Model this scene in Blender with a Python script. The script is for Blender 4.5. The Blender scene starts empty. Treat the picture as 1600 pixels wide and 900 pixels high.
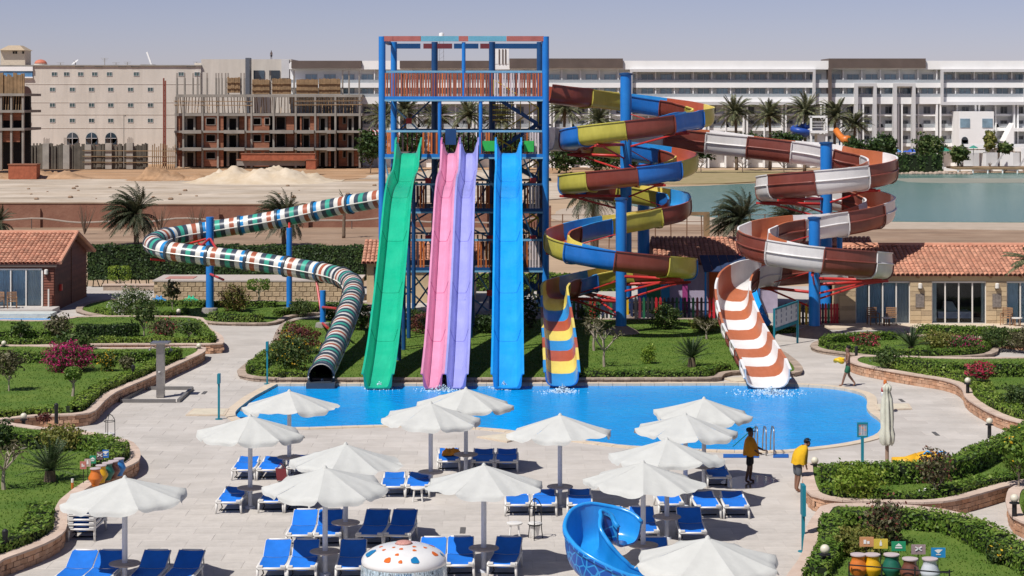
import bpy, math, random
import numpy as np
from mathutils import Vector, Matrix
from mathutils.geometry import tessellate_polygon
random.seed(7); RNG = np.random.default_rng(7)
R = math.radians; PI = math.pi
SC = bpy.context.scene; COL = SC.collection
# ---------------- camera, sky, sun, exposure ----------------
F, H, YH = 3100.0, 12.5, 158.0          # focal length in px of a 1600 px wide frame, eye height, horizon row
cam_d = bpy.data.cameras.new('camera'); cam = bpy.data.objects.new('camera', cam_d); COL.objects.link(cam)
cam.location = (0, 0, H); cam.rotation_euler = (R(90), 0, 0)
cam_d.sensor_width = 36; cam_d.lens = 36*F/1600; cam_d.shift_y = -(450-YH)/1600
cam_d.clip_start = .5; cam_d.clip_end = 9000
SC.camera = cam
SUN_DIR = Vector((-.45, -.50, 1)).normalized()        # towards the sun
W = bpy.data.worlds.new('World'); SC.world = W; W.use_nodes = True
nt = W.node_tree; bg = nt.nodes['Background']
sky = nt.nodes.new('ShaderNodeTexSky'); sky.sky_type = 'NISHITA'; sky.sun_disc = False
sky.sun_elevation = math.asin(SUN_DIR.z); sky.sun_rotation = math.atan2(SUN_DIR.x, SUN_DIR.y)
sky.altitude = 0; sky.air_density = .6; sky.dust_density = .3; sky.ozone_density = 1.5
tint = nt.nodes.new('ShaderNodeMix'); tint.data_type = 'RGBA'; tint.blend_type = 'MULTIPLY'
tint.inputs[0].default_value = 1; tint.inputs[7].default_value = (.90, .73, .80, 1)
nt.links.new(sky.outputs[0], tint.inputs[6]); nt.links.new(tint.outputs[2], bg.inputs[0])
bg.inputs[1].default_value = .101
sd = bpy.data.lights.new('sun', 'SUN'); sd.energy = 4.9; sd.angle = R(.55); sd.color = (1, .968, .92)
so = bpy.data.objects.new('sun', sd); COL.objects.link(so); so.location = (-40, -40, 90)
so.rotation_euler = SUN_DIR.to_track_quat('Z', 'Y').to_euler()
SC.view_settings.view_transform = 'Standard'; SC.view_settings.look = 'None'
SC.view_settings.exposure = 0; SC.view_settings.gamma = 1
SC.cycles.max_bounces = 6; SC.cycles.diffuse_bounces = 3; SC.cycles.transparent_max_bounces = 12

# ---------------- placing ----------------
def G(px, py, z=0.0):                    # ground point at height z seen at a photograph position
    Y = F*(H-z)/(py-YH); return Vector(((px-800)*Y/F, Y, z))
def PT(px, py, Y): return Vector(((px-800)*Y/F, Y, H-(py-YH)*Y/F))
# ---------------- materials ----------------
MATS = {}
def mat(name, col, rough=.6, metal=0, var=.12, scale=3.0, bump=0, bscale=None, isl=0, spec=.4, col2=None, coat=0, emit=None, objvar=0, stain=0, sscale=(.3, .3, .3)):
    if name in MATS: return MATS[name]
    m = bpy.data.materials.new(name); m.use_nodes = True; t = m.node_tree; N = t.nodes; b = N['Principled BSDF']; Lk = t.links.new
    b.inputs['Roughness'].default_value = rough; b.inputs['Metallic'].default_value = metal
    b.inputs['Specular IOR Level'].default_value = spec
    if coat: b.inputs['Coat Weight'].default_value = coat; b.inputs['Coat Roughness'].default_value = .12
    c = tuple(col)+(1,)
    tc = N.new('ShaderNodeTexCoord')
    nz = N.new('ShaderNodeTexNoise'); nz.inputs['Scale'].default_value = scale; nz.inputs['Detail'].default_value = 6; nz.inputs['Roughness'].default_value = .65
    Lk(tc.outputs['Object'], nz.inputs['Vector'])
    cr = N.new('ShaderNodeValToRGB'); cr.color_ramp.elements[0].position = .3; cr.color_ramp.elements[1].position = .7
    c2 = tuple(col2) if col2 else tuple(min(1, x*(1+var)) for x in col)
    c1 = tuple(col) if col2 else tuple(x*(1-var) for x in col)
    cr.color_ramp.elements[0].color = c1+(1,); cr.color_ramp.elements[1].color = c2+(1,)
    Lk(nz.outputs[0], cr.inputs[0]); out = cr.outputs[0]
    if isl or objvar:
        hs = N.new('ShaderNodeHueSaturation'); mr = N.new('ShaderNodeMapRange')
        v = isl or objvar
        if isl: g = N.new('ShaderNodeNewGeometry'); src = g.outputs['Random Per Island']
        else: g = N.new('ShaderNodeObjectInfo'); src = g.outputs['Random']
        mr.inputs[3].default_value = 1-v; mr.inputs[4].default_value = 1+v
        Lk(src, mr.inputs[0]); Lk(mr.outputs[0], hs.inputs['Value']); Lk(out, hs.inputs['Color']); out = hs.outputs[0]
    if stain:
        mp = N.new('ShaderNodeMapping'); mp.inputs['Scale'].default_value = sscale; Lk(tc.outputs['Object'], mp.inputs[0])
        n3 = N.new('ShaderNodeTexNoise'); n3.inputs['Scale'].default_value = 1; n3.inputs['Detail'].default_value = 8; n3.inputs['Roughness'].default_value = .7; n3.inputs['Distortion'].default_value = .5; Lk(mp.outputs[0], n3.inputs['Vector'])
        m3 = N.new('ShaderNodeMapRange'); m3.inputs[1].default_value = .35; m3.inputs[2].default_value = .62; m3.inputs[3].default_value = 1-stain; m3.inputs[4].default_value = 1.03; Lk(n3.outputs[0], m3.inputs[0])
        h3 = N.new('ShaderNodeHueSaturation'); Lk(m3.outputs[0], h3.inputs['Value']); Lk(out, h3.inputs['Color']); out = h3.outputs[0]
        r3 = N.new('ShaderNodeMapRange'); r3.inputs[3].default_value = min(1, rough*1.5); r3.inputs[4].default_value = rough*.8; Lk(n3.outputs[0], r3.inputs[0]); Lk(r3.outputs[0], b.inputs['Roughness'])
    Lk(out, b.inputs['Base Color'])
    if bump:
        n2 = N.new('ShaderNodeTexNoise'); n2.inputs['Scale'].default_value = bscale or scale*6; n2.inputs['Detail'].default_value = 5
        Lk(tc.outputs['Object'], n2.inputs['Vector'])
        bp = N.new('ShaderNodeBump'); bp.inputs['Strength'].default_value = bump; bp.inputs['Distance'].default_value = .05
        Lk(n2.outputs[0], bp.inputs['Height']); Lk(bp.outputs[0], b.inputs['Normal'])
    if emit:
        b.inputs['Emission Color'].default_value = c; b.inputs['Emission Strength'].default_value = emit
    MATS[name] = m; return m
def foliage(name, c1, c2, c3=None, trans=.25, rough=.55):
    if name in MATS: return MATS[name]
    m = bpy.data.materials.new(name); m.use_nodes = True; t = m.node_tree; N = t.nodes; b = N['Principled BSDF']; Lk = t.links.new
    g = N.new('ShaderNodeNewGeometry'); cr = N.new('ShaderNodeValToRGB'); e = cr.color_ramp.elements
    e[0].position = 0; e[0].color = tuple(c1)+(1,); e[1].position = 1; e[1].color = tuple(c3 or c2)+(1,)
    if c3: k = e.new(.6); k.color = tuple(c2)+(1,)
    tc = N.new('ShaderNodeTexCoord'); nz = N.new('ShaderNodeTexNoise'); nz.inputs['Scale'].default_value = 1.3; nz.inputs['Detail'].default_value = 3; Lk(tc.outputs['Object'], nz.inputs['Vector'])
    ad = N.new('ShaderNodeMath'); ad.operation = 'MULTIPLY_ADD'; ad.inputs[1].default_value = 1.7; ad.inputs[2].default_value = -.85; Lk(nz.outputs[0], ad.inputs[0])
    a2 = N.new('ShaderNodeMath'); a2.operation = 'ADD'; Lk(ad.outputs[0], a2.inputs[0]); Lk(g.outputs['Random Per Island'], a2.inputs[1]); Lk(a2.outputs[0], cr.inputs[0]); Lk(cr.outputs[0], b.inputs['Base Color'])
    b.inputs['Roughness'].default_value = rough; b.inputs['Specular IOR Level'].default_value = .3
    tr = N.new('ShaderNodeBsdfTranslucent'); Lk(cr.outputs[0], tr.inputs[0])
    mx = N.new('ShaderNodeMixShader'); mx.inputs[0].default_value = trans
    Lk(b.outputs[0], mx.inputs[1]); Lk(tr.outputs[0], mx.inputs[2]); Lk(mx.outputs[0], N['Material Output'].inputs[0])
    MATS[name] = m; return m

# ---------------- mesh helpers ----------------
def tag(o, label=None, cat=None, group=None, kind=None):
    if label: o['label'] = label
    if cat: o['category'] = cat
    if group: o['group'] = group
    if kind: o['kind'] = kind
    return o
def thing(name, label, cat, loc=(0, 0, 0), group=None, rz=0):
    o = bpy.data.objects.new(name, None); COL.objects.link(o); o.empty_display_size = .3
    o.location = loc; o.rotation_euler = (0, 0, rz); return tag(o, label, cat, group)
def wloc(o):
    v = Vector((0, 0, 0))
    while o is not None: v += o.location; o = o.parent
    return v
def place(name, me, parent=None, loc=(0, 0, 0), rot=None, scale=None):   # loc is a world position, the parent unrotated
    o = bpy.data.objects.new(name, me); COL.objects.link(o)
    if parent is not None: o.parent = parent; o.location = Vector(loc)-wloc(parent)
    else: o.location = loc
    if rot: o.rotation_euler = rot
    if scale: o.scale = scale
    return o
def kids(o): return [c for c in ALLKIDS.get(o.name, [])]
ALLKIDS = {}
def copy_tree(o, loc=None, rz=None, parent=None, label=None, group=None, scale=None):
    c = o.copy(); COL.objects.link(c)
    if parent is not None: c.parent = parent
    if loc is not None: c.location = loc
    if rz is not None: c.rotation_euler = (0, 0, rz)
    if scale is not None: c.scale = scale
    if label: c['label'] = label
    if group: c['group'] = group
    for ch in [x for x in o.children]: copy_tree(ch, parent=c)
    return c
def np_mesh(name, V, Fc, mats, smooth=False, midx=None):
    V = np.asarray(V, dtype=np.float32).reshape(-1, 3); Fc = np.asarray(Fc, dtype=np.int32); k = Fc.shape[1]
    me = bpy.data.meshes.new(name); me.vertices.add(len(V)); me.vertices.foreach_set('co', V.ravel())
    me.loops.add(Fc.size); me.loops.foreach_set('vertex_index', Fc.ravel())
    me.polygons.add(len(Fc)); me.polygons.foreach_set('loop_start', np.arange(0, Fc.size, k, dtype=np.int32))
    me.polygons.foreach_set('loop_total', np.full(len(Fc), k, dtype=np.int32))
    if midx is not None: me.polygons.foreach_set('material_index', np.asarray(midx, dtype=np.int32))
    for m in (mats if isinstance(mats, (list, tuple)) else [mats]): me.materials.append(m)
    me.update(calc_edges=True)
    if smooth: me.shade_smooth()
    return me
class MB:
    def __init__(s): s.v = []; s.f = []; s.m = []; s.mi = 0
    def face(s, idx): s.f.append(tuple(idx)); s.m.append(s.mi)
    def add(s, vs, fs):
        b = len(s.v); s.v += [Vector(v) for v in vs]
        for f in fs: s.face([b+i for i in f])
        return s
    def hexa(s, p):  # 8 points: bottom 4 ccw, top 4 ccw
        return s.add(p, [(3, 2, 1, 0), (4, 5, 6, 7), (0, 1, 5, 4), (1, 2, 6, 5), (2, 3, 7, 6), (3, 0, 4, 7)])
    def box(s, x0, x1, y0, y1, z0, z1):
        return s.hexa([(x0, y0, z0), (x1, y0, z0), (x1, y1, z0), (x0, y1, z0), (x0, y0, z1), (x1, y0, z1), (x1, y1, z1), (x0, y1, z1)])
    def beam(s, a, b, w, h=None, up=(0, 0, 1)):
        a, b = Vector(a), Vector(b); h = h or w; t = (b-a).normalized(); u = Vector(up)
        if abs(t.dot(u)) > .98: u = Vector((0, 1, 0))
        x = t.cross(u).normalized(); y = x.cross(t).normalized()
        c = [(-x*w-y*h)*.5, (x*w-y*h)*.5, (x*w+y*h)*.5, (-x*w+y*h)*.5]
        return s.add([a+q for q in c]+[b+q for q in c], [(3, 2, 1, 0), (4, 5, 6, 7), (0, 1, 5, 4), (1, 2, 6, 5), (2, 3, 7, 6), (3, 0, 4, 7)])
    def tube(s, pts, r, n=8, cap=True, closed=False):
        pts = [Vector(p) for p in pts]; rs = r if isinstance(r, (list, tuple)) else [r]*len(pts)
        b = len(s.v); prev = None; m = len(pts)
        for i, p in enumerate(pts):
            t = (pts[(i+1) % m if closed else min(i+1, m-1)]-pts[(i-1) % m if closed else max(i-1, 0)])
            t = t.normalized() if t.length > 1e-9 else Vector((0, 0, 1))
            u = prev if prev is not None else (Vector((0, 0, 1)) if abs(t.z) < .9 else Vector((0, 1, 0)))
            x = (u-t*u.dot(t)).normalized(); prev = x; y = t.cross(x)
            for k in range(n):
                a = 2*PI*k/n; s.v.append(p+(x*math.cos(a)+y*math.sin(a))*rs[i])
        for i in range(m if closed else m-1):
            j = (i+1) % m
            for k in range(n):
                k2 = (k+1) % n; s.face((b+i*n+k, b+i*n+k2, b+j*n+k2, b+j*n+k))
        if cap and not closed:
            s.face([b+k for k in range(n)][::-1]); s.face([b+(m-1)*n+k for k in range(n)])
        return s
    def lathe(s, prof, c=(0, 0, 0), n=20, cap=True):   # prof: (r, z)
        b = len(s.v); c = Vector(c)
        for r, z in prof:
            for k in range(n): a = 2*PI*k/n; s.v.append(c+Vector((r*math.cos(a), r*math.sin(a), z)))
        for i in range(len(prof)-1):
            for k in range(n):
                k2 = (k+1) % n; s.face((b+i*n+k, b+i*n+k2, b+(i+1)*n+k2, b+(i+1)*n+k))
        if cap:
            s.face([b+k for k in range(n)][::-1]); s.face([b+(len(prof)-1)*n+k for k in range(n)])
        return s
    def poly(s, pts, z0, z1=None):                     # flat polygon sheet, or prism when z1 is given
        pts = [(p[0], p[1]) for p in pts]
        a2 = sum(pts[i][0]*pts[(i+1) % len(pts)][1]-pts[(i+1) % len(pts)][0]*pts[i][1] for i in range(len(pts)))
        if a2 < 0: pts = pts[::-1]
        zt = z0 if z1 is None else z1; n = len(pts); b = len(s.v)
        s.v += [Vector((p[0], p[1], zt)) for p in pts]
        for t in tessellate_polygon([[Vector((p[0], p[1], 0)) for p in pts]]):
            i, j, k = t; A, B, C = (Vector(pts[q]) for q in t)
            if (B-A).x*(C-A).y-(B-A).y*(C-A).x < 0: i, k = k, i
            s.face((b+i, b+j, b+k))
        if z1 is not None:
            s.v += [Vector((p[0], p[1], z0)) for p in pts]
            for i in range(n): j = (i+1) % n; s.face((b+n+i, b+n+j, b+j, b+i))
        return s
    def mesh(s, name, mats, smooth=False, off=(0, 0, 0)):
        me = bpy.data.meshes.new(name); o = Vector(off)
        me.from_pydata([tuple(v-o) for v in s.v], [], s.f)
        for m in (mats if isinstance(mats, (list, tuple)) else [mats]): me.materials.append(m)
        if len(set(s.m)) > 1 or (s.m and s.m[0]): me.polygons.foreach_set('material_index', s.m)
        me.update()
        if smooth == 'auto':
            me.shade_smooth()
            import bmesh
            bm = bmesh.new(); bm.from_mesh(me)
            for e in bm.edges:
                if len(e.link_faces) == 2 and e.calc_face_angle(0) > R(38): e.smooth = False
            bm.to_mesh(me); bm.free()
        elif smooth: me.shade_smooth()
        return me
    def build(s, name, mats, parent=None, smooth=False, loc=None):
        if parent is None:
            o = bpy.data.objects.new(name, s.mesh(name, mats, smooth, loc or (0, 0, 0))); COL.objects.link(o)
            if loc is not None: o.location = loc
            return o
        o = bpy.data.objects.new(name, s.mesh(name, mats, smooth, wloc(parent))); COL.objects.link(o); o.parent = parent
        return o
def catmull(pts, step=.3, closed=False):
    P = [Vector(p) for p in pts]; out = []; n = len(P)
    for i in range(n if closed else n-1):
        if closed: a, b, c, d = P[i-1], P[i], P[(i+1) % n], P[(i+2) % n]
        else: a, b, c, d = P[max(i-1, 0)], P[i], P[i+1], P[min(i+2, n-1)]
        k = max(2, int((c-b).length/step))
        for j in range(k):
            t = j/k
            out.append(.5*((2*b)+(c-a)*t+(2*a-5*b+4*c-d)*t*t+(3*b-a-3*c+d)*t**3))
    if not closed: out.append(P[-1])
    return out
def resample(pts, step):
    P = [Vector(p) for p in pts]; L = [0]
    for i in range(1, len(P)): L.append(L[-1]+(P[i]-P[i-1]).length)
    n = max(2, int(round(L[-1]/step))+1); out = []; j = 0
    for k in range(n):
        s = L[-1]*k/(n-1)
        while j < len(P)-2 and L[j+1] < s: j += 1
        d = L[j+1]-L[j]; out.append(P[j].lerp(P[j+1], (s-L[j])/d if d > 1e-9 else 0))
    return out
def inside(p, poly):
    x, y = p[0], p[1]; c = False; n = len(poly); j = n-1
    for i in range(n):
        xi, yi, xj, yj = poly[i][0], poly[i][1], poly[j][0], poly[j][1]
        if (yi > y) != (yj > y) and x < (xj-xi)*(y-yi)/(yj-yi)+xi: c = not c
        j = i
    return c
def gpoly(px, z=0, smooth=0, closed=True):
    P = [G(a, b, z) for a, b in px]
    return catmull(P, smooth, closed) if smooth else P
def offset_line(pts, d, closed=False):                # shift a plan polyline sideways (left of travel = +)
    n = len(pts); out = []
    for i in range(n):
        a = pts[(i-1) % n if closed else max(i-1, 0)]; b = pts[(i+1) % n if closed else min(i+1, n-1)]
        t = Vector((b[0]-a[0], b[1]-a[1])); t = t.normalized() if t.length > 1e-9 else Vector((1, 0))
        out.append(Vector((pts[i][0]-t.y*d, pts[i][1]+t.x*d, pts[i][2] if len(pts[i]) > 2 else 0)))
    return out
# ---------------- leaves ----------------
def leaf_quads(P, Nn, size, jitter=.7, aspect=.55):
    """one small folded leaf (quad) at every point, facing about the given normal"""
    n = len(P); nn = Nn+RNG.normal(0, jitter, (n, 3)); nn /= np.linalg.norm(nn, axis=1, keepdims=True)+1e-9
    r = RNG.normal(0, 1, (n, 3)); t = np.cross(nn, r); t /= np.linalg.norm(t, axis=1, keepdims=True)+1e-9
    b = np.cross(nn, t); s = size*RNG.uniform(.6, 1.35, (n, 1))
    V = np.stack([P-t*s, P+b*s*aspect, P+t*s, P-b*s*aspect], 1).reshape(-1, 3)
    return V, np.arange(4*n).reshape(-1, 4)
def ellipsoid_pts(n, c, r, shell=.45, lump=.18, seed=0):
    g = np.random.default_rng(seed); d = g.normal(0, 1, (n, 3)); d /= np.linalg.norm(d, axis=1, keepdims=True)
    ph = g.uniform(0, 6.28, 6); k = g.uniform(2, 5, 6)
    l = 1+lump*(np.sin(k[0]*d[:, 0]*3+ph[0])*np.sin(k[1]*d[:, 1]*3+ph[1])+np.sin(k[2]*d[:, 2]*3+ph[2]+k[3]*d[:, 0]))
    q = (1-shell*g.random(n)**1.6)*l
    return np.asarray(c)+d*q[:, None]*np.asarray(r), d
def tree_branches(mb, base, h, spread, n, r0, seed=0, lean=(0, 0)):
    g = random.Random(seed); base = Vector(base); tips = []
    fork = base+Vector((lean[0], lean[1], h*.4))
    mb.tube([base, base.lerp(fork, .5)+Vector((g.uniform(-.04, .04), 0, 0)), fork], [r0, r0*.85, r0*.7], 7)
    for k in range(n):
        a = 2*PI*k/n+g.uniform(-.4, .4); e = fork+Vector((math.cos(a)*spread, math.sin(a)*spread, h*g.uniform(.35, .6)))
        m = fork.lerp(e, .5)+Vector((g.uniform(-.1, .1), g.uniform(-.1, .1), h*.02))
        mb.tube([fork, m, e], [r0*.6, r0*.45, r0*.25], 5); tips.append(e)
        for q in range(2):
            e2 = m+Vector((math.cos(a+1.2*(q*2-1))*spread*.5, math.sin(a+1.2*(q*2-1))*spread*.5, h*g.uniform(.15, .35)))
            mb.tube([m, e2], [r0*.4, r0*.2], 4); tips.append(e2)
    return tips
# =====================================================================  THE SETTING
M_SAND = mat('sand', (.40, .275, .165), .95, var=.2, scale=.06, bump=.6, bscale=.8, stain=.25, sscale=(.05, .2, .2), col2=(.50, .36, .235))
M_PALE = mat('pale_sand', (.42, .33, .235), .95, scale=.16, bump=.9, bscale=1.2, col2=(.62, .53, .43), stain=.32, sscale=(.035, .16, .2))
M_ORANGE = mat('orange_earth', (.38, .21, .10), .95, scale=.15, bump=.6, bscale=1.5, col2=(.50, .32, .19), stain=.35, sscale=(.05, .2, .2))
M_BROWN = mat('brown_earth', (.28, .18, .115), .95, scale=.25, bump=.6, bscale=1.5, col2=(.40, .28, .19), stain=.35, sscale=(.06, .3, .2))
M_PAVE = mat('paving', (.475, .435, .39), .78, scale=.9, bump=.15, bscale=14, isl=.06, col2=(.55, .51, .465), stain=.16, sscale=(.22, .3, .3))
M_JOINT = mat('paving_bed', (.44, .40, .36), .9, scale=.7, bump=.2, bscale=10, col2=(.52, .48, .435), stain=.16, sscale=(.22, .3, .3))
M_COPE = mat('cream_stone', (.60, .50, .38), .7, scale=2, bump=.15, var=.12, isl=.06)
M_CAP = mat('pink_concrete', (.50, .37, .29), .85, scale=1.5, bump=.3, bscale=15, col2=(.58, .46, .38), isl=.08)
M_BRICK = mat('split_brick', (.44, .22, .12), .9, scale=2, bump=.5, bscale=18, col2=(.56, .36, .24), isl=.22)
M_KERB = mat('rough_kerb', (.36, .28, .22), .9, scale=2.5, bump=.6, bscale=12, var=.25, isl=.15)
M_GRASS = mat('lawn_turf', (.06, .125, .010), .95, scale=.8, bump=.6, bscale=30, col2=(.125, .185, .024))
M_BLADE = foliage('grass_blade', (.05, .125, .008), (.10, .19, .018), (.18, .24, .04), .3, .8)
M_HEDGE = foliage('hedge_leaf', (.065, .135, .014), (.125, .21, .026), (.21, .285, .052), .25)
M_HEDGED = foliage('dark_hedge_leaf', (.014, .034, .008), (.034, .068, .014), (.075, .12, .028), .18)
M_HEDGEL = foliage('light_hedge_leaf', (.10, .18, .016), (.175, .265, .032), (.27, .34, .07), .25)
M_CORE = mat('hedge_core', (.012, .02, .006), 1, var=.3)

def struct(name, mb, m, smooth=False): return tag(mb.build(name, m, None, smooth), kind='structure')
# ---- terrain to the horizon
mb = MB(); mb.box(-6000, 6000, 20, 8000, -3.0, -.35); struct('ground', mb, M_SAND)
def blob_sheet(name, px, z, m, step=2.5, jit=.8, seed=1):
    g = random.Random(seed); P = gpoly(px, z, step, True)
    P = [Vector((p.x+g.uniform(-jit, jit), p.y+g.uniform(-jit, jit), z)) for p in P]
    mb = MB(); mb.poly(P, -.6, z); return struct(name, mb, m)
blob_sheet('construction_ground', [(-300, 281), (200, 279), (420, 285), (560, 279), (700, 272), (1000, 268), (1050, 262), (900, 252), (500, 252), (200, 252), (-300, 252)], -.28, M_ORANGE, 6, 1.5, 2)
blob_sheet('sand_road', [(-300, 317), (100, 318), (300, 319), (480, 318), (640, 316), (860, 312), (960, 298), (900, 286), (640, 283), (430, 284), (150, 280), (-300, 282)], -.22, M_PALE, 5, 1.2, 3)
blob_sheet('earth_bank', [(-300, 388), (200, 392), (620, 392), (900, 388), (1250, 392), (1900, 398), (1900, 352), (1400, 352), (1100, 346), (900, 345), (500, 352), (-300, 352)], -.25, M_BROWN, 4, .6, 4)
blob_sheet('shore_sand', [(870, 344), (1080, 350), (1300, 356), (1900, 360), (1900, 346), (1300, 342), (1080, 334), (960, 318), (900, 322)], -.2, mat('beach_sand', (.36, .29, .22), .95, scale=.5, bump=.5, bscale=2, col2=(.47, .38, .30)), 4, .5, 5)
blob_sheet('dry_grass_field', [(1010, 284), (1100, 287), (1200, 283), (1290, 276), (1230, 268), (1100, 266), (1020, 270)], -.2, mat('dry_grass', (.25, .21, .09), .95, scale=.3, bump=.8, bscale=3, col2=(.36, .27, .15)), 4, 1, 6)
# ---- lagoon
def water_mat(name, c1, c2, scale, bs, strength, rough=.1, spec=.5):
    m = mat(name, c1, rough, scale=scale, col2=c2, spec=spec); t = m.node_tree; N = t.nodes; b = N['Principled BSDF']
    tc = next(n for n in N if n.type == 'TEX_COORD'); prev = None
    for s, d in ((bs, .06), (bs*3.1, .03)):
        n2 = N.new('ShaderNodeTexNoise'); n2.inputs['Scale'].default_value = s; n2.inputs['Detail'].default_value = 3; n2.inputs['Distortion'].default_value = .6
        t.links.new(tc.outputs['Object'], n2.inputs['Vector']); bp = N.new('ShaderNodeBump'); bp.inputs['Strength'].default_value = strength; bp.inputs['Distance'].default_value = d
        t.links.new(n2.outputs[0], bp.inputs['Height'])
        if prev: t.links.new(prev.outputs[0], bp.inputs['Normal'])
        prev = bp
    t.links.new(prev.outputs[0], b.inputs['Normal']); return m
M_LAGOON = water_mat('lagoon_water', (.095, .19, .165), (.12, .22, .19), .05, .8, .5, .25, .25)
blob_sheet('lagoon', [(925, 309), (1000, 322), (1085, 337), (1250, 344), (1600, 347), (1950, 350), (1950, 268), (1600, 269.5), (1470, 270), (1400, 272), (1290, 280), (1200, 285), (1100, 290), (1000, 294), (930, 303)], -.15, M_LAGOON, 4, .3, 7)
blob_sheet('sand_bar', [(1405, 279), (1500, 278), (1600, 279), (1900, 279), (1900, 285), (1600, 285.5), (1480, 286), (1420, 284)], -.12, mat('shoal', (.24, .25, .20), .5, scale=.15, col2=(.30, .285, .225)), 4, .5, 8)
# ---- pool outline
POOL_PX = [(432, 600.5), (700, 600.5), (1000, 600), (1146, 599.5), (1232, 601), (1290, 604), (1326, 609), (1351, 617), (1357, 627), (1356, 638), (1364, 648), (1376, 656), (1379, 667), (1372, 679), (1348, 688), (1305, 696), (1262, 701), (1215, 705), (1122, 704), (1040, 701), (975, 697), (946, 693.5), (860, 683), (793, 673), (733, 668), (640, 665), (582, 665.5), (520, 667.5), (460, 669), (415, 665), (380, 658), (366, 650), (367, 643), (376, 635), (394, 621)]
POOL = [p.copy() for p in gpoly(POOL_PX, 0)]
POOL = POOL[:4]+catmull(POOL[4:], .5)
deck_out = [Vector((-60, 36, 0)), Vector((60, 36, 0)), Vector((60, 134, 0)), Vector((-60, 134, 0))]
mb = MB(); pl = [Vector((p.x, p.y, 0)) for p in POOL]; allp = deck_out+pl
mb.v = [Vector((p.x, p.y, -.006)) for p in allp]
for t in tessellate_polygon([deck_out, pl]):
    A, B, C = (allp[i] for i in t); i, j, k = t
    if (B-A).x*(C-A).y-(B-A).y*(C-A).x < 0: i, k = k, i
    mb.face((i, j, k))
DECK = struct('pool_deck', mb, M_JOINT)
mb = MB(); mb.poly(POOL, -.08)
M_POOL = water_mat('pool_water', (.0, .27, .70), (.0, .34, .78), .35, 2.6, .9, .12, .07)
struct('pool_water', mb, M_POOL)
mb = MB(); n = len(POOL)
for i in range(n):
    a, b = POOL[i], POOL[(i+1) % n]
    mb.add([(a.x, a.y, -.5), (b.x, b.y, -.5), (b.x, b.y, -.005), (a.x, a.y, -.005)], [(0, 1, 2, 3)])
struct('pool_wall', mb, mat('pool_tile', (.02, .2, .5), .3))
# coping stones, each one a piece (the sign of the plan area decides which way is out)
area = sum(POOL[i].x*POOL[(i+1) % n].y-POOL[(i+1) % n].x*POOL[i].y for i in range(n)); sg = -1 if area > 0 else 1
ring = resample(POOL+[POOL[0]], .62); nr = len(ring)-1; ring = ring[:nr]
outr = offset_line(ring, sg*.36, True); inr = offset_line(ring, -sg*.05, True)
cope = thing('pool_coping', 'cream stone edging running round the big blue pool', 'pool edge', (0, 80, 0)); tag(cope, kind='structure')
for i in range(nr):
    j = (i+1) % nr; mb = MB(); g = .012
    a, b, c, d = inr[i].lerp(inr[j], g), inr[j].lerp(inr[i], g), outr[j].lerp(outr[i], g), outr[i].lerp(outr[j], g)
    q = [a, b, c, d] if sg < 0 else [d, c, b, a]
    zt = .035+random.uniform(-.003, .003)
    mb.hexa([(p.x, p.y, -.1) for p in q]+[(p.x, p.y, zt) for p in q])
    mb.build('coping_stone', M_COPE, cope)
# ---- paving slabs: the nearest are pieces of their own, the others one joined part
sw, sl = 1.3, .85; slabs = []
bigpool = offset_line(POOL, sg*.45, True)
row = 0; y = 42.0
while y < 96:
    x = -30+(row % 2)*sw*.5
    while x < 30:
        c = (x+sw/2, y+sl/2)
        if abs(c[0]) < c[1]*.262+2.5 and not any(inside(p, bigpool) for p in (c, (x, y), (x+sw, y), (x, y+sl), (x+sw, y+sl))): slabs.append((x, y))
        x += sw
    y += sl; row += 1
def slab(mb, x, y, z):
    g = .004; b = .008
    mb.add([(x+g, y+g, z-.006), (x+sw-g, y+g, z-.006), (x+sw-g, y+sl-g, z-.006), (x+g, y+sl-g, z-.006), (x+g+b, y+g+b, z), (x+sw-g-b, y+g+b, z), (x+sw-g-b, y+sl-g-b, z), (x+g+b, y+sl-g-b, z)],
           [(4, 5, 6, 7), (0, 1, 5, 4), (1, 2, 6, 5), (2, 3, 7, 6), (3, 0, 4, 7)])
vis = [s for s in slabs if s[1] > 50.5 and abs(s[0]+.6) < s[1]*.258+1]; near = set(vis[:290])
m0 = MB(); slab(m0, 0, 0, 0)
M_PAVE1 = mat('paving_piece', (.475, .435, .39), .78, scale=.9, bump=.15, bscale=14, objvar=.065, col2=(.55, .51, .465), stain=.14, sscale=(1.1, 1.6, 1))
slab_me = [m0.mesh('paving_slab', M_PAVE1)]
rest = MB()
for s in slabs:
    if s in near:
        o = place('paving_slab', slab_me[0], DECK, (s[0], s[1], random.uniform(-.002, .003)))
    else: slab(rest, s[0], s[1], random.uniform(-.002, .003))
tag(rest.build('far_paving', M_PAVE, DECK), kind='stuff')
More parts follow.
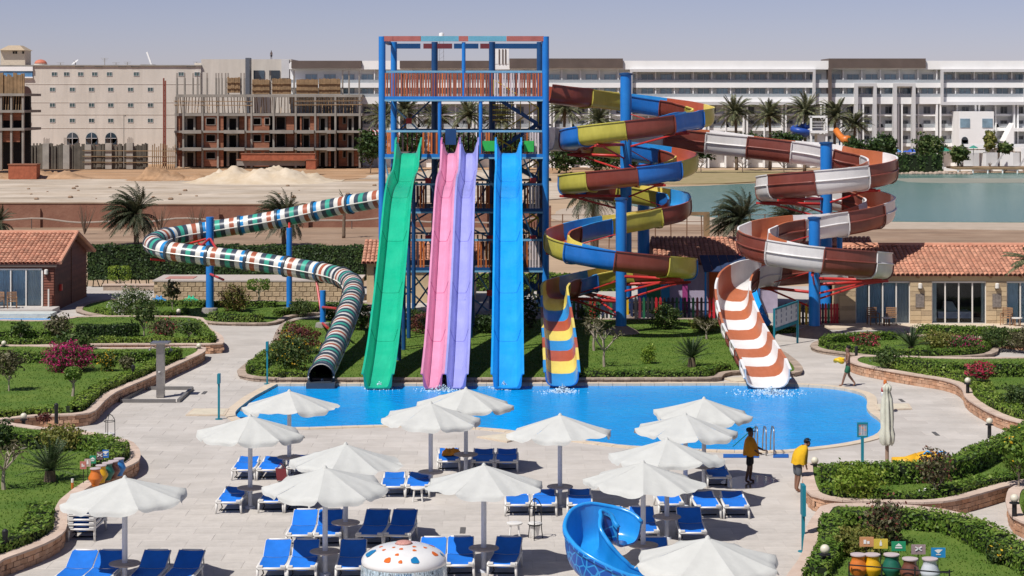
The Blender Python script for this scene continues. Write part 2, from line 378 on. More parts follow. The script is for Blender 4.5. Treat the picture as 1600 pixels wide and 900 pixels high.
# drain grates, flat foot-bath pads
def grate(px, py, w, l, lab):
    c = G(px, py); t = thing('drain_grate', lab, 'drain', c, 'drain grates let into the paving'); mb = MB(); mb.box(c.x-w/2, c.x+w/2, c.y-l/2, c.y+l/2, .001, .012)
    mb.build('frame', mat('drain_dark', (.13, .125, .12), .6, .2), t)
    for k in range(6): q = MB(); yy = c.y-l/2+l*(k+.5)/6; q.box(c.x-w*.42, c.x+w*.42, yy-l*.045, yy+l*.045, .013, .022); q.build('bar', mat('drain_bar', (.22, .21, .2), .5, .5), t)
for px, py, lab in ((723, 829, 'small drain grate in the deck behind the spotted mushroom'), (1409, 626, 'small drain grate beside the far corner foot bath'), (1462, 678, 'small drain grate on the walkway before the wavy wall'), (319, 614, 'small drain grate right of the shower tray')): grate(px, py, .16, .8, lab)
def pad(px, w, m, lab, z=.05, name='foot_bath'):
    P = [G(a, b) for a, b in px]; t = thing(name, lab, 'foot bath', P[0]); mb = MB(); mb.poly(P, .001, z); mb.build('rim', M_COPE, t)
    c = sum(P, Vector())/len(P); mb = MB(); mb.poly([c+(p-c)*.86 for p in P], z+.001, z+.006); mb.build('panel', m, t)
M_PADC = mat('pad_cream', (.62, .55, .42), .6, scale=2)
pad([(290, 650), (352, 650), (358, 640), (302, 640)], 0, M_PADC, 'low cream foot bath beside the left end of the pool')
pad([(1372, 642), (1425, 640), (1420, 632), (1366, 633)], 0, M_PADC, 'low cream foot bath by the curved corner of the pool')
pad([(745, 684), (792, 692), (815, 685), (790, 679)], 0, M_PADC, 'pale wedge foot bath at the pool rim')
pad([(1148, 598), (1182, 596), (1178, 590.5), (1128, 592)], 0, M_PADC, 'pale slab of pool edge next to the orange and white chute')
# ---- planted beds
GRASS_P = []
class Level(float): bed = None        # a bed's soil level that remembers the bed's outline
def bed(px, h, lab, wall='brick', lawn=True, grass=True, smooth=1.0, dens=55):
    P = gpoly(px, 0, smooth); P = [Vector((p.x, p.y, 0)) for p in P]; n = len(P)
    ar = sum(P[i].x*P[(i+1) % n].y-P[(i+1) % n].x*P[i].y for i in range(n))
    if ar < 0: P = P[::-1]
    out = resample(P+[P[0]], .6)[:-1]; k = len(out); inn = offset_line(out, .34, True); lip = offset_line(out, -.05, True)
    outline = np.array([(p.x, p.y) for p in out])
    if wall:
        t = thing('planter_wall', lab, 'garden wall', out[0]); tag(t, kind='structure')
        fm = M_BRICK if wall == 'brick' else M_KERB
        core = MB(); br = MB(); cap = MB(); ch = .125 if wall == 'brick' else h-.06; nc = max(1, int((h-.06)/ch+.3)); ch = (h-.06)/nc
        face = offset_line(out, .03, True)
        for i in range(k):
            j = (i+1) % k
            core.add([(face[i].x, face[i].y, 0), (face[j].x, face[j].y, 0), (face[j].x, face[j].y, h-.05), (face[i].x, face[i].y, h-.05)], [(0, 1, 2, 3)])
            vx = abs(out[i].x) < out[i].y*.27+2
            if vx:
                cap.hexa([(p.x, p.y, h-.06) for p in (lip[i].lerp(lip[j], .01), lip[j].lerp(lip[i], .01), inn[j], inn[i])]+[(p.x, p.y, h+random.uniform(-.006, .006)) for p in (lip[i].lerp(lip[j], .01), lip[j].lerp(lip[i], .01), inn[j], inn[i])])
                for c in range(nc):
                    for q in range(2):
                        u0 = q*.5+(.25 if c % 2 else 0)+.015; u1 = u0+.47; pr = random.uniform(0, .035)
                        a = face[i].lerp(face[j], u0); b = face[i].lerp(face[j], u1); d = (b-a).normalized(); nn = Vector((d.y, -d.x, 0))
                        z0, z1 = c*ch+.008, (c+1)*ch-.006; a1, b1 = a+nn*(.012+pr), b+nn*(.012+random.uniform(0, .035))
                        br.add([(a1.x, a1.y, z0), (b1.x, b1.y, z0), (b1.x, b1.y, z1), (a1.x, a1.y, z1), (a.x, a.y, z0), (b.x, b.y, z0), (b.x, b.y, z1), (a.x, a.y, z1)], [(0, 1, 2, 3), (3, 2, 6, 7), (4, 0, 3, 7), (1, 5, 6, 2)])
        core.build('wall_core', mat('mortar', (.22, .15, .11), .95), t)
        tag(br.build('bricks', fm, t), kind='stuff'); cap.build('coping', M_CAP if wall == 'brick' else M_KERB, t)
    z = h-.04; mb = MB(); src = inn if wall else out; src = [Vector((p.x, p.y, 0)) for p in offset_line(src, -.02, True)]
    mb.poly(src, z); struct('lawn' if lawn else 'planting_soil', mb, M_GRASS if lawn else M_BROWN)
    if grass:
        xs = [p.x for p in src]; ys = [p.y for p in src]; x0, x1, y0, y1 = max(min(xs), -32), min(max(xs), 32), max(min(ys), 44), max(ys)
        nn = int((x1-x0)*(y1-y0)*dens); Q = RNG.uniform((x0, y0), (x1, y1), (nn, 2))
        arr = np.array([(p.x, p.y) for p in src]); ins = np.zeros(nn, bool); jx = np.roll(arr, 1, 0)
        for (xi, yi), (xj, yj) in zip(arr, jx):
            if yi == yj: continue
            cond = ((yi > Q[:, 1]) != (yj > Q[:, 1])) & (Q[:, 0] < (xj-xi)*(Q[:, 1]-yi)/(yj-yi)+xi); ins ^= cond
        ins &= np.abs(Q[:, 0]) < Q[:, 1]*.27+1
        q = Q[ins]; GRASS_P.append(np.column_stack([q, np.full(len(q), z)]))
    z = Level(z); z.bed = outline; return z
BH = .5
ZA = bed([(-80, 669), (60, 669), (125, 667), (147, 661), (160, 647), (175, 634), (190, 626), (245, 602), (262, 593), (300, 575), (316, 567), (320, 561), (308, 557), (200, 559), (-80, 561)], BH, 'curving low brick planter wall around the lawn with the magenta bougainvillea')
ZB = bed([(-80, 553), (200, 553), (335, 553), (348, 549), (345, 539), (327, 527), (318, 513), (300, 508), (200, 507), (118, 508), (80, 514), (-80, 516)], BH, 'low straight brick planter wall with rounded end behind the bougainvillea lawn')
ZC = bed([(120, 489), (150, 496), (188, 503), (225, 504), (262, 501), (300, 502), (330, 508), (425, 509), (448, 500), (470, 495), (562, 487), (572, 476), (400, 473), (240, 473), (172, 471), (132, 478)], .16, 'rough pale kerb around the garden below the striped tube slide', 'kerb')
ZL = bed([(372, 586), (384, 594), (415, 597.3), (470, 598.3), (700, 598.3), (1000, 598), (1112, 597), (1128, 593), (1136, 588), (1180, 586), (1240, 589), (1253, 585), (1248, 574), (1225, 556), (1196, 538), (1188, 512), (1100, 503), (880, 503), (600, 497), (480, 502), (446, 508), (432, 525), (424, 545), (402, 562)], .2, 'rough brown kerb around the lawn under the water slides', 'kerb', dens=70)
ZD = bed([(-80, 930), (0, 903), (60, 881), (92, 864), (102, 850), (103, 830), (111, 806), (150, 776), (193, 754), (214, 743), (217.5, 729), (209, 716), (195, 708), (130, 695), (60, 688), (-80, 686)], BH, 'curving low brick planter wall beside the stack of loungers', dens=80)
ZE = bed([(1328, 579), (1338, 585), (1366, 591.5), (1429, 603), (1465, 608.5), (1492, 616), (1505, 626), (1509, 638), (1526, 651), (1555, 667), (1600, 681), (1720, 700), (1720, 574), (1600, 574), (1500, 575), (1400, 572), (1340, 572)], BH, 'long wavy brick planter wall along the walkway at the far pool corner')
ZE2 = bed([(1267, 546), (1285, 553), (1340, 560), (1400, 565), (1480, 564), (1545, 560), (1560, 549), (1545, 537), (1480, 528), (1400, 526), (1330, 529), (1282, 537)], .2, 'low rough kerb around the oval bed with the sago palm', 'kerb')
ZE3 = bed([(1425, 532), (1500, 529), (1540, 538), (1570, 545), (1720, 553), (1720, 524), (1500, 522), (1425, 524)], .25, 'low brick edge under the shrubs before the beige bungalow', 'brick', dens=30)
ZF = bed([(1254, 751), (1256, 772), (1261, 789), (1270, 798), (1300, 805.5), (1350, 808.5), (1405, 810), (1462, 810), (1512, 801), (1562, 786), (1600, 777), (1720, 752), (1720, 660), (1640, 676), (1590, 697), (1550, 722), (1500, 742), (1400, 752), (1300, 751), (1266, 746)], BH, 'brick planter wall with a sharp corner near the man in grey shorts', dens=80)
ZG = bed([(1300, 813), (1287, 815), (1274, 832), (1262, 853), (1257, 890), (1255, 985), (1740, 985), (1740, 925), (1640, 893), (1570, 858), (1510, 831), (1440, 817), (1370, 813)], BH, 'brick planter wall round the lawn holding the five urn bins', dens=80)
ZI = bed([(1576, 795), (1577, 822), (1600, 842), (1720, 862), (1720, 780), (1600, 780)], BH, 'end of a brick planter across the path from the urn bins', dens=40)
P = np.concatenate(GRASS_P); n = len(P); a = RNG.uniform(0, 6.28, n); hgt = RNG.uniform(.02, .06, n); w = .022
dx, dy = np.cos(a)*w, np.sin(a)*w; z0 = np.zeros(n)
V = np.stack([P+np.stack([dx, dy, z0], 1), P-np.stack([dx, dy, z0], 1), P+np.stack([RNG.normal(0, .02, n), RNG.normal(0, .02, n), hgt], 1)], 1).reshape(-1, 3)
o = bpy.data.objects.new('grass', np_mesh('grass', V, np.arange(3*n).reshape(-1, 3), M_BLADE)); COL.objects.link(o)
tag(o, 'short mown green grass covering the lawns', 'grass', kind='stuff')
# ---- clipped hedges
def hedge(px, z, w, h, lab, m=None, dens=270, leaf=.058, rough=.04, world=None, stems=0):
    if world is None: w *= .82; h *= .70
    L = world or [G(a, b, z) for a, b in px]; L = resample(catmull(L, .5), .35)
    L = [p for p in L if abs(p.x) < p.y*.275+2] or L
    if world is None:
        b = getattr(z, 'bed', None)
        if b is not None:
            b2 = np.roll(b, -1, 0); need = .36+w/2
            for p in L:
                for _ in range(4):
                    q = np.array([p.x, p.y]); d = b2-b; u = np.clip(((q-b)*d).sum(1)/np.maximum(1e-9, (d*d).sum(1)), 0, 1); c = b+d*u[:, None]; ds = np.linalg.norm(q-c, axis=1); i = ds.argmin(); isin = inside(p, b)
                    if isin and ds[i] >= need: break
                    v = (q-c[i])/max(1e-6, ds[i])*(1 if isin else -1); p.x, p.y = c[i]+v*(need+.01)
            L = resample(L, .35)
    z0 = L[0].z; base = L[len(L)//2]; t = thing('hedge', lab, 'hedge', base); k = len(L)
    A = offset_line(L, w/2-.06); B = offset_line(L, -w/2+.06); mb = MB(); hb = h*.18 if stems else 0
    for i in range(k-1):
        q = [B[i], B[i+1], A[i+1], A[i]]; mb.hexa([(p.x, p.y, z0+hb) for p in q]+[(p.x, p.y, z0+h-.06) for p in q])
    if stems:
        g = random.Random(3)
        for i in range(0, k-1): p = L[i]; mb.tube([(p.x+g.uniform(-.2, .2), p.y-w*.3, z0), (p.x+g.uniform(-.2, .2), p.y-w*.35, z0+hb+.2)], .035, 4)
    mb.build('branches', M_CORE, t)
    arr = np.array([tuple(p) for p in L]); seg = np.diff(arr, axis=0); ln = np.linalg.norm(seg, axis=1); tot = ln.sum()
    n = int(tot*(w+2*h)*dens); u = RNG.random(n)*tot; ci = np.searchsorted(np.cumsum(ln), u).clip(0, len(ln)-1); f = RNG.random(n)
    pos = arr[ci]+seg[ci]*f[:, None]; td = seg[ci]/ln[ci][:, None]; sd_ = np.stack([-td[:, 1], td[:, 0], np.zeros(n)], 1)
    which = RNG.random(n)*(w+2*h); v = RNG.random(n); P = pos.copy(); Nn = np.zeros((n, 3))
    lump = rough*(np.sin(pos[:, 0]*2.3+pos[:, 1]*1.7)+np.sin(pos[:, 0]*5.1-pos[:, 1]*4.3)*.7)+RNG.normal(0, .03, n)
    top = which < w; P[top] += sd_[top]*((v[top]-.5)*w)[:, None]; P[top, 2] += h+lump[top]; Nn[top, 2] = 1
    for s_, cond in ((1, (which >= w) & (which < w+h)), (-1, which >= w+h)):
        P[cond] += sd_[cond]*(s_*(w/2+lump[cond]*.7))[:, None]; P[cond, 2] += v[cond]*(h-hb)+hb; Nn[cond] = sd_[cond]*s_
    ne = int(w*h*dens*1.2)           # leafy ends
    for e, q in ((0, -1), (-1, 1)):
        tdn = (arr[1]-arr[0] if e == 0 else arr[-1]-arr[-2]); tdn = tdn/np.linalg.norm(tdn)*q; sd2 = np.array([-tdn[1], tdn[0], 0])
        pe = arr[e]+sd2*((RNG.random((ne, 1))-.5)*w)+tdn*RNG.normal(.03, .05, (ne, 1)); pe[:, 2] += RNG.random(ne)*(h-hb)+hb
        P = np.concatenate([P, pe]); Nn = np.concatenate([Nn, np.tile(tdn, (ne, 1))])
    V, Fq = leaf_quads(P, Nn, leaf, .36); o = place('foliage', np_mesh('foliage', V-np.array(base), Fq, m or M_HEDGE), t, base); return t
hedge([(307, 563), (264, 582), (215, 603), (180, 621), (150, 641), (128, 657)], ZA, .75, .42, 'bright clipped hedge curving along the brick wall past the shower pillar', M_HEDGEL)
hedge([(84, 659), (40, 660), (-60, 660)], ZA, .6, .35, 'short clipped hedge strip in front of the lawn with the small topiary tree', M_HEDGEL)
hedge([(-60, 566), (120, 567), (240, 566), (292, 561)], ZA, .7, .72, 'tall dark hedge behind the magenta bougainvillea lawn')
hedge([(-60, 543), (85, 543)], ZB, .6, .4, 'low hedge on the brick wall near the wooden bungalow')
hedge([(132, 543), (240, 543), (326, 542)], ZB, .6, .4, 'low hedge on the brick wall behind the shower pillar', M_HEDGEL)
hedge([(331, 538), (320, 527), (311, 517), (306, 511)], ZB, .8, .5, 'hedge on the rounded end of the straight brick planter')
hedge([(-60, 532), (78, 532)], ZB, .6, .7, 'dark hedge directly before the small blue plunge pool')
hedge([(121, 527), (170, 527), (216, 525)], ZB, .7, .9, 'tall square dark hedge left of the blooming shrub', M_HEDGED)
hedge([(132, 491), (160, 496), (190, 501), (215, 501)], ZC, .7, .45, 'low hedge at the tip of the garden beside the wooden bungalow', M_HEDGEL)
hedge([(222, 500), (258, 497), (290, 490)], ZC, .7, .45, 'low hedge crossing the garden left of the blue tube posts')
hedge([(300, 504), (360, 506), (428, 506)], ZC, .9, .7, 'dark hedge at the foot of the tallest tube slide post')
hedge([(235, 478), (330, 479), (430, 480)], ZC, .7, .5, 'hedge along the beige stone block wall')
hedge([(430, 494), (480, 491), (560, 484)], ZC, .8, .5, 'hedge by the short blue tube slide post')
hedge([(380, 586), (400, 570), (424, 547), (433, 526), (441, 512)], ZL, .9, .5, 'hedge down the left edge of the slide lawn', M_HEDGE)
hedge([(384, 590), (420, 593), (486, 593.5)], ZL, .8, .35, 'low hedge along the pool left of the tube slide exit', M_HEDGEL)
hedge([(905, 594), (1000, 594), (1112, 592)], ZL, .9, .42, 'straight low hedge between slide lawn and pool', M_HEDGE)
hedge([(1108, 590), (1118, 584), (1152, 583)], ZL, .9, .45, 'short hedge left of the orange and white chute', M_HEDGE)
hedge([(1218, 583), (1248, 581)], ZL, .9, .4, 'short hedge right of the orange and white chute', M_HEDGE)
hedge([(1195, 521), (1240, 519)], .0, .9, .45, 'small hedge under the picture board')
hedge([(199, 731), (188, 715), (160, 704), (130, 699)], ZD, 1.3, .55, 'thick hedge behind the left row of bins')
hedge([(98, 800), (91, 833), (66, 866), (24, 882), (-60, 900)], ZD, .9, .45, 'hedge inside the wall beside the stacked loungers')
hedge([(-60, 699), (60, 700)], ZD, .9, .7, 'dark hedge behind the sago palm and yellow bush')
hedge([(1342, 582), (1385, 589), (1440, 598), (1483, 608), (1508, 620), (1518, 634), (1540, 650), (1575, 664), (1650, 676)], ZE, .95, .45, 'long wavy hedge following the brick wall of the walkway', M_HEDGEL)
hedge([(1395, 580), (1450, 585), (1520, 588), (1700, 586)], ZE, .9, .8, 'tall hedge behind the small crimson bougainvillea')
hedge([(1284, 546), (1330, 554), (1366, 557)], ZE2, .9, .45, 'hedge at the pointed end of the oval bed')
hedge([(1398, 558), (1490, 560), (1541, 555), (1550, 546), (1532, 538)], ZE2, .9, .45, 'hedge round the blunt end of the oval bed')
hedge([(1286, 541), (1320, 534), (1396, 530)], ZE2, .8, .55, 'hedge along the back of the oval bed')
hedge([(1428, 529), (1500, 527), (1570, 529), (1700, 532)], ZE3, 1.2, .6, 'loose hedge in front of the bungalow terrace')
hedge([(1277, 768), (1284, 790), (1312, 800), (1400, 804), (1470, 803), (1530, 791), (1600, 771), (1700, 746)], ZF, .85, .27, 'low front hedge above the brick wall with a sharp corner', M_HEDGE)
hedge([(1280, 757), (1310, 755), (1400, 754), (1490, 745), (1540, 721), (1580, 696), (1640, 676)], ZF, .95, .85, 'tall dark back hedge by the yellow inflatables', M_HEDGE)
hedge([(1299, 824), (1286, 842), (1278, 872), (1275, 905)], ZG, .8, .5, 'hedge inside the wall left of the urn bins', M_HEDGE)
hedge([(1306, 822), (1400, 823), (1480, 829), (1530, 847), (1580, 876), (1650, 912)], ZG, 1.1, .65, 'thick diagonal hedge behind the urn bins', M_HEDGE)
hedge([(1592, 800), (1594, 822), (1640, 845)], ZI, .8, .5, 'hedge end across the path at the globe lamp', M_HEDGE)
hedge(None, 0, 1.6, 2.75, 'tall dark hedge screening the earth bank behind the tube slide', M_HEDGED, 110, .09, .05, [Vector((-28.5, 134, 0)), Vector((-20, 134, 0)), Vector((-9.8, 133, 0))], stems=1)
hedge(None, 0, 1.2, 1.1, 'green hedge behind the tower at the slide building', M_HEDGE, 90, .09, .06, [Vector((-9, 131, 0)), Vector((0, 131, 0)), Vector((7.5, 131, 0))])
# =====================================================================  FAR BUILDINGS
M_WHITE = mat('white_render', (.83, .82, .80), .8, scale=.25, var=.05, bump=.05)
M_GREYW = mat('grey_render', (.56, .55, .545), .85, scale=.3, var=.06)
M_BRNF = mat('brown_fascia', (.115, .085, .072), .7, scale=.4, var=.15)
M_GLASS = mat('window_glass', (.03, .05, .07), .08, var=.4, scale=.6, spec=.8, objvar=.4)
M_GLASSB = mat('blue_glass', (.20, .31, .39), .12, var=.5, scale=.35, spec=.9, objvar=.35)
M_DARK = mat('dark_opening', (.012, .012, .013), .9)
M_RAIL = mat('glass_rail', (.36, .39, .41), .15, var=.1, spec=.7)
M_CONC = mat('raw_concrete', (.27, .25, .22), .95, scale=.4, bump=.3, bscale=4, var=.22)
M_CLAY = mat('clay_block', (.36, .14, .075), .95, scale=.9, bump=.4, bscale=6, col2=(.29, .125, .075), stain=.45, sscale=(.4, .4, 4.5))
M_WOOD = mat('formwork_wood', (.25, .165, .09), .9, scale=.8, var=.3, isl=.2)
M_CREAM = mat('cream_render', (.56, .51, .44), .9, scale=.15, var=.06, bump=.05, col2=(.62, .57, .505), stain=.12, sscale=(.5, .5, .06))
class FB:            # boxes on a facade that stands at depth Y, given by photograph rows and columns
    def __init__(s, Y): s.Y = Y; s.k = Y/F
    def x(s, px): return (px-800)*s.k
    def z(s, py): return H-(py-YH)*s.k
    def box(s, mb, x0, x1, y0, y1, d0, d1): return mb.box(s.x(x0), s.x(x1), s.Y+d0, s.Y+d1, s.z(y1), s.z(y0))
def win_mesh(w, h, gm, fm, bars=1, fr=.07):
    mb = MB(); mb.box(-w/2, w/2, 0, .05, 0, h); mb.mi = 1
    for a in (-w/2, w/2-fr): mb.box(a, a+fr, -.06, .051, 0, h)
    for z in (0, h-fr): mb.box(-w/2+fr, w/2-fr, -.058, .052, z, z+fr)
    for b in range(bars): x = -w/2+w*(b+1)/(bars+1); mb.box(x-fr*.4, x+fr*.4, -.05, -.002, fr, h-fr)
    return mb.mesh('window', [gm, fm])
# ---- the long white hotel across the lagoon
B = FB(380); GZ = -.3
hotel = thing('hotel', 'long white modern hotel with brown roof fascias and rows of balconies', 'hotel', (B.x(1100), 380, GZ))
mb = MB(); B.box(mb, 452, 1800, 163, 262, 2.4, 16); B.box(mb, 452, 1800, 97, 163, 1.6, 16); mb.build('wall', M_WHITE, hotel)
mb = MB(); B.box(mb, 566, 1800, 95, 108.5, -.35, 15.5); B.box(mb, 452, 566, 99, 108, -.3, 15); mb.build('parapet', M_WHITE, hotel)
for a, b in ((456, 565), (625, 765), (796, 973), (1294, 1445)):
    mb = MB(); B.box(mb, a, b, 91.5 if a > 700 else 95, 106.5, -.9, 9); mb.build('roof_fascia', M_BRNF, hotel)
mb = MB(); B.box(mb, 1293.5, 1298, 106.5, 170, -1.2, 2.7); mb.build('brown_pier', M_BRNF, hotel)
for y0, y1 in ((129.5, 137), (151.5, 162.5)):
    mb = MB(); B.box(mb, 452, 1800, y0, y1, -.25, 1.5); mb.build('balcony_band', M_WHITE, hotel)
mb = MB()
for a, b in ((984, 1273), (1469, 1603)):
    for r in ((a, b, 108, 112.5), (a, b, 159, 164)): B.box(mb, *r, -1.1, 0)
    for r in ((a, a+3.5, 112.5, 159), (b-4, b, 112.5, 159)): B.box(mb, *r, -1.1, 0)
for a in (1334, 1394.5):
    B.box(mb, a, a+34, 130, 135, -1.3, .4)
    for q in (a, a+29): B.box(mb, q, q+5, 135, 262, -1.3, .4)
mb.build('portal_frame', M_GREYW, hotel)
x = 585      # fins between the balconies
while x < 1790:
    if not any(a-2 < x < b+2 for a, b in ((1290, 1300),)): mb = MB(); B.box(mb, x-.7, x+.7, 109, 152, .05, 1.55); mb.build('balcony_fin', M_WHITE, hotel)
    x += 29.3
wm = win_mesh(2.3, 1.75, M_GLASSB, M_GREYW); x = 470; wms = win_mesh(1.35, 1.4, mat('grey_glass', (.13, .145, .16), .15, var=.4, scale=.5, objvar=.4), M_GREYW)
k = 0
while x < 1700:
    for yb in (129, 151): place('window', wm, hotel, (B.x(x+15), 381.55, B.z(yb)-.1))
    x += 29.3; k += 1
rl = MB()
for y0, y1 in ((124.5, 129.4), (146.5, 151.4)): B.box(rl, 452, 1800, y0, y1, -.1, -.06)
rl.build('glass_railing', M_RAIL, hotel)
# lower terraces: slabs, party walls, paired columns, doors
mb = MB()
for y0, y1 in ((178, 181.5), (199.5, 204.5), (224, 229)): B.box(mb, 452, 1800, y0, y1, .8, 2.35)
mb.build('terrace_slab', M_WHITE, hotel)
mb = MB(); x = 470
while x < 1790:
    B.box(mb, x-1, x+1, 163, 262, .6, 2.38)
    if (int(x/30)) % 2 == 0: B.box(mb, x-4, x-1.6, 163, 262, -.2, .9); B.box(mb, x+1.6, x+4, 163, 262, -.2, .9)
    p = [B.x(x+1), B.x(x+6.5)]; zt = B.z(188); zb = B.z(199.4)
    mb.add([(p[0], 380.9, zb), (p[1], 380.9, zb), (p[0], 380.9, zt), (p[0], 382.3, zb), (p[1], 382.3, zb), (p[0], 382.3, zt)], [(0, 1, 2), (5, 4, 3), (1, 4, 5, 2), (0, 2, 5, 3)])
    x += 30.2
mb.build('party_wall', M_WHITE, hotel)
x = 470
while x < 1700:
    for yb in (177.5, 199, 223.5): place('window', wms, hotel, (B.x(x+11+5*((int(x)//30) % 2)), 382.35, B.z(yb)-.05))
    x += 30.2
rl = MB()
for y0, y1 in ((193.5, 199), (218, 223)): B.box(rl, 452, 1800, y0, y1, .9, .93)
rl.build('terrace_railing', M_RAIL, hotel)
mb = MB(); B.box(mb, 773, 795, 76, 100, -.4, 6); mb.build('lift_shaft', M_WHITE, hotel); mb = MB()
for q in (780, 785.5, 790): B.box(mb, q-1, q+1, 77, 100, -.5, -.39)
mb.build('shaft_louvre', M_BRNF, hotel)
mb = MB(); B.box(mb, 1489, 1543, 174, 232, -5, 3); mb.build('stair_block', M_WHITE, hotel)
for q in (1496, 1532):
    mb = MB(); c = B.x(q+2); mb.tube([(c, 374.9, B.z(218)+.0), (c, 375.02, B.z(218))], .62, 14); mb.box(c-.62, c+.62, 374.9, 375.02, B.z(230), B.z(218)); mb.build('arched_window', M_GLASS, hotel)
for a, b in ((1491, 1506), (1525, 1541)): mb = MB(); B.box(mb, a, b, 185, 199, -5.1, -4.9); mb.build('window', M_GLASSB, hotel)
mb = MB(); P = [B.x(1560), B.x(1578)]
mb.add([(P[0], 377, B.z(228)), (P[1], 377, B.z(228)), (P[1], 377, B.z(192)), (P[0], 381, B.z(228)), (P[1], 381, B.z(228)), (P[1], 381, B.z(192))], [(0, 1, 2), (5, 4, 3), (0, 2, 5, 3), (1, 4, 5, 2)]); B.box(mb, 1578, 1640, 227, 236, -4, 3); B.box(mb, 1578, 1640, 200, 205, -3, 3)
mb.build('terrace_wing', M_WHITE, hotel)
# letters of the red roof sign
sg_t = thing('sign_board', 'white sign with bold red characters behind the slide tower', 'sign', (B.x(588), 372, B.z(215)))
mb = MB(); mb.box(B.x(583), B.x(598), 372, 372.15, B.z(214), B.z(202)); mb.build('panel', M_WHITE, sg_t)
mb = MB(); M_SIGNR = mat('sign_red', (.55, .03, .05), .6)
for i, ch in enumerate('03'):
    cx = B.x(586.5+i*6.2); zc = B.z(206.5); r = .33
    pts = [(cx+r*math.cos(a), 371.9, zc+.45*math.sin(a)) for a in np.linspace(0, 2*PI, 17)] if ch == '0' else [(cx+.25*math.cos(a)-.05, 371.9, zc+s*.22+.22*math.sin(a)) for s in (1, -1) for a in np.linspace(2.2 if s > 0 else 1.5, -1.5 if s > 0 else -2.2, 8)]
    mb.tube(pts, .09, 5)
mb.box(B.x(583), B.x(598), 371.85, 371.99, B.z(214), B.z(212)); mb.build('characters', M_SIGNR, sg_t)
# masts
mast = thing('lattice_mast', 'thin lattice radio mast rising behind the hotel roof', 'mast', (B.x(684), 400, 12)); mb = MB()
for dx in (-.5, .5): mb.tube([(B.x(684)+dx, 400, 12), (B.x(684)+dx*.8, 400, 26)], .06, 5)
for k in range(16): z = 12+k*.88; mb.beam((B.x(684)-.5, 400, z), (B.x(684)+.5, 400, z+.88), .06)
mb.build('lattice', mat('galvanised', (.45, .45, .46), .5, .6), mast)
mb = MB(); mb.lathe([(.1, 25.4), (.5, 25.5), (.5, 26.2), (.1, 26.3)], (B.x(684), 400, 0), 10); mb.build('antenna_drum', M_WHITE, mast)
# ---- cream block with small square windows
B = FB(402); cb = thing('cream_building', 'plain cream building with small square windows and three arched windows', 'building', (B.x(200), 402, GZ))
mb = MB(); B.box(mb, -60, 314, 103, 268, 0, 20); B.box(mb, 314, 455, 92.5, 268, .3, 20); B.box(mb, 300, 318, 98, 103, 3, 8); mb.build('wall', M_CREAM, cb)
mb = MB(); B.box(mb, -60, 315, 101.5, 103.4, -.3, .6)
for q in (118, 148, 185, 205, 292): B.box(mb, q, q+12, 103.4, 105.2, -.2, .2)
mb.build('roof_edge', M_CONC, cb)
wc = win_mesh(1.15, .85, mat('green_glass', (.06, .10, .10), .15, var=.3, objvar=.3), M_GREYW)
W1 = [85, 104, 126, 148, 171, 213, 283, 308]; W2 = [82, 113, 143, 173, 204, 235]
for xs, yb in ((W1, 119), (W2, 143), (W2, 167.5), (W2, 191.5)):
    for q in xs: place('window', wc, cb, (B.x(q), 401.97, B.z(yb)))
mb = MB()
for yb in (131.5, 160, 179, 200): B.box(mb, 40, 314, yb-.35, yb+.35, -.06, .05)
mb.build('string_course', M_CREAM, cb)
for q in (113.5, 143.5, 173.5):
    mb = MB(); c = B.x(q); z = B.z(216); mb.tube([(c, 401.8, z), (c, 402.05, z)], 1.15, 18); mb.box(c-1.15, c+1.15, 401.8, 402.05, B.z(226), z); mb.build('arched_window', M_GLASS, cb)
    mb = MB(); mb.box(c-.05, c+.05, 401.7, 401.79, B.z(226), z+1.1); mb.box(c-1.1, c+1.1, 401.7, 401.795, z-.05, z+.05); mb.build('mullion', M_GREYW, cb)
for yb in (143, 167.5, 191.5):
    mb = MB(); c = B.x(40); mb.tube([(c, 401.8, B.z(yb)), (c, 402.05, B.z(yb))], 1.1, 18); mb.build('round_window', mat('brown_glass', (.06, .03, .025), .3), cb)
for a, b in ((396, 413), (420.5, 437)): mb = MB(); B.box(mb, a, b, 110, 123, .1, .4); mb.build('window', M_GLASS, cb)
mb = MB(); B.box(mb, -60, 51, 111, 120, -.3, .1); mb.build('ribbon_window', mat('sky_glass', (.10, .24, .42), .15, var=.4, scale=.4), cb)
mb = MB(); B.box(mb, -60, 52, 104, 111, -.5, .1); B.box(mb, -60, 52, 120, 122, -.5, .1); mb.build('ribbon_frame', M_WHITE, cb)
mb = MB(); B.box(mb, 387.5, 394, 91, 240, -4, -1); mb.build('steel_chimney', mat('steel_post', (.14, .15, .17), .5, .4), cb)
mb = MB(); B.box(mb, 440, 452, 93, 122, -.4, .28); mb.build('grey_pier', M_GREYW, cb)
def roof_bit(name, lab, cat): return thing(name, lab, cat, (B.x(100), 410, B.z(103)))
t = roof_bit('roof_tower', 'small beige rooftop tower with hipped cap', 'tower'); mb = MB(); B.box(mb, -15, 24, 77, 103, 8, 13); mb.build('wall', mat('beige', (.50, .43, .34), .9), t)
mb = MB(); x0, x1, zb, zt = B.x(-16), B.x(25.5), B.z(77), B.z(69); mb.add([(x0, 409, zb), (x1, 409, zb), (x1, 416, zb), (x0, 416, zb), (x0+1.5, 411, zt), (x1-1.5, 411, zt), (x1-1.5, 414, zt), (x0+1.5, 414, zt)], [(0, 1, 5, 4), (1, 2, 6, 5), (2, 3, 7, 6), (3, 0, 4, 7), (4, 5, 6, 7), (3, 2, 1, 0)]); mb.build('roof', mat('tan_roof', (.42, .33, .23), .9), t)
for q in (6, 10, 21): mb = MB(); B.box(mb, q-1.4, q+1.4, 78.5, 82.5, 7.9, 8.2); mb.build('window', M_DARK, t)
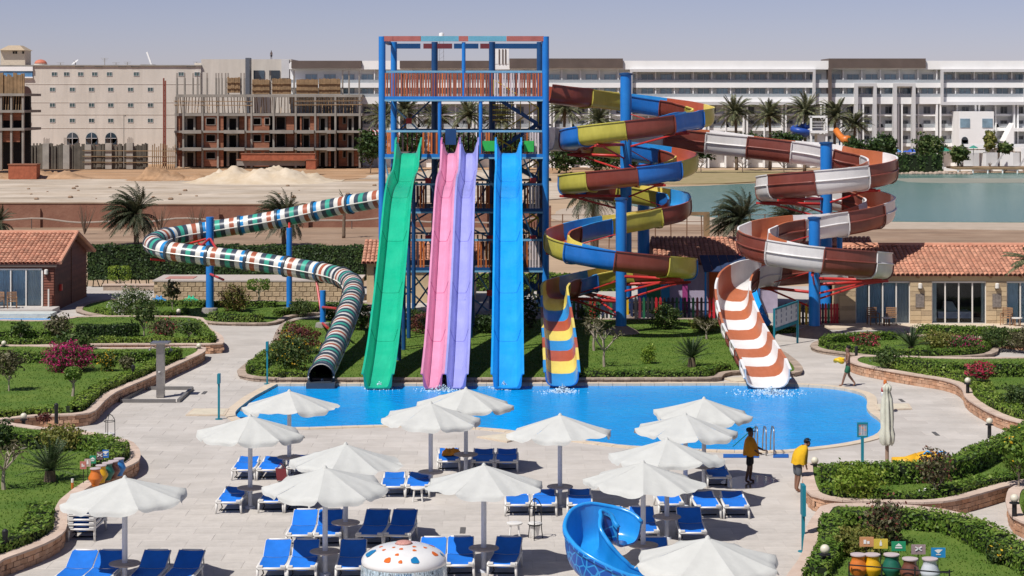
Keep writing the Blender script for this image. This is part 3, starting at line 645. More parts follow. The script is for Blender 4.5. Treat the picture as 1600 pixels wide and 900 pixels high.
t = roof_bit('roof_dome', 'red dome cap on a low drum on the cream roof', 'dome'); mb = MB(); c = B.x(49); mb.lathe([(1.4, B.z(103)), (1.4, B.z(98.5))], (c, 410, 0), 16); mb.build('drum', M_CREAM, t)
mb = MB(); mb.lathe([(1.3*math.cos(a), B.z(98.5)+.9*math.sin(a)) for a in np.linspace(0, 1.5, 6)], (c, 410, 0), 16); mb.build('dome', mat('dome_red', (.5, .16, .1), .7), t, True)
def dish(px, py, r, tilt, lab):
    c = Vector((B.x(px), 408, B.z(py))); t = thing('satellite_dish', lab, 'satellite dish', (c.x, 408, B.z(103))); mb = MB()
    ax = Vector((math.sin(tilt), -.35, math.cos(tilt))).normalized(); u = ax.cross(Vector((0, 1, 0))).normalized(); v = ax.cross(u); n = 16; pts = [c-ax*r*.25]; fs = []
    for k in range(n): a = 2*PI*k/n; pts.append(c+(u*math.cos(a)+v*math.sin(a))*r)
    mb.add(pts, [(0, 1+k, 1+(k+1) % n) for k in range(n)]); mb.build('reflector', M_GREYW, t, True)
    mb = MB(); mb.tube([(c.x, 408, B.z(103)), c-ax*r*.25], .09, 6); mb.tube([c-ax*r*.25, c+ax*r*.5], .04, 4); mb.build('mount', M_CONC, t)
dish(107, 96, .85, -.6, 'tilted grey satellite dish on the cream roof')
dish(312, 98, .6, .5, 'small dish beside the raised roof block')
t = roof_bit('leaning_pole', 'white leaning pole sticking up from the cream roof', 'pole'); mb = MB(); mb.beam((B.x(229), 408, B.z(103)), (B.x(221), 408, B.z(80)), .32); mb.build('pole', M_WHITE, t)
mb = MB(); mb.box(B.x(212), B.x(233), 407, 409.5, B.z(103), B.z(100)); mb.build('base_block', M_CONC, t)
for i, (px, hh, w_) in enumerate(((154, 13, 'tallest thin aerial mast on the cream roof'), (172, 6, 'short aerial right of the tallest cream roof mast'), (190, 7, 'aerial near the leaning white pole on the cream roof'), (84, 6, 'short aerial left of the tilted roof dish'), (300, 7, 'aerial beside the raised roof block'))):
    t = roof_bit('roof_aerial', w_, 'aerial'); tag(t, group='aerials on the cream roof'); mb = MB(); x = B.x(px); mb.tube([(x, 408, B.z(103)), (x, 408, B.z(103-hh))], .07, 4)
    for q in range(3): mb.beam((x-.8+.2*q, 408, B.z(103-hh)-.3*q), (x+.8-.2*q, 408, B.z(103-hh)-.3*q), .05)
    mb.build('aerial', M_CONC, t)
# ---- the unfinished concrete frame building
B = FB(375); cs = thing('construction_building', 'unfinished concrete frame building with clay block infill and timber props', 'building', (B.x(420), 375, GZ))
FL = [147.5, 177, 204, 231, 260]
mb = MB()
for i, y in enumerate(FL[:4]): B.box(mb, 273 if i else 275, 566, y, y+(4.2 if i < 2 else 3.4), -.9 if i > 1 else -.2, 11)
mb.build('floor_slab', M_CONC, cs)
for (a, b, yt) in ((287, 317, 0), (352, 384, 0), (423, 460, 0), (466, 492, 0), (512, 526, 0)):
    for y in FL[2:4]: mb = MB(); B.box(mb, a, b, y-.8, y+4.4, -2.0, -.91); mb.build('balcony', M_CONC, cs)
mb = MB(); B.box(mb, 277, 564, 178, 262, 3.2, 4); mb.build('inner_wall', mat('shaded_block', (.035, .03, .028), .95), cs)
for q in (275, 286.5, 316.5, 340.5, 384, 393, 427.5, 462, 492.5, 524, 562):
    mb = MB(); B.box(mb, q-1.3, q+1.6, 151, 262, -.3, .6); mb.build('column', M_CONC, cs)
def infill(a, b, y0, y1, wx=None, wy=None, d=.05):
    mb = MB()
    if wx is None: B.box(mb, a, b, y0, y1, d, d+.4)
    else:
        B.box(mb, a, wx[0], y0, y1, d, d+.4); B.box(mb, wx[-1], b, y0, y1, d, d+.4)
        B.box(mb, wx[0], wx[-1], y0, wy[0], d, d+.4); B.box(mb, wx[0], wx[-1], wy[1], y1, d, d+.4)
        if len(wx) == 4: B.box(mb, wx[1], wx[2], wy[0], wy[1], d, d+.4)
    mb.build('block_infill', M_CLAY, cs)
    if wx:
        for i in range(0, len(wx), 2):
            f = MB(); s = .8
            for r in ((wx[i]-s, wx[i+1]+s, wy[0]-s, wy[0]), (wx[i]-s, wx[i+1]+s, wy[1], wy[1]+s), (wx[i]-s, wx[i], wy[0], wy[1]), (wx[i+1], wx[i+1]+s, wy[0], wy[1])): B.box(f, *r, d-.12, d+.2)
            f.build('window_frame', M_CONC, cs)
for i in (1, 2, 3):
    y0, y1 = FL[i]+(4.2 if i < 2 else 3.4), FL[i+1]; wy = (y0+3.5, y0+13.5)
    infill(276.7, 285, y0, y1); infill(342, 349, y0, y1); infill(385.7, 391.6, y0, y1)
    infill(318.2, 339, y0, y1, (322.5, 336), wy); infill(394.7, 420.6, y0, y1, (396, 407.5, 414, 421), wy)
    infill(305, 315, y0, y1, None, None, 1.6); infill(372, 382.5, y0, y1, None, None, 1.6); infill(447, 459, y0, y1, None, None, .6 if i == 1 else 1.4)
    infill(429, 446, y0, y1, (431, 444), (y0+2, y1-2), 1.4); infill(493, 497.5, y0, y1); infill(468.8, 471, y0, y1); infill(484, 491, y0, y1, None, None, .5)
    infill(528, 541, y0, y1, (535, 539), (y0+2, y0+12), 1.8); infill(512.6, 516, y0, y1, None, None, 1); infill(552, 560.5, y0, y1, None, None, 1.2) if i == 3 else None
for i in (1, 2, 3):
    y0, y1 = FL[i]+(4.2 if i < 2 else 3.4), FL[i+1]
    for a, b, wx in ((288, 304, (291, 301)), (353, 371, (357, 368)), (472, 483.5, (473.5, 482)), (498, 511, (500, 507)), (542, 552, (543.5, 549))):
        mb = MB(); B.box(mb, a, wx[0], y0, y1, .9, 1.3); B.box(mb, wx[1], b, y0, y1, .9, 1.3); B.box(mb, wx[0], wx[1], y0, y0+4, .9, 1.3); mb.build('plaster_infill', M_CONC, cs)
g = random.Random(5)
for k in range(62):          # timber props under the fresh slab
    q = 276+k*4.66+g.uniform(-1, 1); mb = MB(); mb.beam((B.x(q), 375+g.uniform(-.2, 2), B.z(177)), (B.x(q+g.uniform(-.8, .8)), 375+g.uniform(-.2, 2), B.z(151.8)), .13); mb.build('prop', M_WOOD, cs)
mb = MB()
for y in (158, 164): mb.beam((B.x(272), 374.7, B.z(y)), (B.x(394), 374.7, B.z(y+.6)), .14); mb.beam((B.x(460), 374.7, B.z(y)), (B.x(566), 374.7, B.z(y-.6)), .14)
mb.build('tie_rail', M_WOOD, cs)
for (a, b, y0, y1) in ((394, 421, 124, 147), (425, 455, 123, 147), (463, 497, 124, 147), (498, 532, 123, 147), (355, 375, 121, 145)):
    n = int((b-a)/2.6)
    for k in range(n): mb = MB(); B.box(mb, a+(b-a)*k/n+.1, a+(b-a)*(k+1)/n-.1, y0+g.uniform(-1, .8), y1, -.1+g.uniform(0, .1), .25); mb.build('form_board', M_WOOD, cs)
    mb = MB(); B.box(mb, a-.5, b+.5, y0+7, y0+8, -.3, -.11); B.box(mb, a-.5, b+.5, y0+16, y0+17, -.3, -.11); mb.build('waler', M_WOOD, cs)
for q in (276, 288, 301, 308, 313, 323, 337, 341, 346, 352, 356, 376, 381, 422, 459, 535, 545, 561):
    top = 122 if q < 390 else 118; mb = MB(); B.box(mb, q-1.1, q+1.1, top, 148, .2, .8)
    mb.build('starter_column', M_CONC, cs); mb = MB()
    for dx in (-.8, 0, .8): mb.beam((B.x(q+dx), 375.5, B.z(top)), (B.x(q+dx), 375.5, B.z(top-8)), .05)
    mb.build('rebar', M_BRNF, cs)
# second frame at the edge of the site
B = FB(350); c2 = thing('unfinished_building', 'dark unfinished concrete frame with timber sheets next to the cream building', 'building', (B.x(10), 350, GZ)); mb = MB()
for y in (146, 172, 200): B.box(mb, -60, 39, y, y+4, -.5, 12)
for q in (2, 18, 36): B.box(mb, q-1.5, q+1.5, 146, 266, -.3, .5)
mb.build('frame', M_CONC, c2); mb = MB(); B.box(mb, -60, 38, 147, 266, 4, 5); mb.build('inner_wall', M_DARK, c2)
mb = MB(); B.box(mb, -60, 34, 176, 188, .4, .8); B.box(mb, -60, 30, 204, 222, .4, .8); mb.build('block_infill', M_CLAY, c2)
for k in range(16): mb = MB(); q = -10+k*3; B.box(mb, q, q+2.7, 117+g.uniform(-4, 3), 147, g.uniform(0, .3), .5); mb.build('form_board', M_WOOD, c2)
for k in range(12): mb = MB(); q = -8+k*4; mb.beam((B.x(q), 350.3, B.z(172)), (B.x(q+1), 350.3, B.z(150)), .14); mb.build('prop', M_WOOD, c2)
# concrete piers with rough timber shuttering along the site
B = FB(371); t = thing('shuttered_wall', 'row of concrete piers with dark timber shuttering and rebar tips', 'wall', (B.x(130), 371, GZ))
for k, q in enumerate((38, 72, 104, 138, 170, 203)):
    mb = MB(); B.box(mb, q-5, q+5, 225+g.uniform(-2, 2), 264, -.4, 1); mb.build('pier', mat('pale_concrete', (.36, .33, .29), .95, scale=.6, var=.2), t); mb = MB()
    for r in range(7): mb.beam((B.x(q-4+r*1.4), 371.2, B.z(226)), (B.x(q-4+r*1.4+g.uniform(-.4, .4)), 371.2, B.z(g.uniform(214, 219))), .06)
    mb.build('rebar', M_BRNF, t)
    for r in range(9): mb = MB(); B.box(mb, q+5.4+r*2.5, q+7.7+r*2.5, 226+g.uniform(-3, 3), 264, g.uniform(0, .3), .5); mb.build('form_board', mat('grey_wood', (.12, .105, .085), .9, var=.3, scale=.7, objvar=.25), t)
mb = MB()
for k in range(12): mb.beam((B.x(238+k*3.2), 371, B.z(264)), (B.x(238+k*3.2), 371.3, B.z(228+g.uniform(-4, 4))), .16)
for y in (236, 245, 254): mb.beam((B.x(130), 370.4, B.z(y-1)), (B.x(276), 370.5, B.z(y)), .15)
mb.build('scaffold', M_WOOD, t)
def pole_thing(name, lab, cat, px, Y, y0, y1, r, m, extra=None):
    B2 = FB(Y); t = thing(name, lab, cat, (B2.x(px), Y, B2.z(y1))); mb = MB(); mb.tube([(B2.x(px), Y, B2.z(y1)), (B2.x(px), Y, B2.z(y0))], r, 6); mb.build('pole', m, t)
    if extra: mb = MB(); extra(mb, B2); mb.build('head', m, t)
pole_thing('street_lamp', 'thin street lamp before the cream building', 'street lamp', 193.5, 366, 181, 262, .07, M_CONC, lambda mb, b: mb.box(b.x(193), b.x(196.5), 365.8, 366.2, b.z(182), b.z(180)))
pole_thing('hoist_mast', 'slender red hoist mast in front of the cream building', 'mast', 255.8, 372, 122, 260, .16, mat('rust_red', (.22, .06, .04), .7), lambda mb, b: (mb.beam((b.x(258.5), 372, b.z(260)), (b.x(258.5), 372, b.z(126)), .25), [mb.beam((b.x(255.8), 372, b.z(y)), (b.x(258.5), 372, b.z(y-3)), .1) for y in range(135, 258, 8)]))
def brick_block(name, lab, px0, px1, y0, y1, Y, d, m):
    b = FB(Y); t = thing(name, lab, 'wall', (b.x(px0), Y, b.z(y1))); mb = MB(); mb.box(b.x(px0), b.x(px1), Y, Y+d, b.z(y1)-.1, b.z(y0)); mb.build('wall', m, t); mb = MB(); mb.box(b.x(px0)-.1, b.x(px1)+.1, Y-.1, Y+d+.1, b.z(y0)+.003, b.z(y0)+.18); mb.build('top_course', M_CLAY, t); return t
M_REDBR = mat('red_brick_stack', (.34, .10, .05), .9, scale=1.5, var=.25, bump=.4, bscale=9)
brick_block('brick_stack', 'long orange brick stack in front of the unfinished building', 377, 492, 241, 250, 345, 1.0, M_REDBR)
brick_block('brick_stack', 'end block of orange bricks beside the sand heap', 478, 493, 250.3, 264, 344, 2.4, M_REDBR)
brick_block('brick_stack', 'isolated cube of red bricks on the sand', 13, 57, 258, 279, 322, 2.5, M_REDBR)
brick_block('block_stack', 'row of grey concrete blocks under the orange brick stack', 370, 476, 250.3, 258, 346, 1.2, M_CONC)
# sand heaps
def heap(px0, px1, py, h, d, lab, m, seed, lumps=6):
    a, b = G(px0, py, -.25), G(px1, py, -.25); g = np.random.default_rng(seed); nx, ny = 60, 22; w = b.x-a.x
    cs_ = [(g.uniform(.12, .88), g.uniform(.25, .75), g.uniform(.45, 1), g.uniform(.10, .2)) for _ in range(lumps)]
    V = []; 
    for j in range(ny):
        for i in range(nx):
            u, v = i/(nx-1), j/(ny-1); e = min(1, 4*u, 4*(1-u))*min(1, 3*v, 3*(1-v))
            z = sum((k*math.exp(-1.6*math.hypot((u-x)/s, (v-y)/(s*2.5))**1.5))**3 for x, y, k, s in cs_)**(1/3)*h*e*(.88+.12*math.sin(u*41+v*13)*math.sin(v*23+u*9))+g.normal(.12, .13)*e
            V.append((a.x+w*u, a.y+d*v, -.3+z*1.0))
    Fq = [(j*nx+i, j*nx+i+1, (j+1)*nx+i+1, (j+1)*nx+i) for j in range(ny-1) for i in range(nx-1)]
    t = thing('sand_heap', lab, 'sand heap', ((a.x+b.x)/2, a.y+d/2, -.3)); o = place('heap', np_mesh('heap', np.array(V)-np.array(wloc(t)), Fq, m, True), t, wloc(t)); return t
M_HEAP = mat('heap_sand', (.50, .385, .25), .95, scale=.25, bump=.7, bscale=1.6, col2=(.62, .53, .41))
heap(255, 520, 289, 3.0, 24, 'big pale sand heap in front of the brick stack', M_HEAP, 1, 9)
heap(170, 320, 284, 2.2, 18, 'low orange earth heap beside the pale sand', M_ORANGE, 2, 6)
heap(492, 600, 262, 3.0, 20, 'sand heap near the foot of the unfinished building', M_HEAP, 3, 5)
heap(-60, 130, 281, 1.4, 14, 'low heap of rubble by the isolated brick cube', M_ORANGE, 4, 7)
heap(560, 860, 279, 1.6, 22, 'long flat earth mound behind the slide tower', M_PALE, 5, 8)
# rubble blocks
for i in range(26):
    px = random.uniform(0, 600); py = random.uniform(290, 316); p = G(px, py, -.22); s = random.uniform(.12, .4); mb = MB()
    mb.lathe([(s*.7, -.02), (s, s*.3), (s*.6, s*.75)], p, 6); o = mb.build('rock', M_BROWN, None, False); tag(o, 'small brown rock lying on the pale sand road', 'rock', 'rocks on the sand road')
# ---- brick boundary wall in the middle distance, courses and piers
t = thing('boundary_wall', 'long weathered red brick wall crossing the sand behind the garden', 'wall', (-30, 200, -.3))
M_OLDBR = mat('old_brick', (.20, .085, .055), .95, scale=.5, bump=.6, bscale=5, col2=(.29, .15, .10))
for (x0, x1, zt, yy) in ((-70, -38, 2.15, 200), (-38, -22, 2.0, 200.3), (-22, -8, 1.85, 200.2), (-8, 4, 1.9, 200)):
    mb = MB(); mb.box(x0, x1-.05, yy, yy+.4, -.4, zt); mb.build('panel', M_OLDBR, t)
    mb = MB(); mb.box(x0, x1-.05, yy-.06, yy+.46, zt+.003, zt+.12); mb.build('top_course', M_BROWN, t)
for x in range(-66, 4, 9): mb = MB(); mb.box(x, x+.5, 199.75, 199.98, -.4, 1.7); mb.build('pier', M_OLDBR, t)
hose = thing('pipe', 'long thin pale pipe sagging along the brick wall', 'pipe', (-30, 196, .6)); mb = MB(); mb.tube([(x, 198.2, .55+.18*math.sin(x*.35)+.1*math.sin(x*.9)) for x in np.arange(-66, 3, 1.2)], .09, 6); mb.build('pipe_run', mat('pipe_grey', (.34, .28, .23), .8), hose)
for x in range(-64, 3, 8): mb = MB(); mb.tube([(x, 198.2, -.4), (x, 198.2, .5+.18*math.sin(x*.35)+.1*math.sin(x*.9))], .05, 5); mb.build('bracket', M_BRNF, hose)
# =====================================================================  SLIDE TOWER AND WATER SLIDES
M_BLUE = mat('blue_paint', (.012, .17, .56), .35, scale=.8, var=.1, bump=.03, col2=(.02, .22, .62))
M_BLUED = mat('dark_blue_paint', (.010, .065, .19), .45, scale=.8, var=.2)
M_BLUEL = mat('pale_blue_rail', (.17, .38, .55), .45, scale=1.2, var=.15)
M_REDP = mat('red_paint', (.48, .035, .03), .42, scale=1.5, var=.15)
M_SLAT = mat('red_slat', (.32, .085, .045), .75, scale=2, var=.2, objvar=.3)
M_SLATW = mat('white_slat', (.60, .52, .52), .7, scale=2, var=.1, objvar=.15)
M_SLATO = mat('orange_slat', (.50, .13, .03), .7, scale=2, var=.2, objvar=.25)
M_SLATD = mat('dark_slat', (.06, .035, .045), .7, scale=2, objvar=.3)
M_YEL = mat('yellow_paint', (.62, .45, .03), .45, scale=2)
M_DECKP = mat('deck_plank', (.12, .10, .09), .8, scale=2, var=.25)
YF, YB = 113.0, 118.4
def fx(px): return (px-800)*YF/F
def fz(py): return H-(py-YH)*YF/F
XL, XR = fx(597), fx(852.5); ZT = fz(57)
tower = thing('slide_tower', 'tall blue steel slide tower with four red slatted platforms', 'slide tower', (0.5*(XL+XR), 115.7, .15))
def tpart(name, m, fn, smooth=False): mb = MB(); fn(mb); return mb.build(name, m, tower, smooth)
back = [XL+.35, fx(677)*1.03, fx(768)*1.02, XR-.25]
for x in (XL, XR):
    tpart('column', M_BLUE, lambda mb: mb.tube([(x, YF, .1), (x, YF, ZT)], .2, 14), 'auto')
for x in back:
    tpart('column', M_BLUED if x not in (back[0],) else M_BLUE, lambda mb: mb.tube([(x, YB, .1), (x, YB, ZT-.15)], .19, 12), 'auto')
for (px, y0, y1) in ((724.5, 66, 150), (687, 152, 240), (751, 152, 240)):
    tpart('post', M_BLUE, lambda mb: mb.tube([(fx(px), YF, fz(y1)), (fx(px), YF, fz(y0))], .11, 10), 'auto')
# canopy rail on top in painted lengths
for (a, b, m) in ((599, 614, 'r'), (614.5, 657.5, 'r'), (658, 716.5, 'b'), (717, 731.5, 'r'), (732, 791, 'b'), (791.5, 850, 'r')):
    tpart('roof_beam', mat('faded_red', (.42, .13, .11), .6, scale=1.5, var=.2) if m == 'r' else mat('faded_blue', (.14, .40, .52), .6, scale=1.5, var=.15), lambda mb: mb.box(fx(a), fx(b), YF-.15, YF+.15, fz(64.5), fz(56.5)))
for k, (a, b) in enumerate(((602, 650), (655, 702), (705, 745), (748, 766), (770, 846))):
    tpart('roof_beam', mat('dark_red', (.16, .03, .04), .6) if k in (1, 3) else M_BLUED, lambda mb: mb.box(fx(a), fx(b), YB-.1, YB+.1, ZT-.55, ZT-.25))
for x in (XL+.1, XR-.1): tpart('roof_beam', M_BLUED, lambda mb: mb.box(x-.08, x+.08, YF+.16, YB-.11, ZT-.35, ZT-.12))
LV = [(112, 150), (205, 240), (288, 325), (375, 417)]     # rail row, floor row
sm = {}
def slat_mesh(h, m, w=.075):
    k = (round(h, 3), m.name)
    if k not in sm: mb = MB(); mb.box(-w/2, w/2, -.02, .02, 0, h); sm[k] = mb.mesh('slat', m)
    return sm[k]
gaps = {1: [(614, 660), (684, 749), (772, 817)], 0: [], 2: [(597, 648), (668, 746), (768, 818)], 3: [(590, 645), (662, 745), (765, 818)]}
for li, (ry, fy) in enumerate(LV):
    zr, zf = fz(ry), fz(fy)
    tpart('platform', M_DECKP, lambda mb: mb.box(XL+.2, XR-.2, YF+.1, YB-.1, zf-.1, zf-.02))
    tpart('floor_beam', M_BLUE if li < 2 else M_BLUED, lambda mb: mb.box(XL+.15, XR-.15, YF-.12, YF+.08, zf-.3, zf-.02))
    tpart('floor_beam', M_BLUEL, lambda mb: mb.box(XL+.15, XR-.15, YF-.14, YF-.122, zf-.3, zf-.2))
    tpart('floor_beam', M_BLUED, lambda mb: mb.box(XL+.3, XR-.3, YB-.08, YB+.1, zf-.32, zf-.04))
    for x in (XL+.05, XR-.05): tpart('floor_beam', M_BLUED, lambda mb: mb.box(x-.07, x+.07, YF+.13, YB-.13, zf-.3, zf-.08))
    tpart('handrail', M_BLUEL, lambda mb: mb.box(XL+.2, XR-.2, YF-.05, YF+.05, zr-.06, zr+.06))
    tpart('handrail', M_BLUED, lambda mb: mb.box(XL+.3, XR-.4, YB-.04, YB+.04, zr-.02, zr+.08))
    h = zr-zf-.06; n = 58; px = 601.5
    for k in range(n):
        q = 601.5+k*4.28
        if q > 848 or any(a < q < b for a, b in gaps[li]): continue
        if li == 0: m = M_SLATW if (768 < q < 812 and k % 3) else (M_SLAT if k % 7 else M_SLATO)
        else: m = M_SLATW if (826 < q < 844) else (M_SLATO if k % 3 else M_SLATD)
        place('slat', slat_mesh(h, m, .085 if li == 0 else .1), tower, (fx(q)+random.uniform(-.02, .02), YF-.08, zf-.02))
    for k in range(30):
        q = XL+.6+k*(XR-XL-1.2)/29; place('back_slat', slat_mesh(h, M_SLATD if k % 2 else M_SLAT, .07), tower, (q, YB, zf))
# X bracing with red gusset plates
def brace(px0, px1, y0, y1, Y, gus=True, m=M_BLUEL):
    for a, b in ((0, 1), (1, 0)):
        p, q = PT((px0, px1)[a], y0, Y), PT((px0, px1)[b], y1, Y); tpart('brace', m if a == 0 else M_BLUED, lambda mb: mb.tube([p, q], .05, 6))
    if gus:
        c = PT((px0+px1)/2, (y0+y1)/2, Y-.1); tpart('gusset_plate', M_REDP, lambda mb: mb.box(c.x-.17, c.x+.17, c.y-.04, c.y+.04, c.z-.17, c.z+.17))
brace(602, 676, 154, 224, YB); brace(648, 690, 243, 322, YF+2.5); brace(648, 690, 330, 415, YF+2.5); brace(742, 790, 243, 322, YF+2.6, 0); brace(742, 790, 330, 415, YF+2.6)
brace(816, 850, 243, 322, YF+.4); brace(816, 850, 330, 415, YF+.4); brace(815, 850, 422, 492, YF+.4, 0); brace(742, 788, 420, 495, YF+2.6); brace(640, 690, 420, 490, YF+2.5, 0)
for (q0, q1) in ((604, 676), (680, 766), (770, 845)):          # rear wall of the frame
    for (r0, r1) in ((243, 285), (328, 372), (420, 488)): brace(q0, q1, r0, r1, YB, 0)
for (r0, r1) in ((243, 322), (330, 415), (420, 495)): brace(600, 616, r0, r1, YF+2.4, 0)
# stairs in the right-hand bay: flights with treads and yellow rails
def flight(x0, x1, z0, z1, y):
    n = 9
    for s in (-.45, .45): tpart('stair_stringer', M_BLUED, lambda mb: mb.beam((x0, y+s, z0), (x1, y+s, z1), .06, .22))
    for k in range(n): u = (k+.5)/n; tpart('stair_tread', mat('tread_steel', (.14, .14, .15), .6, .4), lambda mb: mb.box(x0+(x1-x0)*u-.14, x0+(x1-x0)*u+.14, y-.42, y+.42, z0+(z1-z0)*u-.02, z0+(z1-z0)*u+.02))
    for s in (-.48, .48):
        tpart('stair_rail', M_YEL, lambda mb: mb.tube([(x0, y+s, z0+.95), (x1, y+s, z1+.95)], .03, 6))
        for k in range(6): u = k/5; tpart('baluster', M_YEL, lambda mb: mb.tube([(x0+(x1-x0)*u, y+s, z0+(z1-z0)*u), (x0+(x1-x0)*u, y+s, z0+(z1-z0)*u+.95)], .022, 5))
zz = [.2]+[fz(y) for y in (417, 325, 240, 150)]; xa, xb = fx(771), fx(842)
for i in range(4):
    zm = (zz[i]+zz[i+1])/2; flight(xa, xb, zz[i], zm, YF+3.6); flight(xb, xa, zm, zz[i+1], YF+2.3)
    tpart('stair_landing', M_DECKP, lambda mb: mb.box(xb-.05, xb+.75, YF+1.7, YF+4.3, zm-.08, zm))
for k in range(9): q = 770+k*3.9; tpart('baluster', M_DECKP, lambda mb: mb.box(PT(q, 0, 116).x-.025, PT(q, 0, 116).x+.025, 115.9, 116, fz(192), fz(158)))
for k in range(8): tpart('guard_rail', M_YEL if k % 2 else M_DECKP, lambda mb: mb.box(PT(770, 0, 115.5).x, PT(803, 0, 115.5).x, 115.4, 115.5, fz(160+k*4)-.03, fz(160+k*4)+.03))
# gear on the starting platform: closed gate and green panels
tpart('blue_gate', M_BLUED, lambda mb: mb.box(fx(696), fx(713), YF-.25, YF-.15, fz(226), fz(201)))
for a, b, y0, y1 in ((754, 773, 220, 236), (819, 834, 220, 237)): tpart('green_board', mat('green_board', (.04, .48, .09), .5), lambda mb: mb.box(fx(a), fx(b), YF-.3, YF-.24, fz(y1), fz(y0)))
# ---- straight racing slides
PROFILE = [(112.4, 9.55), (111.4, 9.45), (110.2, 8.75), (108.5, 8.15), (105.5, 7.95), (103.5, 7.65), (101.5, 6.95), (99, 5.5), (96, 3.85), (93, 2.3), (90.5, 1.2), (89, .68), (88.0, .40), (87.2, .18), (86.4, .02)]
def sweep(mb, path, prof_in, prof_out, frames=None):
    """open channel: inner skin (material 0), outer skin and lips (material 1)"""
    n = len(path); a, b = len(prof_in), len(prof_out); base = len(mb.v)
    for i, p in enumerate(path):
        s, u = frames[i]
        for q in prof_in: mb.v.append(p+s*q[0]+u*q[1])
        for q in prof_out: mb.v.append(p+s*q[0]+u*q[1])
    st = a+b
    for i in range(n-1):
        r0, r1 = base+i*st, base+(i+1)*st
        mb.mi = 0
        for k in range(a-1): mb.face((r0+k, r1+k, r1+k+1, r0+k+1))
        mb.mi = 1
        for k in range(b-1): mb.face((r0+a+k, r0+a+k+1, r1+a+k+1, r1+a+k))
        mb.face((r0, r0+a, r1+a, r1)); mb.face((r0+a-1, r1+a-1, r1+a+b-1, r0+a+b-1))
    for r in (base, base+(n-1)*st):
        for k in range(a-1): mb.face((r+k, r+k+1, r+a+min(k+1, b-1), r+a+min(k, b-1)))
def frames_for(path, bank=None):
    fr = []; n = len(path)
    for i in range(n):
        t = (path[min(i+1, n-1)]-path[max(i-1, 0)]).normalized(); s = t.cross(Vector((0, 0, 1))).normalized(); u = s.cross(t).normalized()
        if bank: a = bank[i] if not callable(bank) else bank(i); s, u = s*math.cos(a)+u*math.sin(a), u*math.cos(a)-s*math.sin(a)
        fr.append((s, u))
    return fr
def lane_profile(w, h):
    hw = w/2; i = [(-hw-.09, h), (-hw, h), (-hw+.03, h-.04), (-hw+.17, .10), (-hw+.24, .02), (-.18, 0), (.18, 0), (hw-.24, .02), (hw-.17, .10), (hw-.03, h-.04), (hw, h), (hw+.09, h)]
    o = [(-hw-.09, h-.03), (-hw-.02, h-.05), (-hw, h-.1), (-hw+.03, .08), (-hw+.1, -.04), (-.18, -.05), (.18, -.05), (hw-.1, -.04), (hw-.03, .08), (hw, h-.1), (hw+.02, h-.05), (hw+.09, h-.03)]
    return i, o
prof = catmull([Vector((0, a, b)) for a, b in PROFILE], .35)
def racing(name, lab, lanes, h=.64, ztop=.75, seams=(1.9, 4.3, 6.5)):
    cx = sum((a+b)/2 for a, b, _, _ in lanes)/len(lanes); t = thing(name, lab, 'water slide', (cx, 88, 0))
    for (x0, x1, mi, mo) in lanes:
        c = (x0+x1)/2; path = [Vector((c, p.y, p.z)) for p in prof]; i, o = lane_profile(x1-x0-.16, h)
        # sections bolted together: every joint is a flange
        cuts = [0]+[min(range(len(path)), key=lambda k: abs(path[k].y-yy)) for yy in (108, 103, 99, 95, 91)]+[len(path)-1]
        fr = frames_for(path)
        for a, b in zip(cuts, cuts[1:]):
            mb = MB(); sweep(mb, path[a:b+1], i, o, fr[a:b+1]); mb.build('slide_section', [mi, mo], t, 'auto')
            if b < len(path)-1:
                mb = MB(); p = path[b]; s, u = fr[b]; mb.tube([p+s*q[0]*.985+u*(q[1]+.006) for q in i[1:-1]], .013, 4); mb.build('joint_seam', mo, t)
                mb = MB(); p = path[b]; s, u = fr[b]; mb.beam(p-s*(x1-x0)*.5-u*.07, p+s*(x1-x0)*.5-u*.07, .08, .09); mb.build('joint_flange', mo, t)
        # raised entry shield on both sides
        for sx in (x0, x1):
            mb = MB(); mb.add([(sx-.05, 112.5, 9.5), (sx+.05, 112.5, 9.5), (sx+.05, 110.6, 9.2), (sx-.05, 110.6, 9.2), (sx-.05, 112.5, 10.45), (sx+.05, 112.5, 10.45), (sx+.05, 111.5, 10.3), (sx-.05, 111.5, 10.3)], [(3, 2, 1, 0), (4, 5, 6, 7), (0, 1, 5, 4), (1, 2, 6, 5), (2, 3, 7, 6), (3, 0, 4, 7)]); mb.build('entry_shield', mo, t)
    x0, x1 = lanes[0][0], lanes[-1][1]
    for yy, pr in ((108.6, 3), (103.4, 2), (98.5, 2), (94.5, 1)):
        zz_ = min(prof, key=lambda p: abs(p.y-yy)).z
        for x in (x0+.25, x1-.25): mb = MB(); mb.tube([(x, yy, .1), (x, yy, zz_-.08)], .11, 10); mb.build('support_post', M_BLUED if x > x0+.3 else M_BLUE, t, 'auto')
        mb = MB(); mb.beam((x0+.25, yy, zz_-.16), (x1-.25, yy, zz_-.16), .12); mb.build('cross_beam', M_BLUED, t)
    return t
def gel(name, c, r=.22, v=.07, st=.09): return mat(name, c, r, scale=.9, var=v, spec=.5, col2=tuple(min(1, x*1.12+.02) for x in c), stain=st, sscale=(4, .5, .9))
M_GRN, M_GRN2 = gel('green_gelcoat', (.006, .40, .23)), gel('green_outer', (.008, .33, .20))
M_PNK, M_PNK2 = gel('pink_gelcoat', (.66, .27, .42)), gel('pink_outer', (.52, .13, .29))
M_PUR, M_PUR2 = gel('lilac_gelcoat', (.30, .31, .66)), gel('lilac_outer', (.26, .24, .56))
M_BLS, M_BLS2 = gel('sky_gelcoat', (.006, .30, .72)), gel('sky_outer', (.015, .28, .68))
racing('green_racing_slide', 'steep straight green water slide running from tower to pool', [(-6.55, -5.13, M_GRN, M_GRN2)])
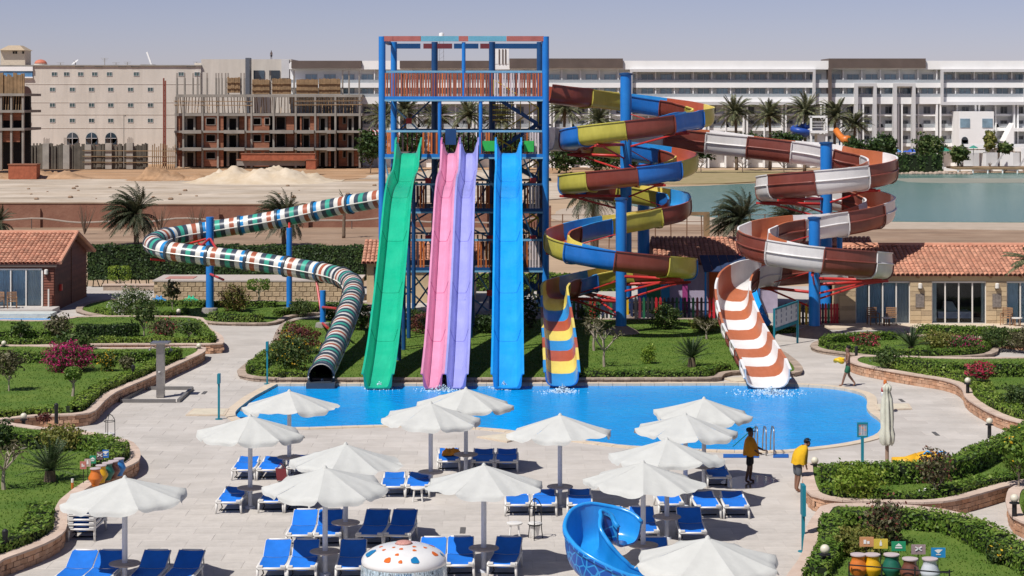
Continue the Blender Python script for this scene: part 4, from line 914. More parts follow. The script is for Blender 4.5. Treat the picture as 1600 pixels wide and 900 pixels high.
racing('twin_racing_slide', 'steep straight twin water slide with pink and lilac lanes', [(-3.97, -2.95, M_PNK, M_PNK2), (-2.93, -1.9, M_PUR, M_PUR2)])
racing('blue_racing_slide', 'steep straight bright blue water slide running from tower to pool', [(-.92, .52, M_BLS, M_BLS2)])
# ---- striped closed tube slide
TP = [(601, 309, 115.2), (575, 314, 115.6), (520, 324, 116.6), (430, 343, 117.4), (345, 357, 117.6), (285, 366, 117.2), (252, 373, 116), (239, 381, 114.2), (256, 390, 112.6), (300, 397, 112), (380, 406, 111.4), (450, 416.5, 110.8), (505, 426, 109.8), (535, 434, 108), (551, 446, 105.4), (551, 464, 102.4), (542, 492, 98.6), (530, 524, 95), (517, 554, 91.6), (508, 573, 89.4), (503, 583, 88.0), (501.5, 588, 87.1)]
tp = resample(catmull([PT(*q) for q in TP], .2), .145)
tube_t = thing('tube_slide', 'closed tube water slide with coloured stripes bending round blue posts', 'water slide', (-10, 105, 0))
TC = [mat('tube_white', (.68, .66, .60), .3, spec=.5), mat('tube_blue', (.02, .24, .55), .3, spec=.5), mat('tube_charcoal', (.045, .06, .085), .35, spec=.5), mat('tube_green', (.05, .36, .26), .3, spec=.5), mat('tube_rust', (.36, .10, .05), .35, spec=.5)]
seq = [0, 4, 0, 2, 3, 2, 0, 1]
inner = mat('tube_inner', (.03, .045, .06), .4); nR = 22; r = .53; nseg = 32
def tube_frames(P):
    out = []
    for i, p in enumerate(P):
        t = (P[min(i+1, len(P)-1)]-P[max(i-1, 0)]).normalized(); x = t.cross(Vector((0, 0, 1))).normalized(); out.append((x, x.cross(t).normalized()))
    return out
tf = tube_frames(tp); per = 16       # rings per bolted section
for s0 in range(0, len(tp)-1, per):
    e = min(s0+per, len(tp)-1); mb = MB(); st = nR
    for rr, inn in ((r, 0), (r-.035, 1)):
        b = len(mb.v)
        for i in range(s0, e+1):
            x, u = tf[i]
            for k in range(nR): a = 2*PI*k/nR; mb.v.append(tp[i]+x*rr*math.cos(a)+u*rr*math.sin(a))
        for i in range(e-s0):
            mb.mi = 5 if inn else seq[((s0+i)//2) % 8]
            for k in range(nR):
                k2 = (k+1) % nR; f = (b+i*nR+k, b+i*nR+k2, b+(i+1)*nR+k2, b+(i+1)*nR+k); mb.face(f if inn else f[::-1])
    mb.build('tube_section', TC+[inner], tube_t, True)
    mb = MB(); x, u = tf[s0]; tt = u.cross(x)
    for rr in (r+.075,):
        ring_ = [[tp[s0]+d*tt+(x*math.cos(2*PI*k/nR)+u*math.sin(2*PI*k/nR))*q for k in range(nR)] for d, q in ((-.075, r+.002), (-.075, rr), (.075, rr), (.075, r+.002))]
    mb.v = [v for g_ in ring_ for v in g_]
    for j in range(3):
        for k in range(nR): k2 = (k+1) % nR; mb.face((j*nR+k, j*nR+k2, (j+1)*nR+k2, (j+1)*nR+k))
    mb.build('flange', TC[2], tube_t, 'auto')
mb = MB()
for sgn in (-1, 1):      # side seam where the two half shells are bolted
    mb.tube([tp[i]+tf[i][0]*sgn*(r+.02)-tf[i][1]*.05 for i in range(0, len(tp), 3)], .035, 5)
mb.build('side_seam', TC[0], tube_t)
p = tp[-1]; mb = MB(); mb.box(p.x-.62, p.x+.62, p.y-.35, p.y+.75, -.12, .16); mb.build('exit_chute', TC[2], tube_t)
for (px, ytop, yfoot, Y, rr) in ((328, 339, 490, 116.0, .23), (452, 356, 487, 116.2, .17), (504.5, 454, 512, 108.3, .16)):
    b = PT(px, yfoot, Y); top = PT(px, ytop, Y); mb = MB(); mb.tube([(b.x, Y, 0), top], rr, 14); mb.build('post', M_BLUE, tube_t, 'auto')
    mb = MB(); mb.lathe([(rr+.28, 0), (rr+.22, .3), (rr+.02, .34)], (b.x, Y, .1), 12); mb.build('footing', M_CONC, tube_t)
def near_tp(px, py, Y): q = PT(px, py, Y); return min(tp, key=lambda v: (v-q).length)
for (a, b) in (((328, 372, 116), (290, 382, 117.2)), ((328, 372, 116), (300, 397, 112)), ((328, 392, 116), (310, 380, 117.2)), ((328, 372, 116), (345, 401, 112)), ((328, 428, 116), (349, 437, 112)), ((452, 365, 116.2), (452, 345, 117)), ((504, 500, 108.3), (494, 436, 110)), ((504, 480, 108.3), (525, 482, 100)), ((258, 407, 114), (235, 405, 114)), ((504, 505, 108.3), (512, 512, 98))):
    mb = MB(); mb.tube([PT(*a), PT(*b)], .07, 7); mb.build('support_arm', M_REDP, tube_t)
# ---- the two open spiral slides
def trough_profile(w, h, n=11, t=.045):
    i = [(-w/2-.1, h)]+[(-w/2*math.copysign(abs(math.cos(a))**.5, math.cos(a)), h*(1-abs(math.sin(a))**.62)) for a in np.linspace(0, PI, n)]+[(w/2+.1, h)]
    o = [(-w/2-.1, h-.06)]+[((-w/2-t)*math.copysign(abs(math.cos(a))**.5, math.cos(a)), h*(1-abs(math.sin(a))**.62)-t-.02*abs(math.cos(a))) for a in np.linspace(0, PI, n)]+[(w/2+.1, h-.06)]
    return i, o
def spiral(name, lab, pts, w, h, cols, lens, poles, arms, base, ridge=False, flare=(1.2, .65), fl_n=75):
    t = thing(name, lab, 'water slide', base); path = resample(catmull(pts, .25), .2); n = len(path)
    cur = []
    for i in range(n):
        a, b, c = path[max(i-4, 0)], path[i], path[min(i+4, n-1)]; v1, v2 = (b-a), (c-b); cr = v1.x*v2.y-v1.y*v2.x; cur.append(cr/max(.05, v1.length*v2.length))
    bank = [max(-.09, min(.09, sum(cur[max(0, i-5):i+6])/11*1.1)) for i in range(n)]
    fr = frames_for(path, bank)
    fr = [(s_*(1+(flare[0]-1)*q), u_*(1+(flare[1]-1)*q)) for (s_, u_), q in zip(fr, [max(0, min(1, (i-(n-fl_n-25))/50)) for i in range(n)])]; pin, pout = trough_profile(w, h)
    s = 0; k = 0
    while s < n-2:
        ln = lens(k, s, n); e = min(n-1, s+ln)
        if n-1-e < 3: e = n-1
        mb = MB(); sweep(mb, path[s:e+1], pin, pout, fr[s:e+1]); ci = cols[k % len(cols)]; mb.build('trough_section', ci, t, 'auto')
        if s:
            mb = MB(); p = path[s]; S, U = fr[s]; q = [(x*1.06, z-.05) for x, z in pout[1:-1]]; mb.tube([p+S*x+U*z for x, z in q], .045, 5); mb.build('joint_flange', ci[1], t)
        if ridge:
            for sd_ in (-1, 1): mb = MB(); mb.tube([path[i]+fr[i][0]*sd_*(w*.5+.06)+fr[i][1]*h*.52 for i in range(s, e+1)], .05, 5); mb.build('stiffening_rib', ci[1], t, True)
        s = e; k += 1
    for (px, yt, Y, rr, foot) in poles:
        top = PT(px, yt, Y); mb = MB(); mb.tube([(top.x, Y, 0), top], rr, 18); mb.build('pole', M_BLUE, t, 'auto')
        mb = MB(); mb.lathe([(rr+.06, top.z-.08), (rr+.06, top.z+.02), (rr*.3, top.z+.06)], (top.x, Y, 0), 18); mb.build('pole_cap', M_BLUED, t, 'auto')
        mb = MB(); mb.lathe([(rr+foot, 0), (rr+foot*.6, .3), (rr+.05, .55)], (top.x, Y, 0), 14); mb.build('footing', mat('footing_stone', (.27, .21, .17), .95, var=.2, bump=.4), t)
    # arms: from a pole at given height out to the nearest trough point in a given direction
    for (px, Y, z, ang) in arms:
        c = Vector(((px-800)*Y/F, Y, z)); d = Vector((math.cos(ang), math.sin(ang), 0)); best = None
        for i in range(n):
            v = path[i]-c; hz = Vector((v.x, v.y, 0))
            if hz.length < 1.0: continue
            sc = abs(hz.normalized().angle(d))*3+abs(v.z+.1-.1)*.8
            if best is None or sc < best[0]: best = (sc, i)
        q = path[best[1]]-fr[best[1]][1]*.12
        c2 = Vector((c.x, c.y, q.z-.05)); m1 = c2+(q-c2).normalized()*.2
        mb = MB(); mb.tube([m1, q+(q-c2).normalized()*.35], .085, 8); mb.build('support_arm', M_REDP, t, True)
        mb = MB(); mb.tube([c2+Vector((0, 0, -.8))+(q-c2).normalized()*.2, q], .055, 6); mb.tube([c2+Vector((0, 0, 1.1))+(q-c2).normalized()*.2, q+Vector((0, 0, .1))], .03, 5); mb.build('support_strut', M_REDP, t)
        mb = MB(); mb.beam(q-fr[best[1]][0]*w*.45-Vector((0, 0, .07)), q+fr[best[1]][0]*w*.45-Vector((0, 0, .07)), .12); mb.build('cradle', M_REDP, t)
    return t, path, fr
def hel(cx, cy, r, a0, a1, z0, z1, n): return [Vector((cx+r*math.cos(R(a0+(a1-a0)*k/n)), cy+r*math.sin(R(a0+(a1-a0)*k/n)), z0+(z1-z0)*k/n)) for k in range(n+1)]
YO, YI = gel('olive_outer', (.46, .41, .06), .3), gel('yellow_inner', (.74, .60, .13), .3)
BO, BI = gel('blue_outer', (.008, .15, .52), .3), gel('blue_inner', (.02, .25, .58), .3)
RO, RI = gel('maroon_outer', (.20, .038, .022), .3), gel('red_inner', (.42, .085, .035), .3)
C1x, C1y = (978-800)*114/F, 114.0; C2x, C2y = (970-800)*105.6/F, 105.6
# multi-colour spiral: tower -> clockwise round the rear pole -> counter-clockwise round the front pole -> exit run
mc = [Vector((XR+.15, 115.2, 12.45)), Vector((XR+1.6, 115.7, 12.25)), PT(935, 168, 117.2), PT(985, 174, 117.9)]
mc += hel(C1x+.75, C1y, 3.75, 55, 0, 11.55, 11.05, 3)+hel(C1x+.15, C1y, 3.4, -30, -360-5, 10.85, 8.35, 17)
mc += hel(C1x, C1y, 3.35, -30-360, -360-340, 8.15, 6.1, 15)
mc += [Vector((C1x+2.8, C1y-2.1, 5.75)), Vector((C1x+1.0, C1y-3.4, 5.4)), Vector((C2x-1.5, C2y+3.5, 4.95))]
mc += hel(C2x, C2y, 3.5, 150, 180+218, 4.65, 2.75, 13)
mc += [Vector((C2x+.8, C2y+3.5, 2.45)), Vector((C2x-1.0, C2y+3.3, 2.2)), Vector((C2x-2.4, C2y+2.1, 1.98)), PT(866, 470, 103.6), PT(868, 492, 101), PT(871, 520, 97), PT(874, 548, 93), PT(876, 571, 90), PT(877, 587, 88.3), PT(878, 603, 86.8)]
def mc_len(k, s, n): return (16 if 18 < k < 23 else 13) if s < n-88 else 11
colsY = [[RI, RO], [YI, YO], [BI, BO]]
spA, pA, fA = spiral('spiral_slide', 'open spiral water slide in yellow, blue and maroon sections', mc, 1.15, 1.0, colsY, mc_len,
    [(978, 115, 114, .33, .5), (970.5, 310, 105.6, .29, .9), (1005.5, 250, 119, .36, .6)],
    [(978, 114, 11.0, R(-120)), (978, 114, 11.0, R(-30)), (978, 114, 9.8, R(150)), (978, 114, 10.2, R(60)), (978, 114, 8.6, R(-60)), (978, 114, 8.0, R(190)), (978, 114, 7.2, R(40)), (970.5, 105.6, 4.6, R(170)), (970.5, 105.6, 3.6, R(-40)), (970.5, 105.6, 3.0, R(20)), (970.5, 105.6, 2.2, R(120)), (970.5, 105.6, 2.0, R(150))], (C2x, 105.6, 0))
# red and white spiral
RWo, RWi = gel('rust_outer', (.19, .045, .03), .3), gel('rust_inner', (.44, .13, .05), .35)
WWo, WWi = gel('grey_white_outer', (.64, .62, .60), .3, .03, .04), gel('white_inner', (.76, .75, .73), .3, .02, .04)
C3x, C3y = (1291-800)*114/F, 114.0; C4x, C4y = (1273-800)*105.6/F, 105.6
rw = [Vector((XR+.1, 117.6, 9.6)), Vector((XR+2.2, 119.2, 9.55)), PT(1000, 230, 120), PT(1100, 238, 119.6), PT(1200, 250, 118.4), PT(1285, 260, 117.5)]
rw += hel(C3x, C3y, 3.3, 60, -330, 8.35, 5.85, 18)+[Vector((C3x+3.1, C3y-.7, 5.62)), Vector((C3x+2.1, C3y-2.6, 5.35)), Vector((C3x+.3, C3y-3.9, 5.05)), Vector((C4x-1.5, C4y+3.3, 4.7))]
rw += hel(C4x, C4y, 3.35, 152, 180+222, 4.45, 2.75, 13)
rw += [Vector((C4x+.7, C4y+3.4, 2.6)), Vector((C4x-1.4, C4y+3.3, 2.45)), PT(1178, 447, 107.6), PT(1150, 462, 105.4), PT(1143, 480, 103), PT(1149, 502, 100), PT(1161, 532, 96.2), PT(1175, 558, 92.4), PT(1186, 578, 89.6), PT(1194, 592, 88), PT(1199, 606, 86.5)]
spB, pB, fB = spiral('spiral_slide', 'open spiral water slide in rust red and white sections', rw, 1.55, 1.3, [[WWi, WWo], [RWi, RWo]], lambda k, s, n: (15 if 12 < k < 17 else 13) if s < n-100 else 10,
    [(1291, 223, 114, .34, .5), (1272.5, 340, 105.6, .3, .9), (1312, 345, 112, .16, .3)],
    [(1291, 114, 8.0, R(-140)), (1291, 114, 7.7, R(-50)), (1291, 114, 7.0, R(170)), (1291, 114, 6.2, R(40)), (1291, 114, 8.2, R(60)), (1272.5, 105.6, 4.5, R(160)), (1272.5, 105.6, 3.6, R(-30)), (1272.5, 105.6, 3.1, R(20)), (1272.5, 105.6, 2.3, R(130)), (1272.5, 105.6, 3.9, R(-100))], (C4x, 105.6, 0), ridge=True)
# splashes where the chutes meet the pool
M_FOAM = mat('foam', (.50, .66, .78), .5, var=.1, scale=20)
for (px, py, w, lab) in ((503, 603, 1.0, 'white splash at the mouth of the striped tube'), (593, 607, 1.1, 'white splash at the foot of the green slide'), (787, 607, 1.0, 'white splash at the foot of the blue slide'), (879, 612, 1.3, 'white splash at the foot of the multicolour spiral'), (1205, 615, 2.6, 'wide white wash at the foot of the rust and white chute'), (690, 609, 1.6, 'thin white wash below the pink lane')):
    c = G(px, py, -.08); t = thing('splash', lab, 'splash', c); n = 900; th = RNG.uniform(0, 6.28, n); rr = np.abs(RNG.normal(0, .3, n)); P = np.stack([rr*np.cos(th)*w, rr*np.sin(th)*.9*w, np.maximum(0.004, RNG.random(n)**2.5*.34*np.exp(-rr*4))], 1)
    V, Fq = leaf_quads(P, np.tile([[0, -.3, 1.]], (n, 1)), .032, .5, .8); o = place('spray', np_mesh('spray', V, Fq, M_FOAM), t, c); tag(o, kind='stuff')
# =====================================================================  BUNGALOWS, PLAY CLUB, WALLS
M_TILE = mat('clay_tile', (.46, .20, .125), .85, scale=1.5, isl=.22, col2=(.56, .29, .19))
M_TILED = mat('dark_clay_tile', (.30, .13, .10), .85, scale=1.5, isl=.22)
M_PLANK = mat('brown_plank', (.17, .055, .032), .65, scale=2, var=.2, bump=.1, objvar=.15)
M_SANDST = mat('beige_stone', (.48, .36, .215), .85, scale=1.2, bump=.2, bscale=12, col2=(.56, .43, .27))
M_BLOCK = mat('beige_block', (.40, .30, .19), .9, scale=2, bump=.5, bscale=9, objvar=.13)
M_FRAMEW = mat('white_frame', (.72, .68, .62), .5, var=.04)
M_CURT = mat('curtain', (.58, .70, .76), .9, scale=1.5, var=.15)
M_CURTW = mat('white_curtain', (.68, .68, .64), .9, var=.06)
M_CHAIR = mat('teak', (.30, .17, .09), .7, var=.2, scale=5)
def pane_mat():
    m = bpy.data.materials.new('clear_pane'); m.use_nodes = True; t = m.node_tree; N = t.nodes; N.remove(N['Principled BSDF'])
    a = N.new('ShaderNodeBsdfTransparent'); a.inputs[0].default_value = (.86, .92, .95, 1); b = N.new('ShaderNodeBsdfGlossy'); b.inputs['Roughness'].default_value = .03
    lw = N.new('ShaderNodeLayerWeight'); lw.inputs[0].default_value = .25; mx = N.new('ShaderNodeMixShader'); t.links.new(lw.outputs['Fresnel'], mx.inputs[0]); t.links.new(a.outputs[0], mx.inputs[1]); t.links.new(b.outputs[0], mx.inputs[2]); t.links.new(mx.outputs[0], N['Material Output'].inputs[0]); return m
M_PANE = pane_mat()
def tile_roof(parent, a, b, c, d, m, cs=.26, rs=.36):
    """a-b eave, d-c ridge; barrel tiles in courses"""
    a, b, c, d = (Vector(q) for q in (a, b, c, d)); nx = max(2, int((b-a).length/cs)); ny = max(2, int((d-a).length/rs)); V = []; Fq = []; nn = (b-a).cross(d-a).normalized()
    if nn.z < 0: nn = -nn
    mb = MB(); mb.add([a-nn*.05, b-nn*.05, c-nn*.05, d-nn*.05], [(0, 1, 2, 3)]); mb.build('roof_deck', M_TILED, parent)
    off = wloc(parent)
    for j in range(ny):
        for i in range(nx):
            u0, u1, v0, v1 = i/nx, (i+1)/nx, j/ny-.004, (j+1.12)/ny
            if v1 > 1: v1 = 1
            P = lambda u, v: (a.lerp(b, u)).lerp(d.lerp(c, u), v)
            base = len(V); jj = random.uniform(-.008, .012)
            for v, rr, lift in ((v0, .115, .035+jj), (v1, .10, .005+jj)):
                m0 = P((u0+u1)/2, v); ex = (P(u1, v)-P(u0, v))
                for k in range(5): t_ = PI*k/4; V.append(m0+ex*(-.5*math.cos(t_)*.92)+nn*(rr*math.sin(t_)*.85+lift)-off)
            for k in range(4): Fq.append((base+k, base+k+1, base+5+k+1, base+5+k))
            # end of the barrel
    o = place('roof_tiles', np_mesh('roof_tiles', [tuple(v) for v in V], Fq, m), parent, off); tag(o, kind='stuff')
def glass_doors(t, xs, y, z0, z1, curtains=True, dark=False, gather=None):
    """sliding doors: frame, panes, curtains behind"""
    for i, x in enumerate(xs):
        w = .07 if 0 < i < len(xs)-1 else .1; mb = MB(); mb.box(x-w/2, x+w/2, y-.06, y+.06, z0, z1); mb.build('door_frame', M_FRAMEW, t)
    mb = MB(); mb.box(xs[0], xs[-1], y-.07, y+.07, z1, z1+.09); mb.box(xs[0], xs[-1], y-.07, y+.07, z0-.06, z0); mb.build('door_frame', M_FRAMEW, t)
    for i in range(len(xs)-1):
        mb = MB(); mb.box(xs[i]+.05, xs[i+1]-.05, y-.012, y+.012, z0+.003, z1-.003); mb.build('pane', M_PANE, t)
        if curtains and not (dark and 0 < i < len(xs)-2 or dark):
            mb = MB(); n = 24; a, b = xs[i]+.05, xs[i+1]-.05; yy = [y+.14+.05*math.sin(k*1.9+i) for k in range(n+1)]; mb.v = []
            for k in range(n+1): mb.v += [Vector((a+(b-a)*k/n, yy[k], z0)), Vector((a+(b-a)*k/n, yy[k]+.02*math.sin(k), z1))]
            for k in range(n): mb.face((2*k, 2*k+2, 2*k+3, 2*k+1))
            mb.build('curtain', M_CURTW if i == len(xs)-2 else M_CURT, t, True)
def teak_chair(loc, rz, lab):
    t = thing('terrace_chair', lab, 'chair', (0, 0, 0))
    for sx in (-.26, .26):
        for sy in (-.25, .25): mb = MB(); mb.box(sx-.025, sx+.025, sy-.025, sy+.025, 0, .95 if sy > 0 else .62); mb.build('leg', M_CHAIR, t)
        mb = MB(); mb.box(sx-.035, sx+.035, -.28, .28, .621, .66); mb.build('armrest', M_CHAIR, t)
    for k in range(5): mb = MB(); mb.box(-.23, .23, -.24+k*.1, -.16+k*.1, .4, .425); mb.build('seat_slat', M_CHAIR, t)
    for k in range(5): mb = MB(); mb.box(-.23, .23, .235, .26, .48+k*.1, .55+k*.1); mb.build('back_slat', M_CHAIR, t)
    t.location = loc; t.rotation_euler = (0, 0, rz); return t
def wall_lamp(t, x, y, z):
    mb = MB(); mb.lathe([(.04, -.14), (.12, -.12), (.12, .12), (.05, .16)], (x, y-.14, z), 10); mb.build('wall_lamp', M_FRAMEW, t, 'auto'); mb = MB(); mb.box(x-.1, x+.1, y-.06, y-.001, z-.2, z+.05); mb.build('lamp_bracket', M_BRNF, t)
# ---- brown wooden bungalow
x0, x1, ya, yb, ez, rz_ = -45.0, -27.25, 118.0, 127.0, 3.0, 4.3; ym = (ya+yb)/2
bw = thing('wooden_bungalow', 'brown timber bungalow with red barrel tile roof and glass doors', 'bungalow', (x1-6, ya+4, 0))
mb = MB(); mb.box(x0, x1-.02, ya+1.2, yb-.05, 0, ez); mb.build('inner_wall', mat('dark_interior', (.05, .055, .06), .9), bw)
mb = MB(); mb.box(x0, x1-.2, ya+.05, ya+1.19, -.0, .06); mb.build('floor', M_COPE, bw)
dz0, dz1 = .32, 2.45; dx = PT(67, 0, ya).x
nb = 19
for k in range(nb):
    za, zb = k*ez/nb, (k+1)*ez/nb-.02
    segs = [(x0, x1)] if za > dz1+.05 or zb < .26 else [(dx+.02, x1)]
    for a, b in segs: mb = MB(); mb.hexa([(a, ya-.03, za), (b, ya-.03, za), (b, ya+.06, za), (a, ya+.06, za), (a, ya, zb), (b, ya, zb), (b, ya+.06, zb), (a, ya+.06, zb)]); mb.build('board', M_PLANK, bw)
nb = 26
for k in range(nb):          # gable end boards
    za, zb = k*rz_/nb, (k+1)*rz_/nb-.015
    s = 0 if zb < ez else (zb-ez)/(rz_-ez)*(ym-ya)
    if ym-ya-s < .1: continue
    for (a, b) in ((ya+.07+s, ym-.03), (ym+.03, yb-.05-s)): mb = MB(); mb.hexa([(x1-.02, a, za), (x1+.05, a, za), (x1+.05, b, za), (x1-.02, b, za), (x1-.02, a, zb), (x1+.015, a, zb), (x1+.015, b, zb), (x1-.02, b, zb)]); mb.build('board', M_PLANK, bw)
mb = MB(); mb.box(x1, x1+.07, ym-.03, ym+.03, 0, rz_-.1); mb.build('cover_strip', M_PLANK, bw)
for (yy, s) in ((ya-.22, 1), (yb+.5, -1)):
    zz_ = ez-.15; A, Bq, Cq, D = (x0, yy, zz_), (x1+.45, yy, zz_), (x1+.45, ym, rz_+.06), (x0, ym, rz_+.06); tile_roof(bw, A, Bq, Cq, D, M_TILE)
mb = MB(); mb.tube([(x0, ym, rz_+.1), (x1+.45, ym, rz_+.1)], .13, 8); mb.build('ridge_cap', M_TILE, bw)
mb = MB(); mb.tube([(x1+.42, ya-.22, ez-.1), (x1+.42, ym, rz_+.1), (x1+.42, yb+.5, ez-.1)], .12, 8); mb.build('verge_tiles', M_TILE, bw); mb = MB(); mb.box(x0, x1+.2, ya-.17, ya-.11, ez-.36, ez-.2); mb.build('fascia', M_BRNF, bw)
glass_doors(bw, [PT(q, 0, ya).x for q in (-62, -40, -8, 17, 41, 66)], ya, dz0, dz1)
wall_lamp(bw, PT(73, 0, ya).x, ya, 2.35)
mb = MB(); mb.box(x0, x1+.35, ya-1.9, ya-.04, 0, .3); mb.build('terrace', mat('terrace_stone', (.5, .46, .42), .8, var=.1, bump=.2), bw)
mb = MB(); mb.tube([PT(77.5, 0, ya-.4)*0+Vector((PT(77.5, 0, ya).x, ya-.25, .3)), Vector((PT(77.5, 0, ya).x, ya-.25, 1.35))], .05, 6); mb.build('downpipe', M_FRAMEW, bw)
mb = MB(); mb.box(x1+.06, x1+.2, 119.2, 119.5, 1.1, 1.5); mb.build('fire_box', M_REDP, bw)
teak_chair((PT(18, 0, 116.8).x, 116.9, .3), .3, 'slatted wooden armchair on the timber bungalow terrace')
teak_chair((PT(-4, 0, 116.8).x, 116.9, .3), -.3, 'second slatted armchair at the timber bungalow doors')
# plunge pool
P = [G(a, b) for a, b in ((-80, 512), (72, 512), (80, 503), (78, 499), (-80, 499))]; t = thing('plunge_pool', 'small blue plunge pool with pale rough rim before the timber bungalow', 'pool', P[1])
mb = MB(); mb.poly(P, .0, .06); mb.build('water', M_POOL, t); mb = MB(); a, b = G(-80, 498), G(80, 498); mb.box(a.x, b.x, a.y-.05, a.y+1.4, 0, .28); mb.build('rim', mat('pale_rim', (.52, .55, .52), .8, var=.12, bump=.5), t)
# ---- beige stone bungalow on the right
fx0, fx1, ya, yb, ez, rz_ = PT(1312, 0, 110.7).x, 37.0, 110.7, 118.5, 2.75, 4.15; ym = 114.6
br = thing('stone_bungalow', 'beige stone bungalow with terracotta barrel tiles and wide glass doors', 'bungalow', (26, 114, 0))
doors = [(1337, 1422), (1456, 1541), (1573, 1660)]; dz0, dz1 = .12, 2.35; xx = lambda q: (q-800)*ya/F
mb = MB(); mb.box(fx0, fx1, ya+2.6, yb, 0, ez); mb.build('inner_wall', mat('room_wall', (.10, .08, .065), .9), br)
edges = [fx0]+[xx(v) for d in doors for v in d]+[fx1]
for a, b in zip(edges[0::2], edges[1::2]): mb = MB(); mb.box(a, b, ya, ya+.35, 0, dz1+.12); mb.build('pier', M_SANDST, br)
mb = MB(); mb.box(fx0, fx1, ya-.003, ya+.353, dz1+.12, ez+.1); mb.build('lintel_wall', M_SANDST, br)
mb = MB(); mb.box(fx0, fx0+.3, ya+.36, yb, 0, ez); mb.build('side_wall', M_SANDST, br)
for row in range(9):           # stone courses on the piers
    for a, b in zip(edges[0::2], edges[1::2]):
        z = row*.27; n = max(1, int((b-a)/.55))
        for k in range(n):
            u0, u1 = a+(b-a)*k/n+.008, a+(b-a)*(k+1)/n-.008; mb = MB(); mb.box(u0, u1, ya-.025-random.uniform(0, .012), ya-.001, z+.01, z+.262); mb.build('stone', M_SANDST if (row+k) % 3 else M_BLOCK, br)
for d in doors: q = [d[0]+(d[1]-d[0])*k/4 for k in range(5)]; glass_doors(br, [xx(v) for v in q], ya+.12, dz0, dz1, True, d[0] == 1456)
bx = xx(1498); mb = MB(); mb.box(bx-.9, bx+1.0, ya+1.2, ya+2.5, .25, .62); mb.build('bed', mat('bed_linen', (.6, .6, .66), .9), br)
mb = MB(); mb.hexa([(bx-.5, ya+1.5, .64), (bx+.3, ya+1.5, .64), (bx+.3, ya+2.2, .64), (bx-.5, ya+2.2, .64), (bx-.4, ya+2.0, 1.15), (bx+.1, ya+2.0, 1.1), (bx+.1, ya+2.2, 1.1), (bx-.4, ya+2.2, 1.15)]); mb.build('pillow', M_CURTW, br)
for a in (1455.5, 1536): mb = MB(); mb.box(xx(a), xx(a)+.35, ya+.35, ya+.5, dz0, dz1); mb.build('curtain', M_CURTW, br)
for q in (1437, 1557): wall_lamp(br, xx(q), ya-.03, 2.2); mb = MB(); mb.box(xx(q)-.24, xx(q)+.24, ya-.075, ya-.045, 1.0, 1.75); mb.build('stone_panel', mat('slate_panel', (.20, .17, .15), .8, var=.4, scale=9), br)
for q in (1374, 1434, 1483, 1547, 1595): mb = MB(); mb.tube([(xx(q), ya-.16, ez-.05), (xx(q), ya-.01, ez-.02)], .09, 7); mb.build('rafter_end', M_CHAIR, br)
for (yy, zz_) in ((ya-.24, ez+.05), (yb+.4, ez+.05)): tile_roof(br, (fx0-.3, yy, zz_), (fx1, yy, zz_), (fx1, ym, rz_), (fx0-.3, ym, rz_), M_TILE)
mb = MB(); mb.tube([(fx0-.3, ym, rz_+.05), (fx1, ym, rz_+.05)], .13, 8); mb.build('ridge_cap', M_TILE, br)
mb = MB(); mb.box(fx0-1, fx1, ya-2.2, ya-.03, 0, .1); mb.build('terrace', M_COPE, br)
teak_chair((xx(1361), ya-.7, .1), .2, 'slatted armchair left of the low round terrace table'); teak_chair((xx(1389), ya-.7, .1), -.2, 'slatted armchair right of the low round terrace table'); teak_chair((xx(1567), ya-.8, .1), -.5, 'slatted armchair by the stone pier with slate panel')
def small_table(loc, lab): t = thing('terrace_table', lab, 'table', loc); x, y, z = loc; mb = MB(); mb.lathe([(.3, z+.42), (.3, z+.46)], (x, y, 0), 14); mb.build('table_top', M_FRAMEW, t); [(lambda q: (q.box(x+.2*math.cos(a)-.025, x+.2*math.cos(a)+.025, y+.2*math.sin(a)-.025, y+.2*math.sin(a)+.025, z, z+.42), q.build('leg', M_CHAIR, t)))(MB()) for a in (.8, 2.4, 3.9, 5.5)]
small_table((xx(1379), ya-1.2, .1), 'low round table between two terrace armchairs'); small_table((xx(1580), ya-1.3, .1), 'low round table by the slate panel pier')
# ---- play club building behind the spiral slides
kc = thing('play_club', 'low lilac play club house under a shaded tile roof', 'play house', (12, 119, 0)); M_LIL = mat('lilac_wall', (.42, .36, .47), .85, var=.1)
kx0, kx1, ky = PT(1033, 0, 117).x, PT(1215, 0, 117).x, 117.0; mb = MB(); mb.box(kx0, kx1, ky, ky+6, 0, 3.1); mb.build('wall', M_LIL, kc)
for k, (a, b, c) in enumerate(((1010, 1032, (.02, .18, .08)), (1033, 1046, (.03, .25, .45)), (1108, 1122, (.5, .10, .02)), (1150, 1163, (.03, .14, .35)), (1066, 1074, (.35, .05, .2)))):
    mb = MB(); mb.box(PT(a, 0, 117).x, PT(b, 0, 117).x, ky-.14, ky-.02, 0, 2.7 if k != 2 else 2.75); mb.build('painted_panel', mat('panel%d' % k, c, .6), kc)
tile_roof(kc, (kx0-.4, ky-.8, 2.95), (kx1+6, ky-.8, 2.95), (kx1+6, ky+3, 4.25), (kx0-.4, ky+3, 4.25), M_TILE); tile_roof(kc, (kx0-.4, ky+6.6, 2.95), (kx1+6, ky+6.6, 2.95), (kx1+6, ky+3, 4.25), (kx0-.4, ky+3, 4.25), M_TILED)
aw = thing('awning', 'dark blue canopy on posts beside the play club', 'awning', (13, 114.5, 0)); M_NAVY = mat('navy_canvas', (.02, .04, .10), .8, var=.2)
ax0, ax1 = PT(1098, 0, 114).x, PT(1170, 0, 114).x
